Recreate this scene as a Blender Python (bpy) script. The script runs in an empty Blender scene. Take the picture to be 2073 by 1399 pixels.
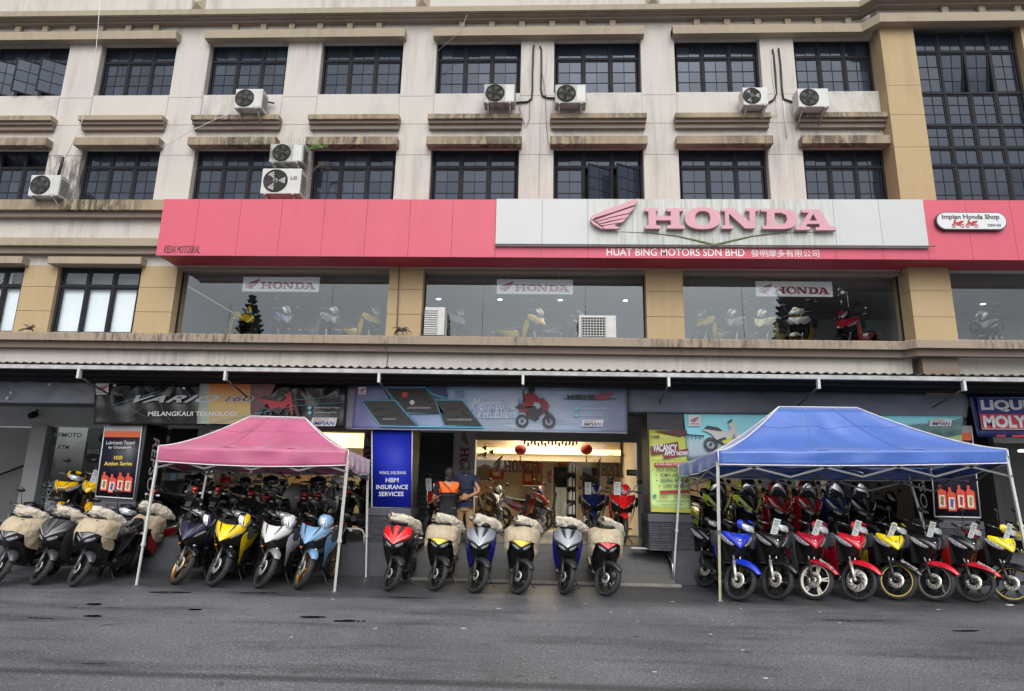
import bpy, bmesh, math, random
from mathutils import Vector, Matrix, noise, Euler
random.seed(7)
S = bpy.context.scene
COL = S.collection
PI = math.pi
rad = math.radians

# ------------------------------------------------------------------ camera, sky, sun, exposure
PITCH, ROLL, YAW = rad(13.013), rad(1.236), rad(-2.572)
FPX, CH = 1300.0, 1.53
_cp, _sp, _cr, _sr, _cy, _sy = math.cos(PITCH), math.sin(PITCH), math.cos(ROLL), math.sin(ROLL), math.cos(YAW), math.sin(YAW)
CFW = Vector((_sy * _cp, _cy * _cp, _sp))
_r0 = Vector((_cy, -_sy, 0))
_u0 = _r0.cross(CFW)
CR = _r0 * _cr + _u0 * _sr
CU = -_r0 * _sr + _u0 * _cr
CAMPOS = Vector((0, 0, CH))
cam_data = bpy.data.cameras.new('camera')
cam = bpy.data.objects.new('camera', cam_data)
COL.objects.link(cam)
cam.matrix_world = Matrix(((CR.x, CU.x, -CFW.x, 0), (CR.y, CU.y, -CFW.y, 0), (CR.z, CU.z, -CFW.z, CH), (0, 0, 0, 1)))
cam_data.sensor_width = 36
cam_data.lens = 36 * FPX / 2073
cam_data.clip_start = 0.05
cam_data.clip_end = 1500
S.camera = cam

world = bpy.data.worlds.new('World')
S.world = world
world.use_nodes = True
_nt = world.node_tree
_nt.nodes.clear()
_out = _nt.nodes.new('ShaderNodeOutputWorld')
_bg = _nt.nodes.new('ShaderNodeBackground')
_sky = _nt.nodes.new('ShaderNodeTexSky')
_hs = _nt.nodes.new('ShaderNodeHueSaturation')
_sky.sky_type = 'NISHITA'
_sky.sun_disc = False
SUN_EL, SUN_ROT = rad(47), rad(170)
_sky.sun_elevation = SUN_EL
_sky.sun_rotation = SUN_ROT
_sky.air_density = 1.0
_sky.dust_density = 6.0
_sky.ozone_density = 1.0
_hs.inputs['Saturation'].default_value = 0.22
_nt.links.new(_sky.outputs[0], _hs.inputs['Color'])
_nt.links.new(_hs.outputs[0], _bg.inputs['Color'])
_bg.inputs['Strength'].default_value = 0.135
_nt.links.new(_bg.outputs[0], _out.inputs['Surface'])
sun_data = bpy.data.lights.new('sun', 'SUN')
sun_data.energy = 1.25
sun_data.angle = rad(90)
sun_data.color = (1.0, 0.97, 0.93)
sun = bpy.data.objects.new('sun', sun_data)
COL.objects.link(sun)
# sun stands behind the camera (towards -Y), high
sun.rotation_euler = (rad(90) - SUN_EL, 0, rad(-10))
S.view_settings.view_transform = 'Standard'
S.view_settings.look = 'None'
S.view_settings.gamma = 1
S.view_settings.use_curve_mapping = False
S.view_settings.exposure = 0.22
S.render.engine = 'CYCLES'
S.cycles.use_denoising = True
S.cycles.max_bounces = 8
S.cycles.diffuse_bounces = 3
S.cycles.glossy_bounces = 3
S.cycles.transmission_bounces = 4
S.cycles.transparent_max_bounces = 10
S.cycles.sample_clamp_indirect = 6


def ray(px, py):
    return CFW + CR * ((px - 1036.5) / FPX) - CU * ((py - 699.5) / FPX)


def at(px, py, Y):
    """the point of the place on the plane y=Y that the photograph shows at px, py"""
    d = ray(px, py)
    return CAMPOS + d * (Y / d.y)


def atz(px, py, Z):
    d = ray(px, py)
    return CAMPOS + d * ((Z - CH) / d.z)


# ------------------------------------------------------------------ materials
MATS = {}


def lin(c):
    return tuple(((v / 255) / 12.92 if v / 255 <= .04045 else ((v / 255 + .055) / 1.055) ** 2.4) for v in c)


def M(name, col=(.5, .5, .5), rough=.5, metal=0., var=.0, vscale=3., bump=0., bscale=40., coat=0., spec=.5, emit=None, estr=0., alpha=None, stretch=None, trans=0.):
    """a procedural material: base colour with noise variation, fine bump, optional coat or emission"""
    if name in MATS:
        return MATS[name]
    m = bpy.data.materials.new(name)
    m.use_nodes = True
    nt = m.node_tree
    b = nt.nodes['Principled BSDF']
    b.inputs['Roughness'].default_value = rough
    b.inputs['Metallic'].default_value = metal
    b.inputs['Specular IOR Level'].default_value = spec
    b.inputs['Coat Weight'].default_value = coat
    b.inputs['Coat Roughness'].default_value = .06
    b.inputs['Base Color'].default_value = (*col, 1)
    if trans:
        b.inputs['Transmission Weight'].default_value = trans
    if emit:
        b.inputs['Emission Color'].default_value = (*emit, 1)
        b.inputs['Emission Strength'].default_value = estr
    if var or bump:
        tc = nt.nodes.new('ShaderNodeTexCoord')
        src = tc.outputs['Object']
        if stretch:
            mp = nt.nodes.new('ShaderNodeMapping')
            mp.inputs['Scale'].default_value = stretch
            nt.links.new(src, mp.inputs['Vector'])
            src = mp.outputs[0]
    if var:
        n = nt.nodes.new('ShaderNodeTexNoise')
        n.inputs['Scale'].default_value = vscale
        n.inputs['Detail'].default_value = 6
        n.inputs['Roughness'].default_value = .65
        nt.links.new(src, n.inputs['Vector'])
        r = nt.nodes.new('ShaderNodeValToRGB')
        r.color_ramp.elements[0].position = .3
        r.color_ramp.elements[1].position = .7
        r.color_ramp.elements[0].color = (*[max(0, c * (1 - var)) for c in col], 1)
        r.color_ramp.elements[1].color = (*[min(1, c * (1 + var * .7)) for c in col], 1)
        nt.links.new(n.outputs['Fac'], r.inputs['Fac'])
        nt.links.new(r.outputs['Color'], b.inputs['Base Color'])
    if bump:
        n2 = nt.nodes.new('ShaderNodeTexNoise')
        n2.inputs['Scale'].default_value = bscale
        n2.inputs['Detail'].default_value = 4
        nt.links.new(src, n2.inputs['Vector'])
        bp = nt.nodes.new('ShaderNodeBump')
        bp.inputs['Strength'].default_value = bump
        bp.inputs['Distance'].default_value = .02
        nt.links.new(n2.outputs['Fac'], bp.inputs['Height'])
        nt.links.new(bp.outputs['Normal'], b.inputs['Normal'])
    MATS[name] = m
    return m


def weather(name, col, dirt, amount=.5, rough=.8, zs=.25, xs=3., fine=True, lo=.45, hi=.75, moss=None):
    """render or concrete with vertical rain streaks of dirt (noise drawn out downwards) over a mottled base"""
    m = M(name, col, rough)
    nt = m.node_tree
    b = nt.nodes['Principled BSDF']
    tc = nt.nodes.new('ShaderNodeTexCoord')
    mp = nt.nodes.new('ShaderNodeMapping')
    mp.inputs['Scale'].default_value = (xs, xs, zs)
    nt.links.new(tc.outputs['Object'], mp.inputs['Vector'])
    n1 = nt.nodes.new('ShaderNodeTexNoise')
    n1.inputs['Scale'].default_value = 1.6
    n1.inputs['Detail'].default_value = 8
    n1.inputs['Roughness'].default_value = .7
    nt.links.new(mp.outputs[0], n1.inputs['Vector'])
    r1 = nt.nodes.new('ShaderNodeValToRGB')
    r1.color_ramp.elements[0].position = lo
    r1.color_ramp.elements[1].position = hi
    nt.links.new(n1.outputs['Fac'], r1.inputs['Fac'])
    n2 = nt.nodes.new('ShaderNodeTexNoise')
    n2.inputs['Scale'].default_value = .55
    n2.inputs['Detail'].default_value = 5
    nt.links.new(tc.outputs['Object'], n2.inputs['Vector'])
    r2 = nt.nodes.new('ShaderNodeValToRGB')
    r2.color_ramp.elements[0].position = .38
    r2.color_ramp.elements[1].position = .68
    nt.links.new(n2.outputs['Fac'], r2.inputs['Fac'])
    mul = nt.nodes.new('ShaderNodeMath')
    mul.operation = 'MULTIPLY'
    nt.links.new(r1.outputs['Color'], mul.inputs[0])
    nt.links.new(r2.outputs['Color'], mul.inputs[1])
    mul2 = nt.nodes.new('ShaderNodeMath')
    mul2.operation = 'MULTIPLY'
    mul2.inputs[1].default_value = amount
    nt.links.new(mul.outputs[0], mul2.inputs[0])
    n3 = nt.nodes.new('ShaderNodeTexNoise')
    n3.inputs['Scale'].default_value = 2.3
    n3.inputs['Detail'].default_value = 7
    nt.links.new(tc.outputs['Object'], n3.inputs['Vector'])
    r3 = nt.nodes.new('ShaderNodeValToRGB')
    r3.color_ramp.elements[0].color = (*[c * .93 for c in col], 1)
    r3.color_ramp.elements[1].color = (*[min(1, c * 1.05) for c in col], 1)
    nt.links.new(n3.outputs['Fac'], r3.inputs['Fac'])
    mix = nt.nodes.new('ShaderNodeMix')
    mix.data_type = 'RGBA'
    nt.links.new(mul2.outputs[0], mix.inputs['Factor'])
    nt.links.new(r3.outputs['Color'], mix.inputs['A'])
    mix.inputs['B'].default_value = (*dirt, 1)
    nt.links.new(mix.outputs['Result'], b.inputs['Base Color'])
    if fine:
        n4 = nt.nodes.new('ShaderNodeTexNoise')
        n4.inputs['Scale'].default_value = 60
        nt.links.new(tc.outputs['Object'], n4.inputs['Vector'])
        bp = nt.nodes.new('ShaderNodeBump')
        bp.inputs['Strength'].default_value = .25
        bp.inputs['Distance'].default_value = .006
        nt.links.new(n4.outputs['Fac'], bp.inputs['Height'])
        nt.links.new(bp.outputs['Normal'], b.inputs['Normal'])
    return m


def clear_glass(name, tint=(.9, .95, .95), boost=1.6, rough=.0):
    """thin sheet glass: Fresnel mirror over a tinted see-through layer"""
    m = bpy.data.materials.new(name)
    m.use_nodes = True
    nt = m.node_tree
    nt.nodes.clear()
    o = nt.nodes.new('ShaderNodeOutputMaterial')
    t = nt.nodes.new('ShaderNodeBsdfTransparent')
    t.inputs[0].default_value = (*tint, 1)
    g = nt.nodes.new('ShaderNodeBsdfGlossy')
    g.inputs['Roughness'].default_value = rough
    g.inputs['Color'].default_value = (.84, .93, 1, 1)
    f = nt.nodes.new('ShaderNodeFresnel')
    f.inputs['IOR'].default_value = 1.5
    mu = nt.nodes.new('ShaderNodeMath')
    mu.operation = 'MULTIPLY'
    mu.use_clamp = True
    mu.inputs[1].default_value = boost
    nt.links.new(f.outputs[0], mu.inputs[0])
    mx = nt.nodes.new('ShaderNodeMixShader')
    # only the outer face of each sheet mirrors; the inner face would otherwise count as leaving solid glass
    ge = nt.nodes.new('ShaderNodeNewGeometry')
    iv = nt.nodes.new('ShaderNodeMath')
    iv.operation = 'SUBTRACT'
    iv.inputs[0].default_value = 1
    nt.links.new(ge.outputs['Backfacing'], iv.inputs[1])
    m3 = nt.nodes.new('ShaderNodeMath')
    m3.operation = 'MULTIPLY'
    nt.links.new(mu.outputs[0], m3.inputs[0])
    nt.links.new(iv.outputs[0], m3.inputs[1])
    nt.links.new(m3.outputs[0], mx.inputs[0])
    nt.links.new(t.outputs[0], mx.inputs[1])
    nt.links.new(g.outputs[0], mx.inputs[2])
    nt.links.new(mx.outputs[0], o.inputs['Surface'])
    MATS[name] = m
    return m


# ------------------------------------------------------------------ mesh building
class MB:
    def __init__(s):
        s.v, s.f, s.m, s.sm = [], [], [], []

    def add(s, vs, fs, m=0, smooth=False):
        o = len(s.v)
        s.v += [tuple(v) for v in vs]
        for f in fs:
            s.f.append([i + o for i in f])
            s.m.append(m)
            s.sm.append(smooth)
        return s

    def box(s, x0, x1, y0, y1, z0, z1, m=0):
        return s.add([(x0, y0, z0), (x1, y0, z0), (x1, y1, z0), (x0, y1, z0), (x0, y0, z1), (x1, y0, z1), (x1, y1, z1), (x0, y1, z1)],
                     [(0, 3, 2, 1), (4, 5, 6, 7), (0, 1, 5, 4), (1, 2, 6, 5), (2, 3, 7, 6), (3, 0, 4, 7)], m)

    def obox(s, mat, sx, sy, sz, m=0):
        """box of the given sizes centred on the frame MAT"""
        vs = [mat @ Vector((a * sx / 2, b * sy / 2, c * sz / 2)) for c in (-1, 1) for (a, b) in ((-1, -1), (1, -1), (1, 1), (-1, 1))]
        return s.add(vs, [(0, 3, 2, 1), (4, 5, 6, 7), (0, 1, 5, 4), (1, 2, 6, 5), (2, 3, 7, 6), (3, 0, 4, 7)], m)

    def tube(s, pts, r, n=8, m=0, cap=True, flat=1.0, up=None):
        """round tube along points; r a number or one per point"""
        pts = [Vector(p) for p in pts]
        k = len(pts)
        rs = r if isinstance(r, (list, tuple)) else [r] * k
        vs, prev = [], None
        for i, p in enumerate(pts):
            d = (pts[min(i + 1, k - 1)] - pts[max(i - 1, 0)]).normalized()
            if prev is None:
                a = Vector(up) if up else (Vector((0, 0, 1)) if abs(d.z) < .9 else Vector((1, 0, 0)))
                u = d.cross(a).normalized()
            else:
                u = (prev - d * prev.dot(d)).normalized()
            w = d.cross(u)
            prev = u
            for j in range(n):
                t = 2 * PI * j / n
                vs.append(p + (u * math.cos(t) + w * math.sin(t) * flat) * rs[i])
        fs = [(i * n + j, i * n + (j + 1) % n, (i + 1) * n + (j + 1) % n, (i + 1) * n + j) for i in range(k - 1) for j in range(n)]
        s.add(vs, fs, m, True)
        if cap:
            o = len(s.v) - len(vs)
            s.f += [[o + j for j in range(n)][::-1], [o + (k - 1) * n + j for j in range(n)]]
            s.m += [m, m]
            s.sm += [False, False]
        return s

    def bar(s, p, q, r, n=8, m=0, r2=None):
        return s.tube([p, q], [r, r if r2 is None else r2], n, m)

    def lathe(s, prof, c=(0, 0, 0), axis='x', n=24, m=0, close=False, a0=0, a1=2 * PI):
        """profile of (radius, along-axis) turned about the axis through c"""
        c = Vector(c)
        full = abs(a1 - a0 - 2 * PI) < 1e-6
        k = n if full else n + 1
        vs = []
        for r, h in prof:
            for j in range(k):
                t = a0 + (a1 - a0) * j / n
                a, b = r * math.cos(t), r * math.sin(t)
                vs.append(c + Vector({'x': (h, a, b), 'y': (a, h, b), 'z': (a, b, h)}[axis]))
        P = len(prof)
        fs = []
        for i in range(P if close else P - 1):
            for j in range(n):
                i2, j2 = (i + 1) % P, (j + 1) % k
                fs.append((i * k + j, i * k + j2, i2 * k + j2, i2 * k + j))
        return s.add(vs, fs, m, True)

    def prism(s, pts, fr, d, m=0):
        """a flat outline (u, v) put through fr(u, v, w) and thickened from w=0 to w=d"""
        n = len(pts)
        a = [fr(u, v, 0) for u, v in pts]
        b = [fr(u, v, d) for u, v in pts]
        return s.add(a + b, [list(range(n))[::-1], list(range(n, 2 * n))] + [(i, (i + 1) % n, n + (i + 1) % n, n + i) for i in range(n)], m)

    def poly(s, pts, m=0):
        return s.add(pts, [list(range(len(pts)))], m)

    def grid(s, rows, m=0, smooth=True, closed=False):
        k = len(rows[0])
        vs = [p for r in rows for p in r]
        fs = [(i * k + j, i * k + (j + 1) % k, (i + 1) * k + (j + 1) % k, (i + 1) * k + j) for i in range(len(rows) - 1) for j in range(k if closed else k - 1)]
        return s.add(vs, fs, m, smooth)

    def merge(s, o, mat=None, m=None):
        return s.add([(mat @ Vector(v)) if mat else v for v in o.v], [], 0) if False else s._merge(o, mat, m)

    def _merge(s, o, mat, m):
        b = len(s.v)
        s.v += [tuple(mat @ Vector(v)) if mat else v for v in o.v]
        s.f += [[i + b for i in f] for f in o.f]
        s.m += list(o.m) if m is None else [m] * len(o.f)
        s.sm += o.sm
        return s

    def mesh(s, name, mats, sharp=35):
        me = bpy.data.meshes.new(name)
        me.from_pydata(s.v, [], s.f)
        for mt in (mats if isinstance(mats, (list, tuple)) else [mats]):
            me.materials.append(mt)
        me.polygons.foreach_set('material_index', s.m)
        me.polygons.foreach_set('use_smooth', s.sm)
        me.update()
        return me

    def build(s, name, mats, parent=None, **kw):
        return link(name, s.mesh(name, mats), parent, **kw)


def link(name, me, parent=None, label=None, kind=None, sub=0, solid=0, bevel=0, cat=None, group=None):
    o = bpy.data.objects.new(name, me)
    COL.objects.link(o)
    if parent:
        o.parent = parent
        if parent.type == 'EMPTY' and not parent.get('local'):
            o.matrix_parent_inverse = Matrix.LocRotScale(parent.location, parent.rotation_euler, None).inverted()
    if label:
        o['label'] = label
    if cat:
        o['category'] = cat
    if group:
        o['group'] = group
    if kind:
        o['kind'] = kind
    if sub or solid or bevel:
        if solid:
            q = o.modifiers.new('solid', 'SOLIDIFY')
            q.thickness = solid
            q.offset = 0
        if bevel:
            q = o.modifiers.new('bevel', 'BEVEL')
            q.width = bevel
            q.segments = 2
            q.limit_method = 'ANGLE'
        if sub:
            q = o.modifiers.new('sub', 'SUBSURF')
            q.levels = q.render_levels = sub
        dg = bpy.context.evaluated_depsgraph_get()
        dg.update()
        nm = bpy.data.meshes.new_from_object(o.evaluated_get(dg))
        o.modifiers.clear()
        o.data = nm
        nm.name = name
        if sub:
            nm.polygons.foreach_set('use_smooth', [True] * len(nm.polygons))
    return o


def thing(name, loc, label, cat, group=None, rot=(0, 0, 0), local=False):
    o = bpy.data.objects.new(name, None)
    COL.objects.link(o)
    o.empty_display_size = .1
    o.location = loc
    o.rotation_euler = rot
    o['label'] = label
    o['category'] = cat
    if group:
        o['group'] = group
    if local:
        o['local'] = 1
    return o


def tag(o, label, cat, group=None):
    o['label'] = label
    o['category'] = cat
    if group:
        o['group'] = group
    return o


CHILD = {}


def copy_tree(root):
    """a thing with copies of its parts and sub-parts; meshes are shared"""
    r = root.copy()
    COL.objects.link(r)
    for ch in list(root.children):
        c = ch.copy()
        COL.objects.link(c)
        c.parent = r
        for g in list(ch.children):
            d = g.copy()
            COL.objects.link(d)
            d.parent = c
    return r


def text_mb(txt, size=1., bold=0., xs=1., shear=0., align='CENTER', ext=0., spacing=1., res=3):
    """lettering as geometry in the (x, z) plane facing -y, centred on its own baseline point"""
    cu = bpy.data.curves.new('lettering', 'FONT')
    cu.body = txt
    cu.size = size
    cu.offset = bold * size
    cu.shear = shear
    cu.align_x = align
    cu.align_y = 'CENTER'
    cu.extrude = ext
    cu.space_character = spacing
    cu.resolution_u = res
    o = bpy.data.objects.new('lettering', cu)
    COL.objects.link(o)
    dg = bpy.context.evaluated_depsgraph_get()
    me = bpy.data.meshes.new_from_object(o.evaluated_get(dg))
    mb = MB()
    mb.v = [(v.co.x * xs, -v.co.z, v.co.y) for v in me.vertices]
    mb.f = [list(p.vertices) for p in me.polygons]
    mb.m = [0] * len(mb.f)
    mb.sm = [False] * len(mb.f)
    bpy.data.objects.remove(o)
    bpy.data.curves.remove(cu)
    bpy.data.meshes.remove(me)
    return mb


def fit_text(txt, x0, x1, zc, y, size=None, **kw):
    """lettering stretched to run from x0 to x1 at height zc on the plane y; size is the cap height"""
    mb = text_mb(txt, 1., **kw)
    xs = [v[0] for v in mb.v]
    zs = [v[2] for v in mb.v]
    w = max(xs) - min(xs)
    h = max(zs) - min(zs)
    sx = (x1 - x0) / w
    sz = (size / h) if size else sx
    cx, cz = (max(xs) + min(xs)) / 2, (max(zs) + min(zs)) / 2
    mb.v = [((v[0] - cx) * sx + (x0 + x1) / 2, v[1] + y, (v[2] - cz) * sz + zc) for v in mb.v]
    return mb


def sweep(mb, path, prof, m=0):
    """profile of (outward, z) carried along a plan path of (x, y) whose outward side is -y"""
    rows = []
    n = len(path)
    for i, (x, y) in enumerate(path):
        t = Vector((0, 0))
        if i > 0:
            t += (Vector(path[i]) - Vector(path[i - 1])).normalized()
        if i < n - 1:
            t += (Vector(path[i + 1]) - Vector(path[i])).normalized()
        t.normalize()
        nrm = Vector((t.y, -t.x))
        if i > 0:
            e = (Vector(path[i]) - Vector(path[i - 1])).normalized()
            c = max(.3, nrm.dot(Vector((e.y, -e.x))))
        else:
            c = 1
        rows.append([(x + nrm.x * o / c, y + nrm.y * o / c, z) for o, z in prof])
    mb.grid(rows, m, False, closed=True)
    return mb

# ------------------------------------------------------------------ shared materials
CREAM = weather('cream_render', (.525, .495, .46), (.17, .16, .145), .9, .85)
SPAN = weather('spandrel_render', (.52, .50, .465), (.14, .14, .13), .95, .85, zs=.5, xs=1.5)
STAINED = weather('stained_render', (.545, .51, .475), (.045, .042, .036), 1., .85, zs=.8, xs=4, lo=.42, hi=.58)
TAN = weather('tan_render', (.42, .315, .18), (.16, .12, .08), .35, .85)
LEDGE = weather('ledge_paint', (.33, .265, .185), (.025, .023, .02), .95, .85, zs=1.2, xs=5, lo=.41, hi=.53)
LEDGE_CLEAN = weather('cornice_paint', (.335, .285, .21), (.12, .1, .08), .5, .85, zs=.4, xs=4)
BROWN = weather('moulding_paint', (.235, .185, .155), (.07, .06, .05), .5, .85, zs=.5)
FRAME = M('window_frame_paint', (.026, .027, .034), .75, var=.2, spec=.15)
PANE = M('dark_glass', (.020, .030, .055), .04, spec=.40, bump=.035, bscale=2.2)
def vary_panes(m):  # random base colour per pane stands in for uneven reflections
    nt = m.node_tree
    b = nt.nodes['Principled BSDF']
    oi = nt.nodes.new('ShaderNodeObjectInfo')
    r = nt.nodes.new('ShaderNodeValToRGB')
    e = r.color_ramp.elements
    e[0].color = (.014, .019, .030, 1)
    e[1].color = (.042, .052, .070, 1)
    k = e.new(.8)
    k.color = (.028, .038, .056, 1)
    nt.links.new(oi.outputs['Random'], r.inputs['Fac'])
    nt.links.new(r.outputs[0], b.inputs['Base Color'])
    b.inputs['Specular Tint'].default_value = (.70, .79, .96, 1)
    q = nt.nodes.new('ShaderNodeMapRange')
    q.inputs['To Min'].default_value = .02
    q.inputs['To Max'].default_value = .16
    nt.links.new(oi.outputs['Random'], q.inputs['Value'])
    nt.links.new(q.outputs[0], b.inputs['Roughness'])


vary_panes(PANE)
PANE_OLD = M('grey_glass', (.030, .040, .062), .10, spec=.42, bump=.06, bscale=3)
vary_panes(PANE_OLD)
GLASS = clear_glass('shop_glass', (.95, .97, .98), 2.2)
GLASS_G = clear_glass('ground_glass', (.93, .95, .95), 1.6)
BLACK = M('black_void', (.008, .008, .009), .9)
WHITE_PAINT = M('white_paint', (.62, .62, .61), .5, var=.08)
GREY_PAINT = M('grey_paint', (.28, .285, .295), .55, var=.1)
STEEL = M('brushed_steel', (.55, .55, .56), .28, 1., var=.1)
YW = 12.5
B = thing('shop_building', (0, YW, 0), 'cream four storey shop building with tan pilasters, dark grid windows and motorcycle showroom', 'building')

# ------------------------------------------------------------------ upper walls
WX = [(-12.75, -10.93), (-10.17, -8.40), (-7.62, -5.80), (-5.02, -3.16), (-2.40, -.50), (.24, 2.15), (2.89, 4.75), (5.48, 7.20)]
ROWS = [(10.12, 11.46), (7.46, 8.80)]
mb = MB()
XL, XR = -16, 7.2
for z0, z1 in ((3.5, 4.55), (6.05, 7.46), (8.80, 10.12), (11.46, 12.2)):
    mb.box(XL, XR, YW, 12.9, z0, z1)
mb.build('wall', CREAM, B)
# apron panels under the windows, 12 mm back from the piers, with a joint line left open round them
for (z0, z1) in ((9.24, 10.11),):
    for x0, x1 in WX:
        MB().box(x0 + .015, x1 - .015, YW - .014, YW, z0 + .02, z1 - .02).build('apron_panel', SPAN, B)
PIERS = [(-16, -12.75)] + [(WX[i][1], WX[i + 1][0]) for i in range(7)]
for z0, z1 in ROWS:
    for x0, x1 in PIERS:
        MB().box(x0, x1, YW, 12.9, z0, z1).build('pier', STAINED if (x0 < -10.5 and x0 > -12 and z0 < 8) else CREAM, B)
# pilaster strips: cut into blocks by the shallow joints that cross them
for x0, x1 in PIERS[1:]:
    lv = [7.46, 8.62, 9.36, 10.05, 11.46]
    for a, b in zip(lv[:-1], lv[1:]):
        MB().box(x0 + .004, x1 - .004, YW - .016, YW - .001, a + .005, b - .005).build('pilaster_block', STAINED if (x0 < -10.5 and b < 8.7) else CREAM, B)
# parapet over the cornice with its little pyramids
MB().box(-16, 14, 12.46, 12.9, 12.2, 14.6).build('parapet', CREAM, B)
for px in (400, 855, 1322, 1805):
    p = at(px, 5, 12.4)
    MB().add([(p.x - .16, 12.455, 12.28), (p.x + .16, 12.455, 12.28), (p.x + .16, 12.455, 12.6), (p.x - .16, 12.455, 12.6), (p.x, 12.34, 12.44)],
             [(0, 1, 4), (1, 2, 4), (2, 3, 4), (3, 0, 4)]).build('pyramid_stud', LEDGE_CLEAN, B)


def jog(y):
    return [(-16, y), (6.98, y), (7.22, y - .3), (14, y - .3)]


mb = MB()
sweep(mb, jog(YW), [(0, 11.985), (.3, 11.985), (.3, 12.12), (.26, 12.15), (0, 12.15)])
mb.build('cornice', LEDGE_CLEAN, B)
mb = MB()
sweep(mb, jog(YW), [(0, 11.90), (.14, 11.90), (.14, 11.93), (.22, 11.95), (.22, 11.984), (0, 11.984)])
mb.build('cornice_moulding', BROWN, B)
DX = [42, 97, 152, 208, 264, 320, 479, 536, 593, 650, 710, 769, 936, 996, 1057, 1118, 1179, 1240, 1410, 1471, 1533, 1594, 1655, 1716]
dm = MB().box(-.065, .065, -.09, 0, -.085, .07).mesh('dentil', LEDGE_CLEAN)
for px in DX + [1915, 1990, 2063]:
    y = YW if px < 1740 else YW - .3
    o = link('dentil', dm, B)
    o.location = (at(px, 45, y - .05).x, y, 11.83)

# lintels and sill mouldings
for a, b in ((0, 1), (2, 3), (4, 5), (6, 7)):
    x0, x1 = WX[a][0] - (.6 if a == 0 else .06), WX[b][1] + .06
    if b == 7:
        mb = MB()
        sweep(mb, [(x0, YW), (6.98, YW), (7.22, YW - .3), (13, YW - .3)], [(0, 11.44), (.2, 11.44), (.2, 11.65), (0, 11.65)])
        mb.build('lintel', LEDGE_CLEAN, B)
    else:
        MB().box(x0, x1, YW - .2, YW, 11.44, 11.65).build('lintel', LEDGE_CLEAN, B)
for x0, x1 in WX:
    MB().box(x0 - .08, x1 + .06, YW - .22, YW - .017, 8.755, 8.945).build('lintel', LEDGE, B, bevel=.008)
    mb = MB()
    mb.box(x0 - .08, x1 + .06, YW - .22, YW - .0165, 9.37, 9.48)
    mb.box(x0 - .07, x1 + .05, YW - .16, YW - .0165, 9.30, 9.37, 1)
    mb.box(x0 - .06, x1 + .04, YW - .10, YW - .0165, 9.20, 9.30, 1)
    mb.build('sill_moulding', [LEDGE, BROWN], B)
# bands at the first floor and, on the left, the second floor
sw = MB()
sweep(sw, [(-16, YW), (7.05, YW), (7.2, YW - .18), (14, YW - .18)], [(0, 4.37), (.26, 4.37), (.26, 4.52), (.24, 4.54), (0, 4.55)])
sw.build('ledge', weather('ledge_sill', (.30, .245, .19), (.02, .018, .016), .95, .8, zs=1.5, xs=7, lo=.47, hi=.6), B)
sw = MB()
sweep(sw, [(-16, YW), (7.05, YW), (7.2, YW - .18), (14, YW - .18)], [(0, 4.24), (.14, 4.24), (.16, 4.369), (0, 4.369)])
sw.build('ledge_moulding', BROWN, B)
for z0, z1, zz, mt in ((7.22, 7.45, 7.10, LEDGE), (6.41, 6.58, 6.27, LEDGE_CLEAN)):
    MB().box(-16, -7.35, YW - .25, YW, z0, z1).build('band', mt, B)
    MB().box(-16, -7.35, YW - .15, YW, zz, z0 - .001).build('band_moulding', BROWN, B)

MB().box(-16, -12.31, YW, 12.9, 4.552, 6.046).build('wall', CREAM, B)
# first-floor columns and the left windows' lintels
COLS1 = [(-10.95, -10.22), (-8.40, -7.63), (-3.13, -2.42), (2.13, 2.87)]
for x0, x1 in COLS1:
    for a, b in ((4.55, 5.05), (5.05, 5.58), (5.58, 6.052)):
        MB().box(x0, x1, YW, 12.95, a + .005, b - .005).build('column_block', TAN, B)
    MB().box(x0 + .01, x1 - .01, YW + .012, 12.94, 4.55, 6.045).build('column_core', BROWN, B)
for x0, x1 in ((-12.3, -10.88), (-10.33, -8.32)):
    MB().box(x0, x1, YW - .2, YW, 6.03, 6.18).build('lintel', LEDGE_CLEAN, B)
MB().box(-7.63, 7.2, YW + .02, 12.92, 5.99, 6.3).build('shopfront_lintel', BROWN, B)
# the projecting bay on the right: tall tan pillars and a curtain of windows
for a, b in ((7.25, 8.62), (8.62, 9.36), (9.36, 10.05), (10.05, 11.60)):
    MB().box(7.2, 7.90, YW - .3, 12.9, a + .004, b - .004).build('pillar_block', TAN, B)
    MB().box(10.12, 10.9, YW - .3, 12.9, a + .004, b - .004).build('pillar_block', TAN, B)
MB().box(7.21, 7.89, YW - .28, 12.88, 7.25, 11.6).build('pillar_core', BROWN, B)
for a, b in ((4.55, 5.05), (5.05, 5.58), (5.58, 6.14)):
    MB().box(7.24, 8.03, YW - .17, 12.9, a + .004, b - .004).build('pillar_block', TAN, B)
MB().box(7.25, 8.02, YW - .16, 12.88, 4.54, 6.2).build('pillar_core', BROWN, B)
MB().box(7.3, 7.98, YW - .17, 12.6, 3.5, 4.24).build('pillar_base', BROWN, B)
MB().box(7.98, 14, YW, 12.9, 3.5, 4.5).build('wall', CREAM, B)
MB().box(7.2, 14, YW - .1, 12.9, 6.14, 7.3).build('wall', CREAM, B)
MB().box(7.2, 14, YW - .28, 12.9, 11.62, 12.0).build('wall', CREAM, B)
# black sheet painted as the dark of unlit rooms behind the upper glass
MB().box(-16, 14, 12.8, 12.85, 7.2, 11.7).build('dark_backing', BLACK, B)

# ------------------------------------------------------------------ windows: one part each, its panes the sub-parts
UNIT = MB().box(-.5, .5, -.5, .5, -.5, .5)
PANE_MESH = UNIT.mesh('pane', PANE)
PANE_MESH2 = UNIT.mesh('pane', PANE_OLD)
N_PANE = [0]
STUFF_PANE = MB()


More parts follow.
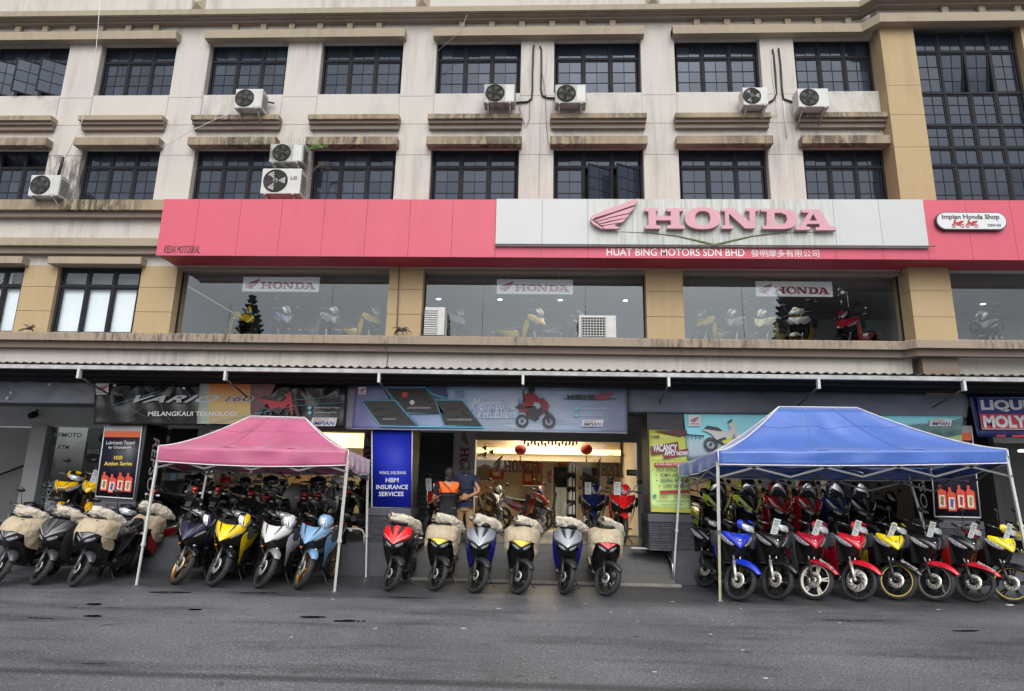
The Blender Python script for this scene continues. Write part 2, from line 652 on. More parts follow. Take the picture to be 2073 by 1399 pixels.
def window(x0, x1, z0, z1, y, cols, bands, swing={}, parent=B, me=None, frame=FRAME, name='window'):
    """frame of bars with panes; bands are (z0, z1, panes across, panes up); swing {(col, band): (hinge, angle)}"""
    fm = MB()
    fw = .045
    fm.box(x0, x1, y - .03, y + .05, z0, z0 + fw)
    fm.box(x0, x1, y - .03, y + .05, z1 - fw, z1)
    fm.box(x0, x0 + fw, y - .03, y + .05, z0 + fw, z1 - fw)
    fm.box(x1 - fw, x1, y - .03, y + .05, z0 + fw, z1 - fw)
    cw = (x1 - x0 - 2 * fw) / cols
    for c in range(1, cols):
        xc = x0 + fw + cw * c
        fm.box(xc - .022, xc + .022, y - .028, y + .045, z0 + fw, z1 - fw)
    panes = []
    for bi, (bz0, bz1, nx, nz) in enumerate(bands):
        if bi:
            fm.box(x0 + fw, x1 - fw, y - .032, y + .047, bz0 - .025, bz0 + .02)
        for c in range(cols):
            a0, a1 = x0 + fw + cw * c + .024, x0 + fw + cw * (c + 1) - .024
            b0, b1 = bz0 + .022, bz1 - .028
            T = Matrix.Identity(4)
            if (c, bi) in swing:
                hinge, ang = swing[(c, bi)]
                piv = {'l': Vector((a0, y - .02, 0)), 'r': Vector((a1, y - .02, 0)), 't': Vector((0, y - .02, b1))}[hinge]
                T = Matrix.Translation(piv) @ Matrix.Rotation(ang, 4, 'X' if hinge == 't' else 'Z') @ Matrix.Translation(-piv)
            st = MB()
            s = .028
            for q in ((a0, a1, b0, b0 + s), (a0, a1, b1 - s, b1), (a0, a0 + s, b0 + s, b1 - s), (a1 - s, a1, b0 + s, b1 - s)):
                st.box(q[0], q[1], y - .015, y + .025, q[2], q[3])
            pw, ph = (a1 - a0 - 2 * s) / nx, (b1 - b0 - 2 * s) / nz
            for i in range(1, nx):
                st.box(a0 + s + pw * i - .006, a0 + s + pw * i + .006, y - .008, y + .016, b0 + s, b1 - s)
            for j in range(1, nz):
                st.box(a0 + s, a1 - s, y - .009, y + .017, b0 + s + ph * j - .006, b0 + s + ph * j + .006)
            fm.merge(st, T)
            for i in range(nx):
                for j in range(nz):
                    panes.append(T @ Matrix.Translation((a0 + s + pw * (i + .5), y + .004, b0 + s + ph * (j + .5))) @
                                 Matrix.Rotation(random.gauss(0, .006), 4, 'X') @ Matrix.Rotation(random.gauss(0, .006), 4, 'Z') @ Matrix.Diagonal((pw - .008, .006, ph - .008, 1)))
    w = fm.build(name, frame, parent)
    for T in panes:
        if N_PANE[0] < 300:
            o = link('pane', me or PANE_MESH, w)
            o.matrix_basis = T
            N_PANE[0] += 1
        else:
            STUFF_PANE.merge(UNIT, T)
    return w


def bands2(z0, z1):
    zt = z0 + (z1 - z0) * .70
    return [(z0 + .03, zt, 2, 3), (zt, z1 - .03, 2, 1)]


YG = 12.66
for r, (z0, z1) in enumerate(ROWS):
    for i, (x0, x1) in enumerate(WX):
        sw_ = {}
        if r == 0 and i == 0:
            sw_ = {(0, 0): ('r', rad(30)), (1, 0): ('r', rad(34)), (2, 0): ('r', rad(34))}
        if r == 1 and i == 5:
            sw_ = {(1, 0): ('r', rad(28)), (2, 0): ('r', rad(28))}
        if r == 1 and i == 0:
            sw_ = {(1, 1): ('t', rad(38)), (2, 1): ('t', rad(38))}
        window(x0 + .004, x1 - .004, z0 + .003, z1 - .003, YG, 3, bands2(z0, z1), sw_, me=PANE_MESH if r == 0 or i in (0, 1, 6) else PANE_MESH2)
zz = [7.3] + [at(1930, y, 12.45).z for y in (339, 303, 258, 193, 110)] + [11.44]
window(7.92, 10.10, 7.28, 11.44, 12.4, 4, [(zz[0], zz[1], 2, 3), (zz[1], zz[2], 2, 1), (zz[2], zz[3], 2, 2), (zz[3], zz[4], 2, 3), (zz[4], zz[5], 2, 3), (zz[5], zz[6], 2, 1)],
       {(1, 4): ('t', rad(7)), (2, 4): ('t', rad(7))})
STUFF_PANE.build('pane', PANE, B, kind='stuff')
# first floor, left of the shop: white blind behind three lights
BLIND = M('white_blind', (.82, .85, .88), .7, var=.04)
BLINDGLASS = clear_glass('blind_glass', (.95, .97, .98), 1.2)
BP = UNIT.mesh('pane', BLINDGLASS)
for x0, x1 in ((-12.3, -10.96), (-10.21, -8.41)):
    N_PANE[0] = 0
    w = window(x0, x1, 4.56, 6.02, 12.62, 3, [(4.59, 5.62, 1, 1), (5.62, 5.99, 1, 1)], me=BP)
    MB().box(x0 + .04, x1 - .04, 12.685, 12.70, 4.56, 5.60).build('blind', BLIND, B)
    MB().box(x0 + .04, x1 - .04, 12.86, 12.88, 4.56, 6.02).build('room_wall', M('room_grey', (.3, .32, .34), .9), B)

# ------------------------------------------------------------------ first-floor showroom behind frameless glass
BAYS = [(-7.63, -3.13, (468, 672)), (-2.42, 2.13, (978, 1185)), (2.87, 7.24, (1503, 1717)), (8.03, 13, ())]
YS = 12.72
for x0, x1, seams in BAYS:
    xs = [x0 + .02] + [at(p, 615, YS).x for p in seams] + [x1 - .02]
    for a, b in zip(xs[:-1], xs[1:]):
        MB().box(a + .004, b - .004, YS, YS + .012, 4.55, 6.0).build('shopfront_pane', GLASS, B)
    MB().box(x0, x0 + .02, YS - .02, YS + .03, 4.55, 6.0).build('shopfront_frame', FRAME, B)
    MB().box(x1 - .02, x1, YS - .02, YS + .03, 4.55, 6.0).build('shopfront_frame', FRAME, B)
R_GREY = M('showroom_ceiling', (.36, .38, .40), .9)
R_RED = M('showroom_red', (.20, .04, .06), .8)
MB().box(-8.4, 13, 12.96, 17.6, 4.40, 4.53).build('floor', M('showroom_floor', (.12, .12, .13), .3), B)
MB().box(-8.4, 13, 12.96, 17.6, 6.2, 6.3).build('ceiling', R_GREY, B)
MB().box(-8.4, 13, 16.6, 16.7, 4.53, 5.62).build('feature_wall', R_RED, B)
MB().box(-8.4, 13, 16.72, 16.8, 4.53, 6.2).build('back_wall', R_GREY, B)
MB().box(-8.5, -8.42, 12.96, 16.7, 4.53, 6.2).build('side_wall', R_GREY, B)
MB().box(-7.6, 13, 13.0, 13.5, 5.93, 6.19).build('bulkhead', M('bulkhead_grey', (.18, .19, .19), .8), B)
LAMP = M('downlight_lens', (1, 1, 1), .5, emit=(1, .96, .88), estr=5)
DL = MB().lathe([(0, 0), (.055, 0)], axis='z', n=12).mesh('downlight', LAMP)
for px, py in ((888, 606), (1012, 607), (1134, 608), (1266, 609), (1990, 616), (735, 570), (872, 572), (1283, 575)):
    o = link('downlight', DL, B)
    p = atz(px, py, 6.19)
    o.location = (p.x, min(p.y, 16.4), 6.192)
RW = M('faded_white', (.42, .40, .42), .7)

# ------------------------------------------------------------------ ground floor
FZ = .58
YB = 16.3     # shopfront line at the back of the covered walkway
PILLARS = [(-8.50, -7.75), (-3.18, -2.43), (2.07, 2.83), (7.30, 8.02)]
DARKPIL = M('charcoal_paint', (.045, .047, .055), .55, var=.12)
STONE = M('ledge_stone', (.045, .05, .062), .6, var=.4, vscale=6, bump=.5, bscale=25)
for x0, x1 in PILLARS:
    MB().box(x0, x1, 12.42, 13.15, FZ, 3.5).build('pillar', DARKPIL, B)
    MB().box(x0 - .04, x1 + .04, 12.37, 13.19, 1.08, 1.22).build('pillar_cap', M('cap_stone', (.075, .08, .10), .5, var=.1), B, bevel=.01)
    z = FZ
    k = 0
    while z < 1.07:
        h = random.uniform(.035, .06)
        x = x0 - .03
        while x < x1 + .02:
            w = min(random.uniform(.14, .34), x1 + .03 - x)
            if w > .03:
                d = random.uniform(0, .018)
                MB().box(x, x + w - .005, 12.372 - d, 12.419, z, min(z + h, 1.078) - .005).build('stone', STONE, B)
            x += w
        for xs_ in ((x0 - .04, x0 - .001), (x1 + .001, x1 + .04)):
            MB().box(xs_[0], xs_[1], 12.42, 13.17, z, min(z + h, 1.078) - .005).build('stone', STONE, B)
        z += h
# wall over the walkway mouth, ceiling, cross walls
MB().box(-16, 14, 12.52, 12.9, 3.5, 3.56).build('beam', DARKPIL, B)
MB().box(-16, 14, 12.9, YB, 3.5, 3.56).build('ceiling', M('walk_ceiling', (.22, .22, .22), .8), B)
SHADE = M('pale_grey_paint', (.46, .47, .49), .6, var=.08)
MB().box(-16, 14, YB, YB + .2, 3.0, 3.5).build('shop_header', SHADE, B)
MB().box(-1.6, 2.45, YB - .06, YB - .002, 2.84, 3.12).build('shutter_box', M('shutter_box_grey', (.30, .29, .28), .5), B)
for x0, x1 in ((-13.15, -12.73), (-8.72, -8.4), (-4.42, -4.1), (-2.14, -1.59), (2.42, 2.78), (7.0, 7.55)):
    MB().box(x0, x1, YB - .12, YB + .3, FZ, 3.0).build('shop_pier', SHADE, B)
# ribbed shutter between the shops: each slat its own piece
SL = M('shutter_green_grey', (.055, .070, .072), .5, var=.15)
sl = MB()
sl.add([(-.98, 0, 0), (.98, 0, 0), (.98, -.035, .03), (-.98, -.035, .03), (-.98, 0, .125), (.98, 0, .125)], [(0, 1, 2, 3), (3, 2, 5, 4)])
slm = sl.mesh('slat', SL)
for k in range(19):
    o = link('slat', slm, B)
    o.location = (-3.12, YB, FZ + k * .128)
MB().box(-4.1, -2.14, YB + .02, YB + .1, FZ, 3.0).build('shutter_back', SL, B)
# glass fronts
for xs in ((-12.73, -11.0, -9.5), (-8.4, -7.0, -5.6, -4.42), (-1.59, -.55, .45, 1.42, 2.42), (2.78, 4.2, 5.6, 7.0)):
    for a, b in zip(xs[:-1], xs[1:]):
        MB().box(a + .006, b - .006, YB + .05, YB + .062, FZ + .03, 2.98).build('shop_pane', GLASS_G, B)
    MB().box(xs[0], xs[-1], YB + .02, YB + .09, FZ, FZ + .03).build('shop_frame', STEEL, B)
    MB().box(xs[0], xs[-1], YB + .02, YB + .09, 2.98, 3.0).build('shop_frame', STEEL, B)
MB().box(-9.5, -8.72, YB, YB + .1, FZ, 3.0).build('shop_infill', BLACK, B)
MB().box(-16, -13.15, YB + .6, YB + .7, FZ, 3.0).build('stair_lobby_wall', M('lobby_grey', (.2, .2, .21), .8), B)
MB().tube([(-15.5, YB + .4, 1.2), (-13.3, YB + .4, 2.1)], .03).build('stair_rail', FRAME, B)
# room behind
WARM = M('warm_room_wall', (.46, .38, .27), .85, var=.05)
MB().box(-12.7, 7.05, 21.0, 21.2, FZ, 3.4).build('back_wall', WARM, B)
MB().box(-12.7, 7.05, YB + .2, 21.0, 3.3, 3.4).build('ceiling', WARM, B)
MB().box(-12.7, 7.05, YB + .0, 21.0, .5, FZ).build('shop_floor', M('beige_floor', (.45, .38, .29), .25, var=.06), B)
MB().box(-4.3, -4.2, YB + .2, 21, FZ, 3.3).build('side_wall', WARM, B)
MB().box(-2.1, -2.0, YB + .2, 21, FZ, 3.3).build('side_wall', WARM, B)
MB().box(2.5, 2.6, YB + .3, 21, FZ, 3.3).build('side_wall', WARM, B)
MB().box(-9.6, -9.5, YB + .2, 21, FZ, 3.3).build('side_wall', M('painted_dim_wall', (.1, .1, .1), .9), B)
MB().box(-12.72, -9.61, YB + 1.4, YB + 1.5, FZ, 3.3).build('back_wall', M('painted_dim_green_wall', (.05, .058, .05), .9), B)  # added wall, painted near black so the left shop looks unlit
MB().box(-12.72, -9.61, YB + .2, YB + 1.4, 3.2, 3.29).build('ceiling', M('painted_dim_wall', (.1, .1, .1), .9), B)
# coved ceiling that glows over the middle shop, and over the shop on its left
COVE = M('cove_light', (1, .8, .4), .5, emit=(1, .74, .34), estr=1.9)
MB().box(-1.95, 2.4, 19.2, 19.3, 2.70, 2.85).build('cove_light', COVE, B)
MB().box(-1.95, 2.4, 19.31, 19.6, 2.5, 3.29).build('cove_soffit', WARM, B)
MB().box(-6.2, -4.4, 18.0, 18.1, 2.7, 3.1).build('cove_light', COVE, B)
for x, y in ((-1.2, 17.4), (-.2, 17.6), (1.0, 17.6), (1.9, 17.3), (-.6, 20.2), (.9, 20.2), (-6.8, 17.5), (-5.2, 17.6), (-7.6, 19.5), (3.6, 17.5), (5.2, 17.5), (2.24, 14.6), (-3.0, 14.6)):
    o = link('downlight', DL, B)
    o.location = (x, y, 3.292 if y > YB else 3.494)
for x, y, e, zl in ((0.2, 18.3, 165, 3.25), (-6.4, 18.3, 80, 3.25), (4.8, 18.3, 60, 3.25), (-5.4, 14.3, 14, 6.12), (-.2, 14.3, 14, 6.12), (5.0, 14.3, 14, 6.12), (10.5, 14.3, 14, 6.12)):
    ld = bpy.data.lights.new('shop_lamp', 'AREA')
    ld.energy = e
    ld.size = 2.0
    ld.color = (1, .84, .62) if zl < 4 else (1, .95, .88)
    lo = bpy.data.objects.new('shop_lamp', ld)
    COL.objects.link(lo)
    lo.location = (x, y, zl)
# stairs in the lobby on the right: white treads going up
WT = M('stair_tile', (.40, .39, .36), .5, var=.06)
for k in range(9):
    MB().box(7.55 + .16 * (8 - k) * .0, 8.75 - .145 * k, YB + .1 + .28 * k, YB + .1 + .28 * (k + 1), FZ + .17 * k, FZ + .17 * (k + 1) - .004).build('stair_step', WT, B)
MB().box(7.4, 9.6, YB + 2.8, YB + 2.9, FZ, 3.4).build('stair_wall', M('stair_white', (.5, .5, .47), .8), B)
MB().box(8.9, 9.0, 13.2, YB + 2.8, FZ, 3.5).build('stair_side_wall', M('dark_panel', (.03, .03, .033), .7), B)
MB().box(9.0, 14, YB + .4, YB + .5, FZ, 3.5).build('shop_back', M('grey_unit', (.10, .105, .11), .7), B)
MB().box(9.6, 10.6, YB - .3, YB + .35, FZ + .5, 2.9).build('steel_cabinet', M('cabinet_grey', (.22, .23, .23), .5), B)

# ------------------------------------------------------------------ ground, walkway, ramp
def asphalt():
    """worn wet road: coarse speckled chips, broad damp patches, a few standing puddles, oil drips and seams"""
    m = bpy.data.materials.new('asphalt')
    m.use_nodes = True
    nt = m.node_tree
    b = nt.nodes['Principled BSDF']
    N = lambda t: nt.nodes.new(t)
    L = nt.links.new
    tc = N('ShaderNodeTexCoord')

    def mapped(scale, rot=0.):
        mp = N('ShaderNodeMapping')
        mp.inputs['Scale'].default_value = scale
        mp.inputs['Rotation'].default_value = (0, 0, rad(rot))
        L(tc.outputs['Object'], mp.inputs['Vector'])
        return mp.outputs[0]

    def nz(scale, detail=4, src=None, rough=.6):
        n = N('ShaderNodeTexNoise')
        n.inputs['Scale'].default_value = scale
        n.inputs['Detail'].default_value = detail
        n.inputs['Roughness'].default_value = rough
        L(src or tc.outputs['Object'], n.inputs['Vector'])
        return n.outputs['Fac']

    def ramp(src, a, c, ca=(0, 0, 0, 1), cb=(1, 1, 1, 1)):
        r = N('ShaderNodeValToRGB')
        r.color_ramp.elements[0].position = a
        r.color_ramp.elements[1].position = c
        r.color_ramp.elements[0].color = ca
        r.color_ramp.elements[1].color = cb
        L(src, r.inputs['Fac'])
        return r.outputs['Color']

    def mx(f, a, bb, mode='MIX'):
        q = N('ShaderNodeMix')
        q.data_type = 'RGBA'
        q.blend_type = mode
        if isinstance(f, float):
            q.inputs['Factor'].default_value = f
        else:
            L(f, q.inputs['Factor'])
        L(a, q.inputs['A'])
        if isinstance(bb, tuple):
            q.inputs['B'].default_value = bb
        else:
            L(bb, q.inputs['B'])
        return q.outputs['Result']

    g = nz(44, 6, rough=.95)
    col = ramp(g, .40, .62, (.030, .032, .035, 1), (.335, .35, .385, 1))
    v = N('ShaderNodeTexVoronoi')
    v.inputs['Scale'].default_value = 75
    L(tc.outputs['Object'], v.inputs['Vector'])
    sx = N('ShaderNodeSeparateColor')
    L(v.outputs['Color'], sx.inputs[0])
    col = mx(.9, col, ramp(sx.outputs[0], .70, .98, (.88, .88, .88, 1), (1.7, 1.7, 1.75, 1)), 'MULTIPLY')
    col = mx(1., col, ramp(nz(.45, 6), .32, .68, (.66, .65, .645, 1), (1.22, 1.22, 1.24, 1)), 'MULTIPLY')
    # damp sheets drawn out along the road, and standing water in their hollows
    wet = nz(1.15, 8, mapped((.30, 1.35, 1), -4), .64)
    wetm = ramp(wet, .640, .685)
    col = mx(1., col, ramp(wet, .50, .66, (1, 1, 1, 1), (.50, .50, .50, 1)), 'MULTIPLY')
    # strip where the motorcycles stand: wet, with shade painted into the colour too
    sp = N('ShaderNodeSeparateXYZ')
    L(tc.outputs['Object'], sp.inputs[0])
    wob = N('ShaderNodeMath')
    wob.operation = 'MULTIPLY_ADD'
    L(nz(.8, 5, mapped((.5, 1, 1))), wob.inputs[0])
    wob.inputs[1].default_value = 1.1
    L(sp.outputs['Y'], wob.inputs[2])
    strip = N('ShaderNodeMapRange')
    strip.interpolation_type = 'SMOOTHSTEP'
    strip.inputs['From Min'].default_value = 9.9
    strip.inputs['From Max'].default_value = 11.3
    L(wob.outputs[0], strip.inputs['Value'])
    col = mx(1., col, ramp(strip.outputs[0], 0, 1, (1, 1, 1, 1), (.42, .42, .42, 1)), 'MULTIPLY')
    drip = ramp(nz(2.6, 5, None, .7), .62, .70, (1, 1, 1, 1), (.45, .44, .43, 1))
    col = mx(1., col, drip, 'MULTIPLY')
    col = mx(wetm, col, (.010, .010, .011, 1))
    # one long mended seam
    wv = N('ShaderNodeTexWave')
    wv.inputs['Scale'].default_value = .055
    wv.inputs['Distortion'].default_value = 1.2
    wv.inputs['Detail'].default_value = 4
    wv.inputs['Detail Scale'].default_value = 1.6
    L(mapped((.1, 1, 1), 86), wv.inputs['Vector'])
    col = mx(1., col, ramp(wv.outputs['Fac'], .0, .0035, (.42, .42, .42, 1), (1, 1, 1, 1)), 'MULTIPLY')
    L(col, b.inputs['Base Color'])
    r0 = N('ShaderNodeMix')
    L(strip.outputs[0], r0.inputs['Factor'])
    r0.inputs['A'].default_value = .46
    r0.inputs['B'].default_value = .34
    r = N('ShaderNodeMix')
    L(wetm, r.inputs['Factor'])
    L(r0.outputs['Result'], r.inputs['A'])
    r.inputs['B'].default_value = .04
    L(r.outputs['Result'], b.inputs['Roughness'])
    inv = N('ShaderNodeMath')
    inv.operation = 'SUBTRACT'
    inv.inputs[0].default_value = 1
    L(wetm, inv.inputs[1])
    bp = N('ShaderNodeBump')
    bp.inputs['Distance'].default_value = .014
    L(inv.outputs[0], bp.inputs['Strength'])
    L(g, bp.inputs['Height'])
    L(bp.outputs['Normal'], b.inputs['Normal'])
    return m


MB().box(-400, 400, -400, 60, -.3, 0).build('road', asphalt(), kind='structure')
KERB = M('concrete_kerb', (.22, .21, .195), .85, var=.3, vscale=4, bump=.3, bscale=30)
WALK = M('walkway_tile', (.17, .17, .17), .35, var=.15)
PL = M('plinth_paint', (.075, .082, .095), .75, var=.25)
mb = MB().box(-16, -2.4, 12.36, YB, 0.002, FZ - .001)
mb.box(2.45, 14, 12.36, YB, .002, FZ - .001)
mb.box(-2.4, 2.45, 13.1, YB, .002, FZ - .001)
w = mb.build('walkway', [PL], kind='structure')
TILE = M('ramp_tile', (.125, .125, .125), .28, var=.12, vscale=1.5)
TM = UNIT.mesh('tile', TILE)
x = -16.0
while x < 14:
    for j in range(6):
        o = link('tile', TM, w) if x > -4 and x < 3 else None
        if o:
            o.location = (x + .3, 12.8 + j * .6, FZ + .004)
            if -2.4 < x + .3 < 2.45 and j == 0:
                o.location.y = 13.25
                o.scale = (.594, .28, .012)
            else:
                o.scale = (.594, .594, .012)
    x += .6
# tiled ramp down to the road
rp = MB()
rp.add([(-2.4, 12.0, .01), (2.42, 12.0, .01), (2.42, 12.0, .05), (-2.4, 12.0, .05), (-2.4, 13.1, .01), (2.42, 13.1, .01), (2.42, 13.1, FZ - .012), (-2.4, 13.1, FZ - .012)],
       [(0, 1, 2, 3), (3, 2, 6, 7), (1, 5, 6, 2), (0, 3, 7, 4), (4, 7, 6, 5)])
ramp_o = rp.build('ramp', KERB, kind='structure')
sl_ang = math.atan2(FZ - .062, 1.1)
ln = math.hypot(1.1, FZ - .062)
for j in range(4):
    for i in range(8):
        o = link('tile', TM, ramp_o)
        t = (j + .5) / 4
        o.location = (-2.4 + .6025 * (i + .5), 12.0 + 1.1 * t, .058 + (FZ - .062) * t)
        o.rotation_euler = (sl_ang, 0, 0)
        o.scale = (.597, ln / 4 - .006, .012)
MB().box(-2.45, 2.5, 11.86, 11.998, .002, .06).build('kerb', KERB, kind='structure', bevel=.015)

# ------------------------------------------------------------------ slab-serif lettering and the wing, drawn in their own units
L_H = [[(497, 85), (607, 85), (607, 108), (590, 112), (590, 150), (710, 150), (710, 112), (672, 108), (672, 85), (813, 85), (813, 108), (780, 112), (780, 222), (820, 226), (820, 250), (680, 250), (680, 226), (710, 222), (710, 183), (590, 183), (590, 222), (625, 226), (625, 250), (500, 250), (500, 226), (530, 222), (530, 112), (497, 108)]]
L_O = [[(968 + 144 * math.cos(t) * abs(math.cos(t)) ** -.15, 166 + 88 * math.sin(t) * abs(math.sin(t) + 1e-9) ** -.12) for t in [2 * PI * k / 28 + .01 for k in range(28)]],
       [(968 + 62 * math.cos(t) * abs(math.cos(t)) ** -.15, 165 + 58 * math.sin(t) * abs(math.sin(t) + 1e-9) ** -.15) for t in [2 * PI * k / 20 + .01 for k in range(20)]]]
L_N = [[(1117, 88), (1225, 88), (1345, 195), (1345, 112), (1318, 108), (1318, 88), (1425, 88), (1425, 108), (1393, 112), (1393, 248), (1310, 248), (1180, 128), (1180, 222), (1215, 226), (1215, 250), (1120, 250), (1120, 226), (1148, 222), (1148, 112), (1117, 108)]]
L_D = [[(1437, 90), (1620, 90), (1690, 105), (1728, 140), (1732, 175), (1720, 215), (1680, 245), (1620, 253), (1450, 253), (1450, 230), (1485, 226), (1485, 115), (1437, 110)],
       [(1548, 122), (1600, 122), (1640, 140), (1650, 170), (1640, 205), (1600, 222), (1548, 222)]]
L_A = [[(1765, 95), (1912, 95), (1995, 230), (2047, 240), (2047, 263), (1880, 263), (1880, 240), (1915, 236), (1905, 212), (1812, 212), (1800, 232), (1835, 238), (1835, 260), (1720, 260), (1720, 238), (1752, 230), (1822, 122), (1765, 118)],
       [(1860, 132), (1890, 186), (1828, 186)]]
WING = [[(60, 165), (75, 145), (240, 75), (445, 5), (440, 30), (425, 55), (240, 118), (95, 162), (78, 178)],
        [(95, 186), (240, 130), (420, 71), (405, 97), (375, 122), (240, 152), (108, 192)],
        [(114, 198), (240, 160), (378, 130), (355, 160), (230, 184), (130, 209)],
        [(138, 216), (240, 191), (350, 166), (320, 197), (250, 208), (152, 224)],
        [(158, 231), (245, 214), (285, 212), (252, 220), (302, 250), (175, 250)],
        [(60, 165), (74, 182), (168, 249), (150, 250), (84, 214), (62, 186)]]


def outline(loops, fr, ext):
    """flat outline with holes, thickened: loops in drawing units, fr maps (u, v) to (x, z)"""
    cu = bpy.data.curves.new('outline', 'CURVE')
    cu.dimensions = '2D'
    cu.fill_mode = 'BOTH'
    cu.extrude = ext / 2
    for lp in loops:
        sp = cu.splines.new('POLY')
        sp.points.add(len(lp) - 1)
        for p, (u, v) in zip(sp.points, lp):
            x, z = fr(u, v)
            p.co = (x, z, 0, 1)
        sp.use_cyclic_u = True
    o = bpy.data.objects.new('outline', cu)
    COL.objects.link(o)
    me = bpy.data.meshes.new_from_object(o.evaluated_get(bpy.context.evaluated_depsgraph_get()))
    mb = MB()
    mb.v = [(v.co.x, -v.co.z, v.co.y) for v in me.vertices]
    mb.f = [list(p.vertices) for p in me.polygons]
    mb.m = [0] * len(mb.f)
    mb.sm = [False] * len(mb.f)
    bpy.data.objects.remove(o)
    bpy.data.curves.remove(cu)
    bpy.data.meshes.remove(me)
    return mb


def logo(x0, x1, z0, z1, y, ext=.004, wing=True, word=True):
    """wing and word fitted into the rectangle on the plane y"""
    ux0, ux1 = (60, 2047) if (wing and word) else ((60, 445) if wing else (497, 2047))
    vz0, vz1 = (263, 5) if wing else (263, 78)
    fr = lambda u, v: (x0 + (x1 - x0) * (u - ux0) / (ux1 - ux0), z0 + (z1 - z0) * (v - vz0) / (vz1 - vz0))
    mb = MB()
    if wing:
        for f in WING:
            mb.merge(outline([f], fr, ext))
    if word:
        for l in (L_H, L_O, L_N, L_D, L_A):
            mb.merge(outline(l, fr, ext))
    mb.v = [(a, b + y, c) for a, b, c in mb.v]
    return mb


# ------------------------------------------------------------------ the long signboard
RED = weather('faded_red_panel', (.575, .086, .140), (.36, .06, .09), .55, .5, zs=.35, xs=2.2, fine=False)
def white_panel():
    m = weather('white_panel', (.50, .525, .53), (.16, .19, .12), .0, .4, fine=False)
    nt = m.node_tree
    b = nt.nodes['Principled BSDF']
    old = b.inputs['Base Color'].links[0].from_socket
    tc = nt.nodes.new('ShaderNodeTexCoord')
    # moss and rain streaks below the letters: a soft-edged patch of the panel broken up by drawn-out noise
    sx = nt.nodes.new('ShaderNodeSeparateXYZ')
    nt.links.new(tc.outputs['Object'], sx.inputs[0])
    mr = nt.nodes.new('ShaderNodeMapRange')
    mr.interpolation_type = 'SMOOTHSTEP'
    ab = nt.nodes.new('ShaderNodeMath')
    ab.operation = 'SUBTRACT'
    ab.inputs[1].default_value = 3.35
    nt.links.new(sx.outputs['X'], ab.inputs[0])
    a2 = nt.nodes.new('ShaderNodeMath')
    a2.operation = 'ABSOLUTE'
    nt.links.new(ab.outputs[0], a2.inputs[0])
    mr.inputs['From Min'].default_value = 1.4
    mr.inputs['From Max'].default_value = 2.9
    mr.inputs['To Min'].default_value = 1
    mr.inputs['To Max'].default_value = 0
    nt.links.new(a2.outputs[0], mr.inputs['Value'])
    mp = nt.nodes.new('ShaderNodeMapping')
    mp.inputs['Scale'].default_value = (14, 1, .7)
    nt.links.new(tc.outputs['Object'], mp.inputs['Vector'])
    n = nt.nodes.new('ShaderNodeTexNoise')
    n.inputs['Scale'].default_value = 1.5
    n.inputs['Detail'].default_value = 7
    n.inputs['Roughness'].default_value = .7
    nt.links.new(mp.outputs[0], n.inputs['Vector'])
    r = nt.nodes.new('ShaderNodeValToRGB')
    r.color_ramp.elements[0].position = .4
    r.color_ramp.elements[1].position = .75
    nt.links.new(n.outputs['Fac'], r.inputs['Fac'])
    mu = nt.nodes.new('ShaderNodeMath')
    mu.operation = 'MULTIPLY'
    nt.links.new(r.outputs['Color'], mu.inputs[0])
    nt.links.new(mr.outputs['Result'], mu.inputs[1])
    mx = nt.nodes.new('ShaderNodeMix')
    mx.data_type = 'RGBA'
    nt.links.new(mu.outputs[0], mx.inputs['Factor'])
    nt.links.new(old, mx.inputs['A'])
    mx.inputs['B'].default_value = (.22, .25, .15, 1)
    nt.links.new(mx.outputs['Result'], b.inputs['Base Color'])
    return m


WPANEL = white_panel()
MOSS = M('moss_stain', (.13, .17, .07), .9, var=.4, vscale=9)
PINKRED = M('sun_bleached_red', (.56, .29, .345), .5, var=.06, vscale=3)
LETTER_WHITE = M('white_lettering', (.78, .78, .78), .5)
LETTER_BLACK = M('black_lettering', (.02, .02, .022), .5)
LETTER_RED = M('red_lettering', (.45, .02, .04), .5)
YS0 = 11.85
sb = thing('signboard', (0, 12.3, 6.6), 'long red and white signboard with raised wing emblem across the shop front', 'signboard')
MB().box(-7.70, 14, YS0 + .03, 12.49, 6.06, 7.25).build('sign_core', M('sign_side_red', (.35, .03, .05), .5), sb)
SX = [-7.73] + [at(p, 404, YS0).x for p in (405, 490, 573, 659, 745, 832, 918, 1005)]
for a, b in zip(SX[:-1], SX[1:]):
    MB().box(a + .003, b - .003, YS0, YS0 + .03, 6.045, 7.27).build('red_panel', RED, sb)
WXs = [at(p, 404, YS0 - .05).x for p in (1005, 1098, 1190, 1685, 1777, 1868)]
for a, b in zip(WXs[:-1], WXs[1:]):
    MB().box(a + .003, b - .003, YS0 - .05, YS0 + .0295, 6.262, 7.26).build('white_panel', WPANEL, sb)
    MB().box(a + .003, b - .003, YS0 + .001, YS0 + .031, 6.045, 6.25).build('red_strip', RED, sb)
xs = [WXs[-1]] + [at(p, 420, YS0).x for p in (1955, 2045)] + [10.6, 12, 13.5]
for a, b in zip(xs[:-1], xs[1:]):
    MB().box(a + .003, b - .003, YS0, YS0 + .03, 6.045, 7.27).build('red_panel', RED, sb)
MB().bar((WXs[0], YS0 - .075, 6.285), (WXs[-1] + .1, YS0 - .075, 6.285), .013).build('light_rail', M('rail_grey', (.16, .16, .16), .5), sb)
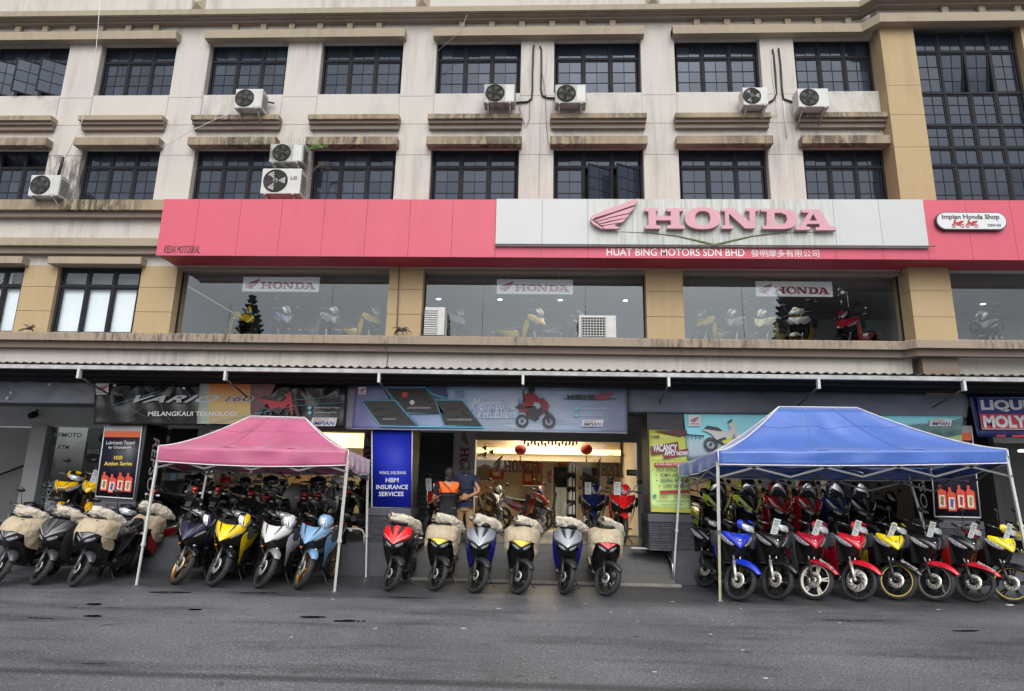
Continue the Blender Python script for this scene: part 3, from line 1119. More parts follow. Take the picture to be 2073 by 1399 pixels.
# raised letters stand off the panel
yl = YS0 - .16
zc = lambda px, py: at(px, py, yl)
for nm, lp in (('H', L_H), ('O', L_O), ('N', L_N), ('D', L_D), ('A', L_A)):
    fr = lambda u, v: (at(1180 + u / 3.987, 400 + v / 3.987, yl).x, at(1180 + u / 3.987, 400 + v / 3.987, yl).z)
    mb = outline(lp, fr, .08)
    mb.v = [(a, b + yl + .04, c) for a, b, c in mb.v]
    mb.build('raised_letter', PINKRED, sb)
for f in WING:
    mb = outline([f], fr, .07)
    mb.v = [(a, b + yl + .04, c) for a, b, c in mb.v]
    mb.build('wing_feather', PINKRED, sb)
# the shallow chevron line under the word: a thin raised bead with dirt caught on it
cv = [(1255, 469), (1320, 472), (1370, 478), (1410, 487), (1447, 496), (1484, 487), (1524, 478), (1580, 472), (1660, 470)]
MB().tube([at(x, y, YS0 - .055) for x, y in cv], [.004, .009, .014, .02, .028, .02, .014, .009, .004], 6, flat=.5, up=(0, 1, 0)).build('chevron_bead', MOSS, sb)
fit_text('HUAT BING MOTORS SDN BHD', at(1228, 512, YS0).x, at(1507, 512, YS0).x, at(1367, 511, YS0).z, YS0 - .004, .155, bold=.006, ext=.002).build('lettering', LETTER_WHITE, sb)
fit_text('發明摩多有限公司', at(1520, 513, YS0).x, at(1658, 513, YS0).x, at(1590, 513, YS0).z, YS0 - .004, .15, ext=.002).build('lettering', LETTER_WHITE, sb)
fit_text('KEDAI MOTOSIKAL', at(333, 505, YS0).x, at(405, 505, YS0).x, at(370, 505, YS0).z, YS0 - .004, .16, ext=.002).build('lettering', LETTER_BLACK, sb)

# oval shop badge on the red
p0, p1 = at(1894, 447, YS0 - .06), at(2037, 447, YS0 - .06)
cx, cz, hw, hh = (p0.x + p1.x) / 2, (p0.z + p1.z) / 2 - .01, (p1.x - p0.x) / 2, .185
ov = thing('shop_badge', (cx, YS0 - .01, cz), 'white pill shaped badge with two red motorcycles on the red signboard', 'sign')
pl = lambda s: [(cx + (hw - hh) * (1 if math.cos(t) >= 0 else -1) + hh * s * math.cos(t), cz + hh * s * math.sin(t)) for t in [2 * PI * k / 32 + .001 for k in range(32)]]
MB().prism(pl(1.0), lambda u, v, w: (u, YS0 - .01 - w, v), .06).build('badge_rim', M('badge_rim', (.05, .05, .055), .5), ov)
MB().prism(pl(.9), lambda u, v, w: (u, YS0 - .068 - w, v), .012).build('badge_face', M('badge_face', (.62, .63, .65), .4), ov)
yb = YS0 - .084
fit_text('Impian Honda Shop', at(1907, 440, yb).x, at(2023, 440, yb).x, at(1965, 440, yb).z, yb, .125, bold=.012, ext=.002).build('lettering', LETTER_BLACK, ov)
fit_text('DSW-03', at(2000, 456, yb).x, at(2026, 456, yb).x, at(2013, 456, yb).z, yb, .05, ext=.002).build('lettering', LETTER_BLACK, ov)


def side_bike(x0, x1, z0, y, m=0, m2=1, faces_right=False):
    """small printed motorcycle seen from the side, length x0..x1, wheels standing on z0"""
    L = x1 - x0
    f = (lambda u, v: (x1 - u * L, y, z0 + v * L)) if not faces_right else (lambda u, v: (x0 + u * L, y, z0 + v * L))
    mb = MB()
    for c in (.17, .83):
        k = 14
        o = [f(c + .165 * math.cos(2 * PI * i / k), .165 + .165 * math.sin(2 * PI * i / k)) for i in range(k)]
        i_ = [f(c + .10 * math.cos(2 * PI * i / k), .165 + .10 * math.sin(2 * PI * i / k)) for i in range(k)]
        mb.add(o + i_, [(i, (i + 1) % k, k + (i + 1) % k, k + i) for i in range(k)], m2)
        mb.poly([f(c + .04 * math.cos(2 * PI * i / 8), .165 + .04 * math.sin(2 * PI * i / 8)) for i in range(8)], m2)
    lift = lambda ps, d=.003: [(a, b - d, c) for a, b, c in ps]
    mb.poly(lift([f(*p) for p in ((-.02, .50), (.10, .56), (.38, .52), (.55, .46), (.70, .58), (.80, .50), (.62, .30), (.45, .22), (.30, .28), (.20, .40))]), m)
    mb.poly(lift([f(*p) for p in ((.02, .52), (.10, .60), (.36, .56), (.46, .48), (.40, .47))], .006), m2)
    mb.poly(lift([f(*p) for p in ((.60, .62), (.72, .72), (.78, .60), (.84, .18), (.80, .17), (.70, .48))], .005), m)
    mb.poly(lift([f(*p) for p in ((.58, .70), (.68, .76), (.70, .72), (.60, .67))], .006), m2)
    mb.poly(lift([f(*p) for p in ((.28, .26), (.50, .16), (.60, .24), (.50, .34))], .007), m2)
    mb.poly(lift([f(*p) for p in ((.66, .34), (.84, .36), (.98, .28), (.84, .40))], .007), m)
    return mb


PR_RED = M('print_red', (.42, .02, .035), .45)
PR_BLACK = M('print_black', (.018, .018, .02), .4)
side_bike(at(1927, 460, yb).x, at(1953, 460, yb).x, at(1940, 461, yb).z, yb).build('badge_print', [PR_RED, PR_RED], ov)
side_bike(at(1955, 460, yb).x, at(1981, 460, yb).x, at(1968, 461, yb).z, yb).build('badge_print', [PR_RED, PR_RED], ov)

# ------------------------------------------------------------------ signs hung inside the showroom glass
BOARD = M('sign_white', (.78, .80, .81), .5)
SIGN_RED = M('sign_red', (.30, .03, .055), .5)
for k, (a, t, b, u, lab) in enumerate(((493, 560, 645, 591, ''),
                                       (1006, 565, 1160, 596, 'white hanging board with red wing in the middle showroom bay between two condensers'),
                                       (1529, 569, 1687, 601, 'white hanging board with red wing in the showroom bay showing conifer reflections'))):
    y = 12.78
    A, Z = at(a, t, y), at(b, u, y)
    hs = thing('hanging_sign', ((A.x + Z.x) / 2, y, Z.z), ('white hanging board with red wing in the showroom bay under the plain red panels', 'white hanging board with red wing in the middle showroom bay above the condensers', 'white hanging board with red wing in the bay that mirrors conifers')[k], 'hanging sign', 'boards hung in the showroom windows')
    MB().box(A.x, Z.x, y, y + .02, Z.z, A.z).build('board', BOARD, hs, bevel=.006)
    w = Z.x - A.x
    logo(A.x + w * .04, Z.x - w * .04, Z.z + .05, A.z - .05, y - .003).build('lettering', SIGN_RED, hs)
    for q in (.14, .82):
        MB().bar((A.x + w * q, y + .01, A.z), (A.x + w * q, y + .01, 6.0), .008, 6).build('hanger', STEEL, hs)
y = 12.82
A, Z = at(-95, 553, y), at(22, 582, y)
hs = thing('hanging_sign', (A.x, y, Z.z), 'white board with wing cut off by the frame edge above the white blind', 'hanging sign', 'boards hung in the showroom windows')
MB().box(A.x, Z.x, y, y + .02, Z.z, A.z).build('board', BOARD, hs)
logo(A.x + .05, Z.x - .05, Z.z + .05, A.z - .05, y - .003).build('lettering', SIGN_RED, hs)
for a, c, yy in ((455, 512, 608), (930, 990, 628), (1408, 1475, 622), (1935, 1992, 627)):
    p, q = at(a, yy, 16.57), at(c, yy, 16.57)
    logo(p.x, q.x, p.z - .06, p.z + .1, 16.585).build('wall_lettering', RW, B)

# ------------------------------------------------------------------ air-conditioner condensers
AC_WHITE = M('condenser_white', (.52, .53, .52), .45, var=.12, vscale=4)
AC_OLD = weather('condenser_old', (.42, .43, .41), (.05, .06, .04), .8, .6, zs=2, xs=6, lo=.42, hi=.6)
AC_DARK = M('condenser_dark', (.02, .022, .02), .7)
AC_MOSS = M('condenser_moss', (.05, .06, .035), .8, var=.6, vscale=20)
AC_GRILLE = M('grille_grey', (.075, .08, .08), .5)
AC_LIGHT = M('fan_white', (.5, .5, .5), .5)
BRK = M('bracket_grey', (.33, .32, .31), .6, var=.25)
PIPE = M('pipe_black', (.015, .015, .017), .6)


def condenser(px0, py0, px1, py1, y, label, old=False, white_fan=False, square=False, feet=False, mark=None, label_panel=True):
    A, Z = at(px0, py0, y), at(px1, py1, y)
    x0, x1, z0, z1 = A.x, Z.x, Z.z, A.z
    w, h, d = x1 - x0, z1 - z0, .30
    t = thing('condenser', ((x0 + x1) / 2, y + .15, z0), label, 'air conditioner', 'condensers on the building wall')
    case = AC_OLD if old else AC_WHITE
    MB().box(x0, x1, y, y + d, z0, z1).build('casing', case, t, bevel=.012)
    cx, cz, r = x0 + w * .36, z0 + h * .51, min(h * .43, w * .34)
    if square:
        MB().box(x0 + w * .06, x0 + w * .72, y - .006, y - .001, z0 + h * .06, z0 + h * .92).build('fan_opening', AC_DARK, t)
        g = MB()
        for i in range(9):
            xx = x0 + w * (.08 + .62 * i / 8)
            g.box(xx - .006, xx + .006, y - .02, y - .008, z0 + h * .07, z0 + h * .91)
        for i in range(8):
            zz_ = z0 + h * (.08 + .82 * i / 7)
            g.box(x0 + w * .07, x0 + w * .71, y - .024, y - .012, zz_ - .006, zz_ + .006)
        g.build('grille', AC_LIGHT, t, kind='stuff')
    else:
        MB().lathe([(0, -.004), (r, -.004), (r + .012, -.012), (r + .016, 0)], (cx, y, cz), 'y', 24).build('fan_opening', AC_DARK, t)
        f = MB()
        for k in range(5 if not white_fan else 3):
            t0 = 2 * PI * k / (5 if not white_fan else 3)
            f.prism([(.05 * math.cos(t0), .05 * math.sin(t0)), (r * .9 * math.cos(t0 - .3), r * .9 * math.sin(t0 - .3)), (r * .92 * math.cos(t0 + .4), r * .92 * math.sin(t0 + .4))], lambda u, v, q: (cx + u, y - .0075 - q, cz + v), .002)
        f.lathe([(0, -.012), (r * .22, -.012), (r * .22, -.006)], (cx, y, cz), 'y', 12)
        f.build('fan', AC_LIGHT if white_fan else AC_GRILLE, t)
        g = MB()
        for q in (.3, .5, .7, .88, 1.0):
            g.lathe([(r * q - .004, -.018), (r * q + .004, -.018), (r * q, -.024)], (cx, y, cz), 'y', 20, close=True)
        for k in range(8):
            a = PI * k / 8
            g.bar((cx - r * math.cos(a), y - .02, cz - r * math.sin(a)), (cx + r * math.cos(a), y - .02, cz + r * math.sin(a)), .003, 4)
        g.build('grille', AC_MOSS if old else AC_GRILLE, t, kind='stuff')
        if label_panel:
            MB().box(x0 + w * .70, x1 - w * .04, y - .005, y - .001, z0 + h * .06, z1 - h * .06).build('side_panel', case if not old else AC_WHITE, t)
    s = MB()
    for i in range(6):
        s.box(x1 + .001, x1 + .006, y + .04, y + d - .04, z0 + h * (.15 + .12 * i), z0 + h * (.20 + .12 * i))
    s.build('side_vent', AC_GRILLE, t, kind='stuff')
    for xx in (x0 + w * .14, x1 - w * .16):
        if feet:
            MB().box(xx - .05, xx + .05, y + .02, y + d - .02, z0 - .04, z0 - .001).build('foot', AC_DARK, t)
        else:
            m = MB().box(xx - .018, xx + .018, y - .02, 12.49, z0 - .035, z0 - .001)
            m.bar((xx, y + .03, z0 - .03), (xx, 12.485, z0 - .26), .014, 6)
            m.box(xx - .02, xx + .02, 12.478, 12.485, z0 - .34, z0 - .036)
            m.build('bracket', BRK, t)
    if mark:
        fit_text(mark, x0 + w * .74, x0 + w * .90, z0 + h * .62, y - .008, .07, bold=.01, ext=.002).build('lettering', AC_GRILLE, t)
    return t


YAC = 12.06
condenser(478, 180, 528, 218, YAC, 'small condenser on the top row beside the white drooping wire', old=False)
condenser(64, 354, 116, 396, YAC, 'condenser on the stained pier with a rusty bracket and torn pipe', old=False)
condenser(548, 291, 612, 328, YAC, 'weathered condenser with grass growing on top above the white one', old=True)
condenser(532, 341, 606, 392, YAC, 'big white condenser with a white fan just above the red panels', white_fan=True, mark='LG', label_panel=False)
condenser(980, 170, 1042, 207, YAC, 'mouldy green condenser with a torn blue label, pipe rising on its right', old=True)
condenser(1124, 171, 1187, 208, YAC, 'mouldy green condenser with the pipe rising on its left', old=True)
condenser(1503, 177, 1556, 212, YAC, 'cleaner condenser on the pale bracket with its black pipe on the right', white_fan=True)
condenser(1614, 179, 1680, 216, YAC, 'wide white condenser with side vents next to the tan pillar', label_panel=False)
condenser(1172, 638, 1248, 684, 12.30, 'white condenser with a square wire grille standing on the showroom ledge', square=True, feet=True)
# the other condenser on the ledge stands side on and shows its louvres
A, Z = at(860, 621, 12.28), at(884, 679, 12.28)
t = thing('condenser', (A.x, 12.45, Z.z), 'tall white condenser showing louvred end beside the showroom column', 'air conditioner', 'condensers on the building wall')
MB().box(A.x, Z.x + .14, 12.30, 12.66, 4.57, A.z).build('casing', AC_WHITE, t, bevel=.01)
for i in range(11):
    z = 4.60 + i * (A.z - 4.64) / 11
    MB().add([(A.x + .01, 12.298, z), (Z.x, 12.298, z), (Z.x, 12.275, z + .012), (A.x + .01, 12.275, z + .012), (A.x + .01, 12.298, z + .035), (Z.x, 12.298, z + .035)], [(0, 1, 2, 3), (3, 2, 5, 4)]).build('louvre', AC_WHITE, t)


def cable(name, pts, r, mat, label, cat, y=12.46, n=6):
    ps = [at(x, yy, y) for x, yy in pts]
    o = MB().tube(ps, r, n).build(name, mat)
    return tag(o, label, cat)


cable('pipe', [(1081, 92), (1080, 96), (1079, 120), (1078, 150), (1078, 180), (1076, 200), (1068, 206), (1045, 208)], .022, PIPE, 'black lagged pipe dropping to the mouldy condenser with the torn label', 'pipe')
cable('pipe', [(1093, 94), (1096, 100), (1096, 140), (1095, 180), (1098, 194), (1108, 198), (1126, 199)], .022, PIPE, 'black lagged pipe curving right into the second mouldy condenser', 'pipe')
cable('pipe', [(1564, 100), (1566, 110), (1570, 150), (1572, 190), (1566, 202), (1556, 208)], .020, PIPE, 'black pipe bending left to the cleaner condenser', 'pipe')
cable('pipe', [(1576, 98), (1580, 130), (1583, 180), (1586, 200), (1600, 205), (1616, 208)], .020, PIPE, 'black pipe bending right to the wide condenser', 'pipe')
cable('drain_pipe', [(1563, 112), (1565, 160), (1572, 200), (1573, 234), (1558, 235)], .009, WHITE_PAINT, 'thin white drain pipe hooked under the cleaner condenser', 'pipe')
cable('drain_pipe', [(1586, 205), (1590, 250), (1593, 279)], .010, WHITE_PAINT, 'thin white drain pipe hanging straight below the pale pier pipes', 'pipe')
cable('pipe', [(128, 318), (124, 335), (118, 355)], .03, PIPE, 'torn black pipe above the condenser on the stained pier', 'pipe', y=12.4)
cable('pipe', [(530, 207), (540, 206), (555, 209)], .018, PIPE, 'short black pipe behind the small top row condenser', 'pipe', y=12.4)
cable('wire', [(205, -30), (198, 60), (187, 190), (160, 260), (133, 320)], .0075, WHITE_PAINT, 'white wire hanging slantwise down the upper wall from the roof', 'wire', y=12.2)
cable('wire', [(488, 222), (440, 240), (380, 268), (345, 290), (325, 297)], .007, WHITE_PAINT, 'white wire drooping from the small condenser to the pier', 'wire', y=12.2)
cable('wire', [(1050, 215), (1060, 245), (1065, 258), (1072, 240), (1073, 200)], .005, PIPE, 'thin dark wire looping under the mouldy condensers', 'wire')
cable('wire', [(1098, 150), (1104, 190), (1106, 250), (1110, 292)], .005, PIPE, 'thin dark wire falling down the middle pier', 'wire')
cable('wire', [(1108, 30), (1107, 120), (1093, 260), (1091, 400)], .003, BRK, 'faint grey wire running the full height of the middle pier', 'wire')
cable('wire', [(948, 25), (930, 66), (884, 105)], .005, BRK, 'pale wire across the lintel over the window with the torn-label condenser', 'wire', y=12.25)
cable('drain_pipe', [(808, 540), (806, 600), (803, 680)], .012, M('rusty_pipe', (.16, .12, .08), .8), 'thin rusty pipe down the showroom column', 'pipe')
cable('wire', [(778, 690), (777, 700), (786, 715), (783, 742)], .008, PIPE, 'dark wire kinked over the ledge above the awning', 'wire', y=12.2)

# ferns that have seeded on the wall
LEAF = M('fern_green', (.11, .19, .035), .6, var=.3, vscale=9)
DRY = M('dry_weed', (.05, .045, .03), .9, var=.4)


def fern(px, py, y, fronds, ln, mat, label, droop=.9, name='fern', cat='plant'):
    p = at(px, py, y)
    t = thing(name, p, label, cat)
    for k in range(fronds):
        a = random.uniform(-1.3, 1.3)
        b = random.uniform(.3, 1.2)
        mb = MB()
        pts = []
        for i in range(7):
            s = i / 6 * ln
            pts.append(p + Vector((math.sin(a) * s * 1.0, -s * .5, s * b - droop * s * s / ln * .6)))
        mb.tube(pts, .004, 4)
        for i in range(1, 7):
            w = .07 * (1 - i / 8) * (ln / .4)
            for sd in (-1, 1):
                q = pts[i]
                mb.add([q, q + Vector((sd * w, -.01, .015)), q + Vector((sd * w * .9, -.015, -.015))], [(0, 1, 2)])
        mb.build('frond', mat, t)
    return t


fern(640, 305, 12.3, 9, .34, LEAF, 'bright green fern sprouting beside the weathered condenser')
fern(655, 338, 12.3, 6, .3, DRY, 'dark withered weed hanging under the green fern', 2.2)
fern(815, 672, 12.4, 14, .22, DRY, 'dry dark weed on the ledge at the foot of the showroom column', 1.4)
fern(62, 668, 12.4, 12, .2, DRY, 'dry grey weed on the ledge between the white blinds', 1.2)
t = thing('weed', at(590, 288, 12.15), 'thin dry grass blades standing on the weathered condenser', 'grass')
for k in range(9):
    p = at(565 + k * 6, 290, 12.15 + random.uniform(-.05, .1))
    MB().tube([p, p + Vector((random.uniform(-.03, .03), 0, .12)), p + Vector((random.uniform(-.08, .08), 0, random.uniform(.2, .3)))], [.004, .003, .001], 4).build('blade', M('dry_straw', (.25, .22, .12), .9), t)

# ------------------------------------------------------------------ awning over the walkway
aw = thing('awning', (0, 12.45, 3.6), 'dark corrugated awning with white gutter across the whole shop front', 'awning')
ROOFM = M('roof_sheet', (.045, .047, .045), .5, var=.4, vscale=2)
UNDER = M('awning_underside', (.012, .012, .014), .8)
rows = []
for (yy, zz_) in ((11.25, 3.70), (11.8, 3.715), (12.48, 3.735)):
    rows.append([(-15 + .0275 * i, yy, zz_ + .022 * max(-.55, math.sin(2 * PI * i / 6))) for i in range(1019)])
MB().grid(rows, 0, True).build('roof_sheet', ROOFM, aw, solid=.006)
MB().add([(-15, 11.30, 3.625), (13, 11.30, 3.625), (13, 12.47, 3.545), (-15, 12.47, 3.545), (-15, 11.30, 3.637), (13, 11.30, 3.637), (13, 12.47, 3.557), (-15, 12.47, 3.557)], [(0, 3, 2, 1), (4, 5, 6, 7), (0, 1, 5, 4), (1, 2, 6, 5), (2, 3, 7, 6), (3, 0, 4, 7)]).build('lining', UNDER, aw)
MB().box(-15, 13, 11.26, 11.34, 3.60, 3.672).build('gutter', M('gutter_white', (.42, .42, .42), .55, var=.35, vscale=5), aw)
BR = M('bracket_white', (.55, .55, .56), .5, var=.1)
for px in (160, 457, 768, 1059, 1353, 1655, 1948):
    x = at(px, 760, 11.3).x
    MB().box(x - .022, x + .022, 11.26, 11.34, 3.43, 3.599).build('bracket', BR, aw)
    MB().tube([(x, 11.34, 3.46), (x, 11.8, 3.36), (x, 12.24, 3.27)], .016, 6).build('strut', M('strut_grey', (.10, .10, .10), .6), aw)
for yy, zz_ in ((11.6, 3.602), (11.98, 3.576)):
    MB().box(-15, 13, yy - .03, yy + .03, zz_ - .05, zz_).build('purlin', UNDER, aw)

# ------------------------------------------------------------------ banners and panels
def sheet(name, corners, y, mat, label, cat='banner', fold=.02, nx=64, nz=10, pins=None, thick=.003, group=None, hem=None):
    """hanging cloth between four photographed corners TL TR BR BL, thrown into shallow folds"""
    TL, TR, BR_, BL = [at(px, py, y) for px, py in corners]
    c = (TL + TR + BR_ + BL) / 4
    t = thing(name, (c.x, y, BL.z), label, cat, group)
    rows = []
    for j in range(nz + 1):
        v = j / nz
        r = []
        for i in range(nx + 1):
            u = i / nx
            p = (TL * (1 - u) + TR * u) * (1 - v) + (BL * (1 - u) + BR_ * u) * v
            d = 0
            if fold:
                for pu in (pins or (0, .35, .68, 1)):
                    a = math.atan2((u - pu) * 6, v + .15)
                    d += math.sin(a * 9 + pu * 17) * math.exp(-((u - pu) * 5) ** 2) * .6
                d += .6 * math.sin(u * 23 + v * 3) * v + noise.noise(Vector((u * 9, v * 2.5, y + corners[0][0]))) * 1.0
            r.append((p.x, y + .02 + abs(fold) * d, p.z))
        rows.append(r)
    MB().grid(rows, 0, True).build('cloth', mat, t, solid=thick)
    return t


def pp(t, pts, mat, y, d=.03, name='print'):
    """a printed patch: outline given where the photograph shows it on that sheet"""
    return MB().prism([(at(a, b, y).x, at(a, b, y).z) for a, b in pts], lambda u, v, w: (u, y - d + .002 - w, v), .001).build(name, mat, t)


def pt(t, txt, px0, px1, py, h, mat, y, d=.034, **kw):
    """printed words from px0 to px1, cap height h in the photograph's pixels"""
    A, Z = at(px0, py, y), at(px1, py, y)
    hz = abs(at(px0, py - h / 2, y).z - at(px0, py + h / 2, y).z)
    tilt = math.atan2(Z.z - A.z, Z.x - A.x)
    mb = fit_text(txt, A.x, Z.x, (A.z + Z.z) / 2, y - d, hz, ext=.0006, **kw)
    cx = (A.x + Z.x) / 2
    mb.v = [(v[0], v[1], v[2] + (v[0] - cx) * math.tan(tilt)) for v in mb.v]
    return mb.build('lettering', mat, t)


def line(t, pts, w, mat, y, d=.032):
    ps = [at(a, b, y) for a, b in pts]
    return MB().tube([(p.x, y - d, p.z) for p in ps], w, 4, flat=.2, up=(0, 1, 0)).build('print', mat, t)


def gradient(name, stops, axis='X', lo=0., hi=1., rough=.35, var=.25, vs=1.2):
    """printed artwork: colours blended along the sheet, broken up with noise"""
    m = M(name, (.5, .5, .5), rough)
    nt = m.node_tree
    b = nt.nodes['Principled BSDF']
    tc = nt.nodes.new('ShaderNodeTexCoord')
    sp = nt.nodes.new('ShaderNodeSeparateXYZ')
    nt.links.new(tc.outputs['Object'], sp.inputs[0])
    n = nt.nodes.new('ShaderNodeTexNoise')
    n.inputs['Scale'].default_value = vs
    n.inputs['Detail'].default_value = 5
    nt.links.new(tc.outputs['Object'], n.inputs['Vector'])
    mr = nt.nodes.new('ShaderNodeMapRange')
    mr.inputs['From Min'].default_value = lo
    mr.inputs['From Max'].default_value = hi
    nt.links.new(sp.outputs[axis], mr.inputs['Value'])
    ad = nt.nodes.new('ShaderNodeMath')
    ad.operation = 'MULTIPLY_ADD'
    nt.links.new(n.outputs['Fac'], ad.inputs[0])
    ad.inputs[1].default_value = var
    nt.links.new(mr.outputs[0], ad.inputs[2])
    su = nt.nodes.new('ShaderNodeMath')
    su.operation = 'SUBTRACT'
    su.inputs[1].default_value = var / 2
    nt.links.new(ad.outputs[0], su.inputs[0])
    r = nt.nodes.new('ShaderNodeValToRGB')
    while len(r.color_ramp.elements) < len(stops):
        r.color_ramp.elements.new(.5)
    for e, (p, c) in zip(r.color_ramp.elements, stops):
        e.position = p
        e.color = (*lin(c), 1)
    nt.links.new(su.outputs[0], r.inputs['Fac'])
    nt.links.new(r.outputs[0], b.inputs['Base Color'])
    return m


def P_(name, c, rough=.45):
    return M('print_' + name, lin(c), rough)


WH, BK = P_('white', (215, 218, 222)), PR_BLACK
CY = P_('cyan', (120, 205, 225))
CHAR = P_('charcoal', (42, 42, 46))


def honda_tile(t, x0, y0, x1, y1, y, d=.03):
    pp(t, [(x0, y0), (x1, y0), (x1, y1), (x0, y1)], WH, y, d)
    A, Z = at(x0, y0, y), at(x1, y1, y)
    w, h = Z.x - A.x, A.z - Z.z
    logo(A.x + w * .12, Z.x - w * .12, Z.z + h * .32, A.z - h * .12, y - d - .002, .001, word=False).build('print', PR_RED, t)
    logo(A.x + w * .12, Z.x - w * .12, Z.z + h * .12, Z.z + h * .26, y - d - .002, .001, wing=False).build('print', PR_RED, t)


def impian(t, x0, y0, x1, y1, y, col):
    s = (y1 - y0) * .25
    pp(t, [(x0 + s, y0), (x1, y0), (x1 - s, y1), (x0, y1)], WH, y, .032)
    pt(t, 'SEMANGAT', x0 + s + 3, x0 + s + (x1 - x0) * .6, y0 + (y1 - y0) * .22, (y1 - y0) * .22, P_('orange', (205, 110, 70)), y, .036, shear=.2)
    pt(t, 'IMPIAN', x0 + 5, x1 - 5, y0 + (y1 - y0) * .66, (y1 - y0) * .5, col, y, .036, shear=.25, bold=.02)


YBN = 12.28
VIN = M('black_vinyl', lin((38, 37, 40)), .22, var=.5, vscale=2.2, bump=.15, bscale=9)
b1 = sheet('banner', [(193, 776), (703, 781), (695, 866), (188, 858)], YBN, VIN, 'creased black vinyl banner of a red scooter with slanted silver letters', fold=.022, nx=110, nz=14, pins=(.02, .18, .33, .62, .8, .98))
pp(b1, [(424, 777), (508, 778), (508, 858), (500, 859), (424, 858)], gradient('sunset_print', [(0, (160, 150, 120)), (.5, (205, 180, 110)), (1, (200, 120, 60))], 'Z', 2.7, 3.52), YBN, .026)
pp(b1, [(406, 777), (424, 777), (424, 858), (400, 858)], gradient('pale_green_print', [(0, (70, 90, 80)), (1, (160, 175, 160))], 'X', -6.9, -6.5, var=1.2, vs=9), YBN, .026)
pp(b1, [(508, 778), (560, 778), (520, 858), (508, 858)], gradient('purple_print', [(0, (60, 40, 55)), (1, (130, 90, 90))], 'Z', 2.7, 3.5, var=1.2, vs=6), YBN, .026)
honda_tile(b1, 196, 777, 222, 799, YBN)
pt(b1, 'VARIO', 272, 448, 808, 15, P_('silver', (190, 195, 205)), YBN, shear=.55, bold=.03, spacing=1.1)
pt(b1, '160', 454, 516, 808, 13, P_('silver', (190, 195, 205)), YBN, shear=.35, bold=.05)
pt(b1, '160', 457, 513, 808, 10, CHAR, YBN, .038, shear=.35, bold=.0)
pt(b1, 'MELANGKAUI TEKNOLOGI', 302, 481, 838, 9.5, WH, YBN, bold=.02)
A, Z = at(522, 852, YBN), at(606, 852, YBN)
side_bike(A.x, Z.x, A.z, YBN - .032, faces_right=True).build('print', [P_('scooter_red', (190, 60, 70)), P_('dark_grey', (58, 58, 64))], b1)
for q in ([(508, 845), (600, 810), (700, 803)], [(420, 860), (520, 838), (600, 822), (700, 815)], [(225, 822), (300, 800), (330, 790)]):
    line(b1, q, .004, CY, YBN)
for q in ([(320, 780), (285, 830), (240, 855)], [(322, 780), (330, 830), (350, 855)], [(560, 783), (580, 800), (590, 830)], [(250, 800), (270, 830), (300, 845)]):
    line(b1, q, .003, P_('glint', (150, 150, 155)), YBN, .03)
pt(b1, 'Honda Motorcycle Malaysia', 638, 690, 826, 4, WH, YBN)
pt(b1, 'hondamotorcycle.my', 638, 682, 836, 4, WH, YBN)
for yy in (826, 836):
    pp(b1, [(628 + 4 * math.cos(k * PI / 4), yy + 4 * math.sin(k * PI / 4)) for k in range(8)], CY, YBN)
impian(b1, 629, 846, 684, 863, YBN, P_('impian_blue', (40, 70, 150)))

b2 = sheet('banner', [(720, 780), (1270, 786), (1270, 878), (711, 869)], YBN, gradient('sky_blue_print', [(0, (98, 98, 150)), (.2, (140, 160, 205)), (.4, (168, 192, 224)), (.62, (196, 212, 234)), (.8, (158, 176, 206)), (1, (105, 112, 140))], 'X', -3.6, 1.7, rough=.4), 'blue banner of a rider on a red motorcycle with three dark slanted panels', fold=.010, nx=80)
_r = random.Random(9)
for k in range(26):
    x = 905 + k * 6.2 + _r.uniform(-2, 2)
    hgt = _r.uniform(6, 30)
    w_ = _r.uniform(2, 5)
    pp(b2, [(x, 838 - hgt), (x + w_, 838 - hgt), (x + w_, 846), (x, 846)], (P_('haze_tower_a', (148, 176, 214)), P_('haze_tower_b', (176, 200, 228)), P_('haze_tower_c', (128, 152, 196)))[k % 3], YBN, .024)
for k in range(10):
    y_ = 846 + k * 2.6
    x = _r.uniform(890, 1000)
    line(b2, [(x, y_), (x + _r.uniform(60, 240), y_ + .8)], .004, P_('road_glint', (215, 230, 245)), YBN, .025)
for q in ([(770, 863), (850, 864), (980, 866)], [(800, 811), (846, 863)], [(862, 785), (880, 800), (905, 806)]):
    line(b2, q, .02, P_('cyan_glow', (120, 205, 240)), YBN, .0255)
honda_tile(b2, 726, 784, 742, 799, YBN)
for q in ([(780, 785), (862, 785), (900, 837), (822, 837)], [(732, 811), (802, 811), (846, 862), (770, 862)], [(882, 811), (936, 811), (975, 862), (900, 862)]):
    pp(b2, q, CHAR, YBN, .028)
    line(b2, q + [q[0]], .012, CY, YBN, .030)
pp(b2, [(873, 783), (900, 783), (907, 797), (907, 806), (872, 806)], P_('tower_blue', (62, 78, 120)), YBN, .026)
pp(b2, [(921, 792), (940, 792), (940, 806), (921, 806)], P_('tower_pale', (128, 150, 185)), YBN, .026)
pp(b2, [(820 + 6 * math.cos(k * PI / 5), 799 + 6 * math.sin(k * PI / 5)) for k in range(10)], P_('lamp_red', (215, 60, 70)), YBN, .034)
pp(b2, [(835 + 5 * math.cos(k * PI / 5), 815 + 5 * math.sin(k * PI / 5)) for k in range(10)], WH, YBN, .034)
for q in ([(805, 790), (850, 800), (870, 815)], [(755, 830), (790, 825), (815, 845)], [(905, 830), (930, 825), (950, 845)], [(765, 845), (800, 838)], [(915, 848), (945, 838)]):
    line(b2, q, .010, P_('panel_grey', (95, 95, 100)), YBN, .034)
pt(b2, 'LAMPU BELAKANG BAHARU', 826, 872, 826, 3.5, WH, YBN, .036)
pt(b2, 'ENJIN BAHARU', 776, 802, 849, 3, WH, YBN, .036)
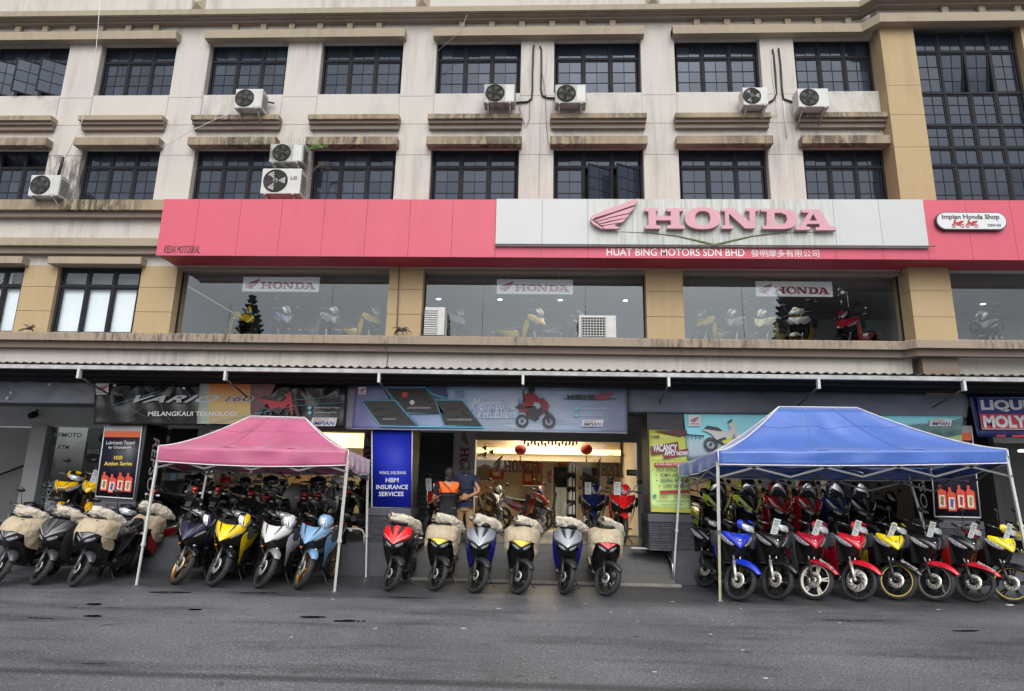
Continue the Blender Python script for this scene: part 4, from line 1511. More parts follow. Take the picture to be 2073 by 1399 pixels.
pt(b2, 'PENAMPILAN SERBA BAHARU', 906, 956, 850, 3.5, WH, YBN, .036)
pt(b2, 'Merintis', 955, 1022, 818, 22, P_('script_white', (245, 248, 252)), YBN, shear=.4, bold=-.012)
pt(b2, 'Perubahan', 968, 1042, 838, 18, P_('script_white', (245, 248, 252)), YBN, shear=.4, bold=-.012)
A, Z = at(1043, 866, YBN), at(1125, 866, YBN)
side_bike(A.x, Z.x, A.z, YBN - .032, faces_right=True).build('print', [P_('bike_dark', (74, 44, 54)), P_('dark_grey', (58, 58, 64))], b2)
pp(b2, [(1096, 814), (1106, 812), (1112, 822), (1106, 834), (1098, 828)], P_('bike_maroon', (150, 40, 62)), YBN, .044)
pp(b2, [(1048, 828), (1066, 829), (1072, 834), (1054, 834)], P_('bike_maroon', (150, 40, 62)), YBN, .044)
pp(b2, [(1057, 822), (1062, 800), (1072, 794), (1084, 799), (1096, 811), (1108, 813), (1106, 817), (1092, 816), (1082, 812), (1078, 825), (1066, 826)], P_('jacket_red', (160, 35, 50)), YBN, .042)
pp(b2, [(1062, 824), (1082, 822), (1092, 834), (1086, 850), (1078, 852), (1080, 838), (1066, 834)], P_('trouser_grey', (50, 55, 65)), YBN, .042)
pp(b2, [(1076 + 7 * math.cos(k * PI / 6), 790 + 7.5 * math.sin(k * PI / 6)) for k in range(12)], BK, YBN, .043)
pt(b2, 'wave', 1148, 1205, 804, 8, BK, YBN, shear=.4, bold=.04)
pt(b2, '\u03b1', 1205, 1245, 803, 13, P_('alpha_red', (190, 35, 60)), YBN, shear=.4, bold=.05)
line(b2, [(1140, 808), (1200, 809), (1246, 808)], .006, BK, YBN)
pt(b2, 'Honda Motorcycle Malaysia', 1174, 1233, 828, 4, WH, YBN)
pt(b2, 'hondamotorcycle.my', 1174, 1220, 841, 4, WH, YBN)
for yy in (828, 841):
    pp(b2, [(1167 + 4 * math.cos(k * PI / 4), yy + 4 * math.sin(k * PI / 4)) for k in range(8)], CY, YBN)
impian(b2, 1176, 850, 1222, 864, YBN, P_('impian_grey', (70, 80, 110)))
line(b2, [(711, 868), (1000, 872), (1270, 877)], .006, WH, YBN, .012)

Y3 = 12.34
b3 = sheet('banner', [(1385, 838), (1950, 843), (1945, 905), (1393, 930)], Y3, gradient('turquoise_print', [(0, (150, 170, 180)), (.42, (165, 190, 200)), (.5, (150, 222, 235)), (1, (150, 232, 245))], 'Z', 2.25, 3.1, var=.15), 'turquoise banner of a scooter on a coast road behind the blue tent', fold=.006)
honda_tile(b3, 1393, 841, 1418, 863, Y3)
A, Z = at(1424, 914, Y3), at(1512, 914, Y3)
side_bike(A.x, Z.x, A.z, Y3 - .032, faces_right=True).build('print', [P_('scooter_white', (200, 200, 195)), P_('dark_grey', (58, 58, 64))], b3)
pp(b3, [(1460, 893), (1484, 884), (1480, 895), (1464, 899)], P_('scooter_yellow', (205, 200, 90)), Y3, .043)
line(b3, [(1387, 880), (1425, 883)], .012, P_('fence_dark', (50, 62, 75)), Y3)
for xx in (1392, 1400, 1408, 1416):
    line(b3, [(xx, 881), (xx, 890)], .006, P_('fence_dark', (50, 62, 75)), Y3)
pp(b3, [(1800, 868), (1835, 861), (1862, 858), (1900, 858), (1946, 846), (1945, 900), (1900, 893), (1850, 880)], gradient('hill_print', [(0, (45, 75, 75)), (1, (110, 145, 145))], 'Z', 2.6, 3.1, var=1.4, vs=7), Y3, .026)
pp(b3, [(1900, 890), (1945, 880), (1945, 895), (1920, 896)], P_('hill_pale', (150, 170, 120)), Y3, .03)
impian(b3, 1879, 849, 1926, 863, Y3, P_('impian_navy', (50, 62, 100)))

lm = sheet('banner', [(1961, 797), (2160, 799), (2170, 888), (1981, 884)], 12.3, M('navy_vinyl', lin((22, 40, 92)), .3, bump=.25, bscale=6), 'navy and red banner with big white letters on the right pillar', fold=.012, nx=40)
Yq = 12.3
LMB, LMR = P_('lm_blue', (30, 50, 130)), P_('lm_red', (200, 50, 75))
pp(lm, [(1975, 805), (2150, 806), (2155, 838), (1980, 837)], LMB, Yq, .026)
pp(lm, [(1980, 838), (2155, 839), (2158, 869), (1986, 868)], LMR, Yq, .026)
line(lm, [(2155, 806), (1975, 805), (1986, 869), (2158, 870)], .009, WH, Yq, .034)
pt(lm, 'LIQUI', 1983, 2076, 822, 24, WH, Yq, .036, bold=.045)
pt(lm, 'MOLY', 1988, 2076, 854, 25, WH, Yq, .036, bold=.05)
pp(lm, [(2014, 881), (2034, 881), (2034, 884), (2016, 884)], LMR, Yq, .03)
pp(lm, [(2046, 881), (2073, 881), (2073, 885), (2048, 885)], LMR, Yq, .03)

# rolled grey canvas blinds along the mouth of the walkway
CANVAS = M('grey_canvas', lin((135, 140, 152)), .5, var=.25, vscale=.9, bump=.3, bscale=4)
cvl = sheet('canvas_blind', [(-300, 766), (191, 774), (190, 817), (-300, 812)], 12.40, CANVAS, 'grey canvas blind hanging in soft folds above the grey scooters', 'canvas blind', fold=.035, nx=60, nz=8, pins=(.3, .62, .9))
cvm = sheet('canvas_blind', [(700, 782), (722, 783), (722, 871), (698, 868)], 12.38, CANVAS, 'narrow strip of grey canvas between the black and blue banners', 'canvas blind', fold=.01, nx=8)
cvr = sheet('canvas_blind', [(1271, 787), (1962, 798), (1958, 845), (1271, 834)], 12.35, M('grey_canvas_dark', lin((112, 117, 130)), .5, var=.3, vscale=.8, bump=.3, bscale=4), 'long grey canvas blind above the turquoise banner', 'canvas blind', fold=.012, nx=60, nz=8)
for q in ((100, 778), (21, 795), (14, 806), (232, 780), (372, 786)):
    o = MB().box(-.03, .03, 0, .004, -.02, .02).build('paper_scrap', WH)
    o.location = at(q[0], q[1], 12.25 if q[0] > 190 else 12.33)
    o.rotation_euler = (0, random.uniform(-1, 1), 0)
    tag(o, {100: 'white paper scrap stuck high on the grey canvas above the grey scooters', 21: 'white speck of paper low on the canvas, upper of two', 14: 'white speck of paper low on the canvas, lower of two', 232: 'white paper scrap on the black banner beside its red wing tile', 372: 'white paper scrap on the black banner above the first big letters'}[q[0]], 'paper scrap')


def oil_sign(TL, TR, BR_, BL, y, label):
    t = sheet('oil_sign', [TL, TR, BR_, BL], y, M('sign_navy', lin((24, 28, 48)), .35), label, 'sign', fold=0, nx=2, nz=2, thick=.02)
    q = lambda u, v: tuple((Vector(TL) * (1 - u) + Vector(TR) * u) * (1 - v) + (Vector(BL) * (1 - u) + Vector(BR_) * u) * v)
    d = .02
    pp(t, [q(0.02, 0.0), q(.98, 0), q(.98, .075), q(.02, .075)], P_('sign_grey', (150, 150, 150)), y, .004)
    pp(t, [q(0.02, .075), q(.98, .075), q(.98, .16), q(.02, .16)], P_('sign_orange', (200, 90, 55)), y, .004)
    for a, b in (((0, 0), (0, 1)), ((0, 1), (1, 1)), ((1, 1), (1, 0))):
        line(t, [q(*a), q(*b)], .013, WH, y, .006)
    T = lambda s, u0, u1, v, h, m, **k: pt(t, s, q(u0, v)[0], q(u1, v)[0], q(.5, v)[1], h, m, y, .008, **k)
    T('Lubricants Tested', .10, .86, .235, 7, WH)
    T('by Champions', .18, .78, .305, 7, WH)
    T('MXR', .36, .60, .445, 8, P_('gold', (225, 190, 80)), bold=.02)
    T('Action Series', .12, .86, .525, 8, P_('gold', (225, 190, 80)), bold=.02)
    for k in range(4):
        u0 = .10 + k * .21
        v0 = .65 + (.025 if k == 1 else 0)
        OR, = (P_('bottle_red', (200, 70, 50)),)
        pp(t, [q(u0 + .03, v0), q(u0 + .09, v0), q(u0 + .09, v0 + .04), q(u0 + .19, v0 + .07), q(u0 + .19, v0 + .26), q(u0, v0 + .26), q(u0, v0 + .06), q(u0 + .03, v0 + .04)], OR, y, .006)
        pp(t, [q(u0 + .02, v0 + .11), q(u0 + .15, v0 + .11), q(u0 + .15, v0 + .24), q(u0 + .02, v0 + .24)], P_('label_pale', (215, 205, 190)), y, .008)
        pp(t, [q(u0 + .06, v0 + .12), q(u0 + .13, v0 + .13), q(u0 + .11, v0 + .23), q(u0 + .05, v0 + .21)], (P_('lab_a', (120, 110, 60)), P_('lab_b', (60, 80, 140)), P_('lab_c', (150, 40, 70)), P_('lab_d', (140, 130, 70)))[k], y, .010)
    return t


oil_sign((213, 862), (288, 862), (270, 1010), (193, 1005), 12.40, 'navy lubricant sign with four red bottles facing the road above the wrapped scooters')
oil_sign((1880, 862), (1966, 862), (1985, 1048), (1892, 1046), 12.40, 'navy lubricant sign with four red bottles half hidden under the blue tent')


def side_panel_sign(x, y0, y1, z0, z1, facing, label):
    """tall black panel on the flank of a pillar, its word running downwards"""
    t = thing('side_sign', (x, (y0 + y1) / 2, z0), label, 'sign')
    MB().box(min(x, x + facing * .02), max(x, x + facing * .02), y0, y1, z0, z1).build('board', M('sign_black', lin((16, 18, 26)), .85, spec=.15), t)
    mb = fit_text('REPSOL', -.62, .62, 0, 0, .22, bold=.01, ext=.001, shear=.15)
    c = Vector((x + facing * .024, (y0 + y1) / 2, (z0 + z1) / 2 - .12))
    Rm = Matrix(((0, -1, 0), (facing, 0, 0), (0, 0, 1))).to_4x4()
    mb.v = [tuple(c + Vector((-facing * v[1], (v[2] if facing > 0 else -v[2]) * 1, -v[0]))) for v in mb.v]
    mb.build('lettering', P_('silver', (190, 195, 205)), t)
    return t


side_panel_sign(-7.748, 12.43, 13.14, 1.25, 2.72, 1, 'black upright sign with silver letters on the pillar side by the pink tent')
side_panel_sign(7.298, 12.43, 13.14, 1.25, 2.72, -1, 'black upright sign with silver letters seen beneath the blue tent')

hb = sheet('insurance_sign', [(753, 868), (835, 869), (833, 1028), (753, 1027)], 12.38, M('sign_blue', lin((26, 42, 172)), .55, var=.08, spec=.3), 'blue insurance sign with white words on the pillar beside the pink tent', 'sign', fold=0, nx=2, nz=2, thick=.02)
line(hb, [(753, 868), (753, 1027), (833, 1028), (835, 869)], .014, WH, 12.38, .006)
pt(hb, 'WAKIL INSURANS', 768, 822, 957, 6.5, WH, 12.38, .008)
pt(hb, 'HBM', 781, 807, 972, 9, WH, 12.38, .008, bold=.01)
pt(hb, 'INSURANCE', 762, 826, 986, 9, WH, 12.38, .008, bold=.01)
pt(hb, 'SERVICES', 767, 817, 1000, 9, WH, 12.38, .008, bold=.01)

va = sheet('vacancy_banner', [(1314, 870), (1392, 872), (1399, 1039), (1318, 1036)], 12.37, gradient('lime_print', [(0, (200, 230, 150)), (.35, (195, 228, 140)), (.6, (190, 205, 100)), (1, (180, 180, 65))], 'Z', 1.25, 2.8, var=.15), 'lime green job vacancy banner hanging on the stone footed pillar', fold=.006, nx=10)
Yv = 12.37
pp(va, [(1322, 872), (1390, 872), (1390, 880), (1376, 884)], P_('deep_red', (80, 20, 25)), Yv, .024)
pp(va, [(1316, 904), (1372, 894), (1374, 912), (1318, 922)], P_('vac_maroon', (110, 45, 45)), Yv, .026)
pp(va, [(1342, 917), (1392, 908), (1394, 920), (1344, 929)], P_('vac_plum', (125, 30, 60)), Yv, .028)
pt(va, 'HBM', 1318, 1334, 884, 5, BK, Yv, bold=.02)
pt(va, 'VACANCY', 1321, 1370, 907, 15, WH, Yv, bold=.03)
pt(va, 'APPLY NOW!', 1344, 1392, 918, 9, WH, Yv, .036, bold=.03)
pp(va, [(1324, 937), (1394, 936), (1394, 944), (1325, 945)], P_('vac_red', (170, 40, 45)), Yv, .026)
pt(va, 'IT\u2019S AN EXCITING OPPORTUNITY', 1320, 1394, 932, 3, CHAR, Yv)
pt(va, 'AVAILABLE POSITION', 1327, 1393, 940, 5, WH, Yv)
for s, a, b, yy in (('SALES REPRESENTATIVE', 1328, 1395, 951), ('ADMIN ASSISTANT', 1335, 1395, 962), ('GENERAL WORKER', 1336, 1392, 973), ('LORRY DRIVER', 1342, 1384, 984)):
    pt(va, s, a, b, yy, 6.5, CHAR, Yv, bold=.02)
    pp(va, [(a - 8, yy - 2), (a - 5, yy), (a - 8, yy + 2)], CHAR, Yv)
pp(va, [(1335, 993), (1396, 992), (1396, 998), (1336, 999)], P_('vac_red', (170, 40, 45)), Yv, .026)
pt(va, '082 - 57 936', 1335, 1396, 1005, 7, P_('phone_maroon', (140, 70, 80)), Yv)
pt(va, 'Interested applicant should', 1329, 1393, 1015, 4, CHAR, Yv)
pt(va, 'send your resume', 1340, 1380, 1021, 4, CHAR, Yv)
pp(va, [(1318, 1029), (1398, 1031), (1398, 1038), (1318, 1036)], P_('vac_yellow', (190, 185, 70)), Yv, .024)
pp(va, [(1325 + 4 * math.cos(k * PI / 4), 1004 + 4 * math.sin(k * PI / 4)) for k in range(8)], P_('vac_green', (70, 150, 120)), Yv, .026)


def pier_word(x, label):
    t = thing('pier_lettering', (x, YB - .13, FZ), label, 'lettering')
    mb = logo(-.62, .62, -.12, .12, 0, .004, wing=False)
    mb.v = [(x + v[2], YB - .126 + v[1], 2.02 - v[0]) for v in mb.v]
    mb.build('lettering', M('pier_red', (.20, .02, .03), .5), t)
    w = logo(-.17, .17, -.1, .1, 0, .004, word=False)
    w.v = [(x + v[2], YB - .126 + v[1], 2.86 - v[0]) for v in w.v]
    w.build('wing', M('pier_red', (.20, .02, .03), .5), t)


pier_word(-1.86, 'red word running down the pale pier beside the showroom door')
pier_word(-4.26, 'red word running down the pier half behind the blue insurance sign')

# ------------------------------------------------------------------ motorcycles: four kinds, each built once with its parts
PA = M('paint_a', (.5, .02, .02), .22, coat=.6)
PB = M('paint_b', (.03, .03, .035), .25, coat=.5)
RIMC = M('rim_colour', (.02, .02, .022), .35, .4)
STRIPE = M('rim_stripe', (.03, .03, .03), .4)
FORKC = M('fork_colour', (.035, .035, .038), .4, .3)
def tyre_rubber():
    m = M('tyre_rubber', (.026, .026, .027), .6, spec=.6)
    nt = m.node_tree
    b = nt.nodes['Principled BSDF']
    tc = nt.nodes.new('ShaderNodeTexCoord')
    v = nt.nodes.new('ShaderNodeTexVoronoi')
    v.feature = 'DISTANCE_TO_EDGE'
    v.inputs['Scale'].default_value = 62
    nt.links.new(tc.outputs['Object'], v.inputs['Vector'])
    r = nt.nodes.new('ShaderNodeValToRGB')
    r.color_ramp.elements[1].position = .12
    nt.links.new(v.outputs['Distance'], r.inputs['Fac'])
    bp = nt.nodes.new('ShaderNodeBump')
    bp.inputs['Distance'].default_value = .006
    bp.inputs['Strength'].default_value = .9
    nt.links.new(r.outputs['Color'], bp.inputs['Height'])
    nt.links.new(bp.outputs['Normal'], b.inputs['Normal'])
    return m


TYRE = tyre_rubber()
PLASTIC = M('black_plastic', (.014, .014, .015), .42, var=.2, vscale=8)
SEATM = M('seat_vinyl', (.016, .016, .018), .5, bump=.1, bscale=60)
WRAPSEAT = M('plastic_wrapped_seat', (.045, .050, .058), .14, coat=.7, var=.5, vscale=14, bump=.9, bscale=22)
LENS = M('headlamp_lens', (.55, .58, .62), .06, .35, coat=1., var=.8, vscale=24)
LENS_CLEAR = M('winker_lens', (.55, .57, .58), .08, .2, coat=.8)
DARKLENS = M('dark_lamp_glass', (.012, .014, .02), .05, coat=1.)
AMBER = M('amber_lens', (.55, .17, .01), .2)
TAIL = M('tail_lens', (.42, .012, .012), .12, coat=.8)
CHROME = M('chrome', (.72, .72, .73), .12, 1.)
ALU = M('alloy', (.36, .36, .37), .3, .9, var=.3, vscale=20)
ENGINE = M('engine_metal', (.06, .06, .063), .4, .7, var=.5, vscale=15)
DISC = M('brake_disc_steel', (.70, .68, .62), .30, .55, var=.15, vscale=30)
SHEETM = M('price_sheet_paper', (.62, .66, .65), .7)
INK = M('price_ink', (.06, .14, .10), .7)
MIRRORG = M('mirror_glass', (.6, .62, .64), .03, 1.)


def rows_mb(rows, mirror=True, sx=1):
    if mirror:
        rows = [[(-x, y, z) for x, y, z in r[:0:-1]] + [tuple(p) for p in r] for r in rows]
    else:
        rows = [[(sx * x, y, z) for x, y, z in r] for r in rows]
    return MB().grid(rows, 0, True)


def shell(name, rows, mat, parent, thick=.008, sub=2, mirror=True, sx=1, label=None):
    return rows_mb(rows, mirror, sx).build(name, mat, parent, sub=sub, solid=thick, label=label)


def pair(name, rows, mat, parent, thick=.008, sub=2):
    return [shell(name, rows, mat, parent, thick, sub, False, s) for s in (1, -1)]


def wheel(root, name, y, R, w, disc=True, spokes=5, dx=-.05, disc_r=.10):
    c = (0, y, R)
    t = MB().lathe([(R - .052, -w * .34), (R - .030, -w * .5), (R - .010, -w * .40), (R, 0), (R - .010, w * .40), (R - .030, w * .5), (R - .052, w * .34)], c, 'x', 36, close=True).build(name, TYRE, root)
    r = MB()
    ri = R - .05
    r.lathe([(ri + .004, -w * .36), (ri - .012, -w * .33), (ri - .020, -w * .1), (ri - .020, w * .1), (ri - .012, w * .33), (ri + .004, w * .36)], c, 'x', 32, close=True)
    r.lathe([(.012, -.045), (.034, -.045), (.036, .045), (.012, .045)], c, 'x', 16, close=True)
    for k in range(spokes):
        a = 2 * PI * k / spokes + .3
        for da in (-.11, .11):
            p0 = Vector((0, y + math.cos(a) * .03, R + math.sin(a) * .03))
            p1 = Vector((0, y + math.cos(a + da) * (ri - .008), R + math.sin(a + da) * (ri - .008)))
            mt = Matrix.Translation((p0 + p1) / 2) @ (p1 - p0).to_track_quat('Z', 'X').to_matrix().to_4x4()
            r.obox(mt, .022, .014, (p1 - p0).length)
    r.build('rim', RIMC, t)
    MB().lathe([(ri + .002, dx / abs(dx) * w * .365), (ri - .012, dx / abs(dx) * w * .350)], c, 'x', 32).build('rim_stripe', STRIPE, t)
    if disc:
        d = MB()
        d.lathe([(disc_r * .40, dx), (disc_r, dx), (disc_r, dx + .004), (disc_r * .42, dx + .004)], c, 'x', 28, m=0, close=True)
        sgn = -1 if dx < 0 else 1
        xf = dx + (0 if dx < 0 else .004) + sgn * .0012
        for k in range(10):
            a = 2 * PI * k / 10
            q = []
            for rr, aa, ww in ((.52, 0, .10), (.74, .22, .07), (.93, .5, .035)):
                q.append((rr, aa - ww, aa + ww))
            pts = [(xf, y + disc_r * rr * math.cos(a + a0), R + disc_r * rr * math.sin(a + a0)) for rr, a0, a1 in q] + [(xf, y + disc_r * rr * math.cos(a + a1), R + disc_r * rr * math.sin(a + a1)) for rr, a0, a1 in q[::-1]]
            d.poly(pts, 1)
        d.build('brake_disc', [DISC, PLASTIC], t)
        MB().obox(Matrix.Translation((dx - .012, y + disc_r * .75, R + disc_r * .55)), .04, .05, .08).build('caliper', ENGINE, t)
    return t


RAKE = rad(26)
AXD = Vector((0, math.sin(RAKE), math.cos(RAKE)))


def fork(root, R, top, chrome_len=.22):
    for s in (-1, 1):
        mb = MB()
        p0 = Vector((s * .072, .005, R - .015))
        p1 = p0 + AXD * .30
        p2 = p0 + AXD * top
        mb.bar(p0, p1, .024, 10, 0)
        mb.bar(p1, p2, .0165, 10, 1)
        mb.lathe([(.0, -.02), (.022, -.02), (.022, .02), (0, .02)], (s * .085, 0, R), 'x', 8, m=0)
        mb.build('fork_leg', [FORKC, CHROME], root)


def fender(root, R, front=68, back=70, w=.062, lip=.03, mat=PA, drop=.05):
    rows = []
    n = 9
    for i in range(n):
        a = rad(-front + (front + back) * i / (n - 1))
        e = abs(i / (n - 1) * 2 - 1)
        r = R + .022 + lip * max(0, -math.sin(a)) ** 2
        ww = w * (1 - .55 * e ** 4)
        dr = drop * (1 - .7 * e ** 2)
        pt_ = lambda x, q: (x, math.sin(a) * q + .004, R + math.cos(a) * q)
        rows.append([pt_(0, r + .012), pt_(ww * .6, r + .006), pt_(ww, r - .012), pt_(ww * 1.08, r - dr)])
    return shell('front_fender', rows, mat, root, .005, 1)


def bars(root, z, y, half=.33, mirrors=True, mz=.22):
    mb = MB()
    mb.tube([(-half, y + .07, z), (-half * .55, y + .03, z + .01), (-.08, y, z - .03), (.08, y, z - .03), (half * .55, y + .03, z + .01), (half, y + .07, z)], .012, 8)
    mb.bar((0, y - .02, z - .16), (0, y, z - .02), .03, 10)
    h = mb.build('handlebar', PLASTIC, root)
    for s in (-1, 1):
        MB().tube([(s * (half - .11), y + .055, z + .003), (s * (half + .015), y + .073, z)], .018, 10).build('grip', PLASTIC, h)
        MB().tube([(s * .17, y - .02, z + .005), (s * .24, y - .015, z), (s * (half - .02), y + .02, z - .005)], .006, 6).build('lever', ALU, h)
    if mirrors:
        for s in (-1, 1):
            mb = MB().tube([(s * .17, y, z + .01), (s * .20, y - .01, z + .10), (s * .26, y + .0, z + mz - .03)], .006, 6)
            cx, cz = s * .28, z + mz
            mb.lathe([(.0, -.012), (.045, -.012), (.055, 0), (.045, .012), (0, .014)], (0, 0, 0), 'y', 14)
            k = len(mb.v) - 5 * 14
            for i in range(k, len(mb.v)):
                a, b, c = mb.v[i]
                mb.v[i] = (cx + a * 1.25, y + b, cz + c * .75)
            m = mb.build('mirror', PLASTIC, root)
            g = MB().lathe([(0, .0155), (.045, .0150)], (0, 0, 0), 'y', 14)
            g.v = [(cx + a * 1.2, y + b, cz + c * .72) for a, b, c in g.v]
            g.build('mirror_glass', MIRRORG, m)
    return h


def seat(root, pts, mat=SEATM):
    """lofted saddle; pts are (y, half width, top z, thickness)"""
    rows = []
    for y, w, z, th in pts:
        rows.append([(-w, y, z - th), (-w * .98, y, z - th * .35), (-w * .6, y, z - .004), (0, y, z), (w * .6, y, z - .004), (w * .98, y, z - th * .35), (w, y, z - th)])
    mb = MB().grid(rows, 0, True)
    return mb.build('seat', mat, root, sub=1, solid=.004)


def tail(root, y, z, w=.10, plate=True):
    shell('tail_light', [[(0, y - .02, z + .04), (w * .7, y - .03, z + .035), (w, y - .06, z + .03)], [(0, y + .015, z), (w * .7, y, z), (w, y - .04, z + .0)], [(0, y + .0, z - .04), (w * .6, y - .01, z - .04), (w * .9, y - .05, z - .03)]], TAIL, root, .01, 1)
    MB().box(-.03, .03, y - .005, y + .012, z - .085, z - .05).build('reflector', AMBER, root)
    g = MB()
    g.add([(-.07, y - .06, z - .04), (.07, y - .06, z - .04), (.05, y + .12, z - .32), (-.05, y + .12, z - .32)], [(0, 1, 2, 3)])
    g.build('rear_mudguard', PLASTIC, root, solid=.01)
    if plate:
        p = MB().obox(Matrix.Translation((0, y + .085, z - .19)) @ Matrix.Rotation(rad(-28), 4, 'X'), .17, .006, .12).build('number_plate', PLASTIC, root)
    for s in (-1, 1):
        MB().lathe([(0, -.045), (.02, -.03), (.026, 0), (.018, .03), (0, .04)], (s * .13, y - .03, z - .07), 'x', 10).build('winker', LENS_CLEAR, root)


def under(root, wb, R, engine_y, scooter):
    if scooter:
        mb = MB().lathe([(0, .07), (.11, .07), (.13, .10), (.12, .15), (0, .16)], (0, wb - .06, R + .03), 'x', 18)
        mb.lathe([(0, .07), (.09, .07), (.10, .12), (0, .15)], (0, wb - .36, R + .02), 'x', 18)
        mb.box(.075, .14, wb - .38, wb - .04, R - .06, R + .12)
        mb.build('engine', ENGINE, root)
    else:
        mb = MB()
        mb.obox(Matrix.Translation((0, engine_y, .33)) @ Matrix.Rotation(rad(12), 4, 'X'), .20, .30, .20)
        mb.lathe([(0, -.14), (.08, -.14), (.09, -.10), (.09, .10), (.08, .14), (0, .14)], (0, engine_y + .06, .32), 'x', 16)
        for k in range(6):
            mb.box(-.075, .075, engine_y - .30 + k * .028, engine_y - .286 + k * .028, .30, .44)
        mb.build('engine', ENGINE, root)
        MB().tube([(-.08, engine_y - .2, .32), (-.12, engine_y - .12, .2), (-.13, engine_y + .15, .19), (-.14, engine_y + .35, .24)], .016, 8).build('exhaust_pipe', ALU, root)
        for s in (-1, 1):
            MB().bar((s * .1, engine_y + .2, .28), (s * .25, engine_y + .2, .28), .014, 8).build('footpeg', PLASTIC, root)
        mb = MB()
        for s in (-1, 1):
            mb.bar((s * .075, engine_y + .2, .34), (s * .085, wb, R), .022, 8)
        mb.build('swingarm', ENGINE, root)
    MB().tube([(-.13, wb - .42, .28), (-.145, wb - .25, .31), (-.155, wb + .12, .40)], [.03, .048, .052], 12).build('exhaust', PLASTIC if scooter else ENGINE, root)
    MB().tube([(.09, engine_y + .05, .27), (.17, engine_y + .02, .12), (.25, engine_y - .01, .012), (.29, engine_y - .02, .012)], .011, 6).build('side_stand', PLASTIC, root)


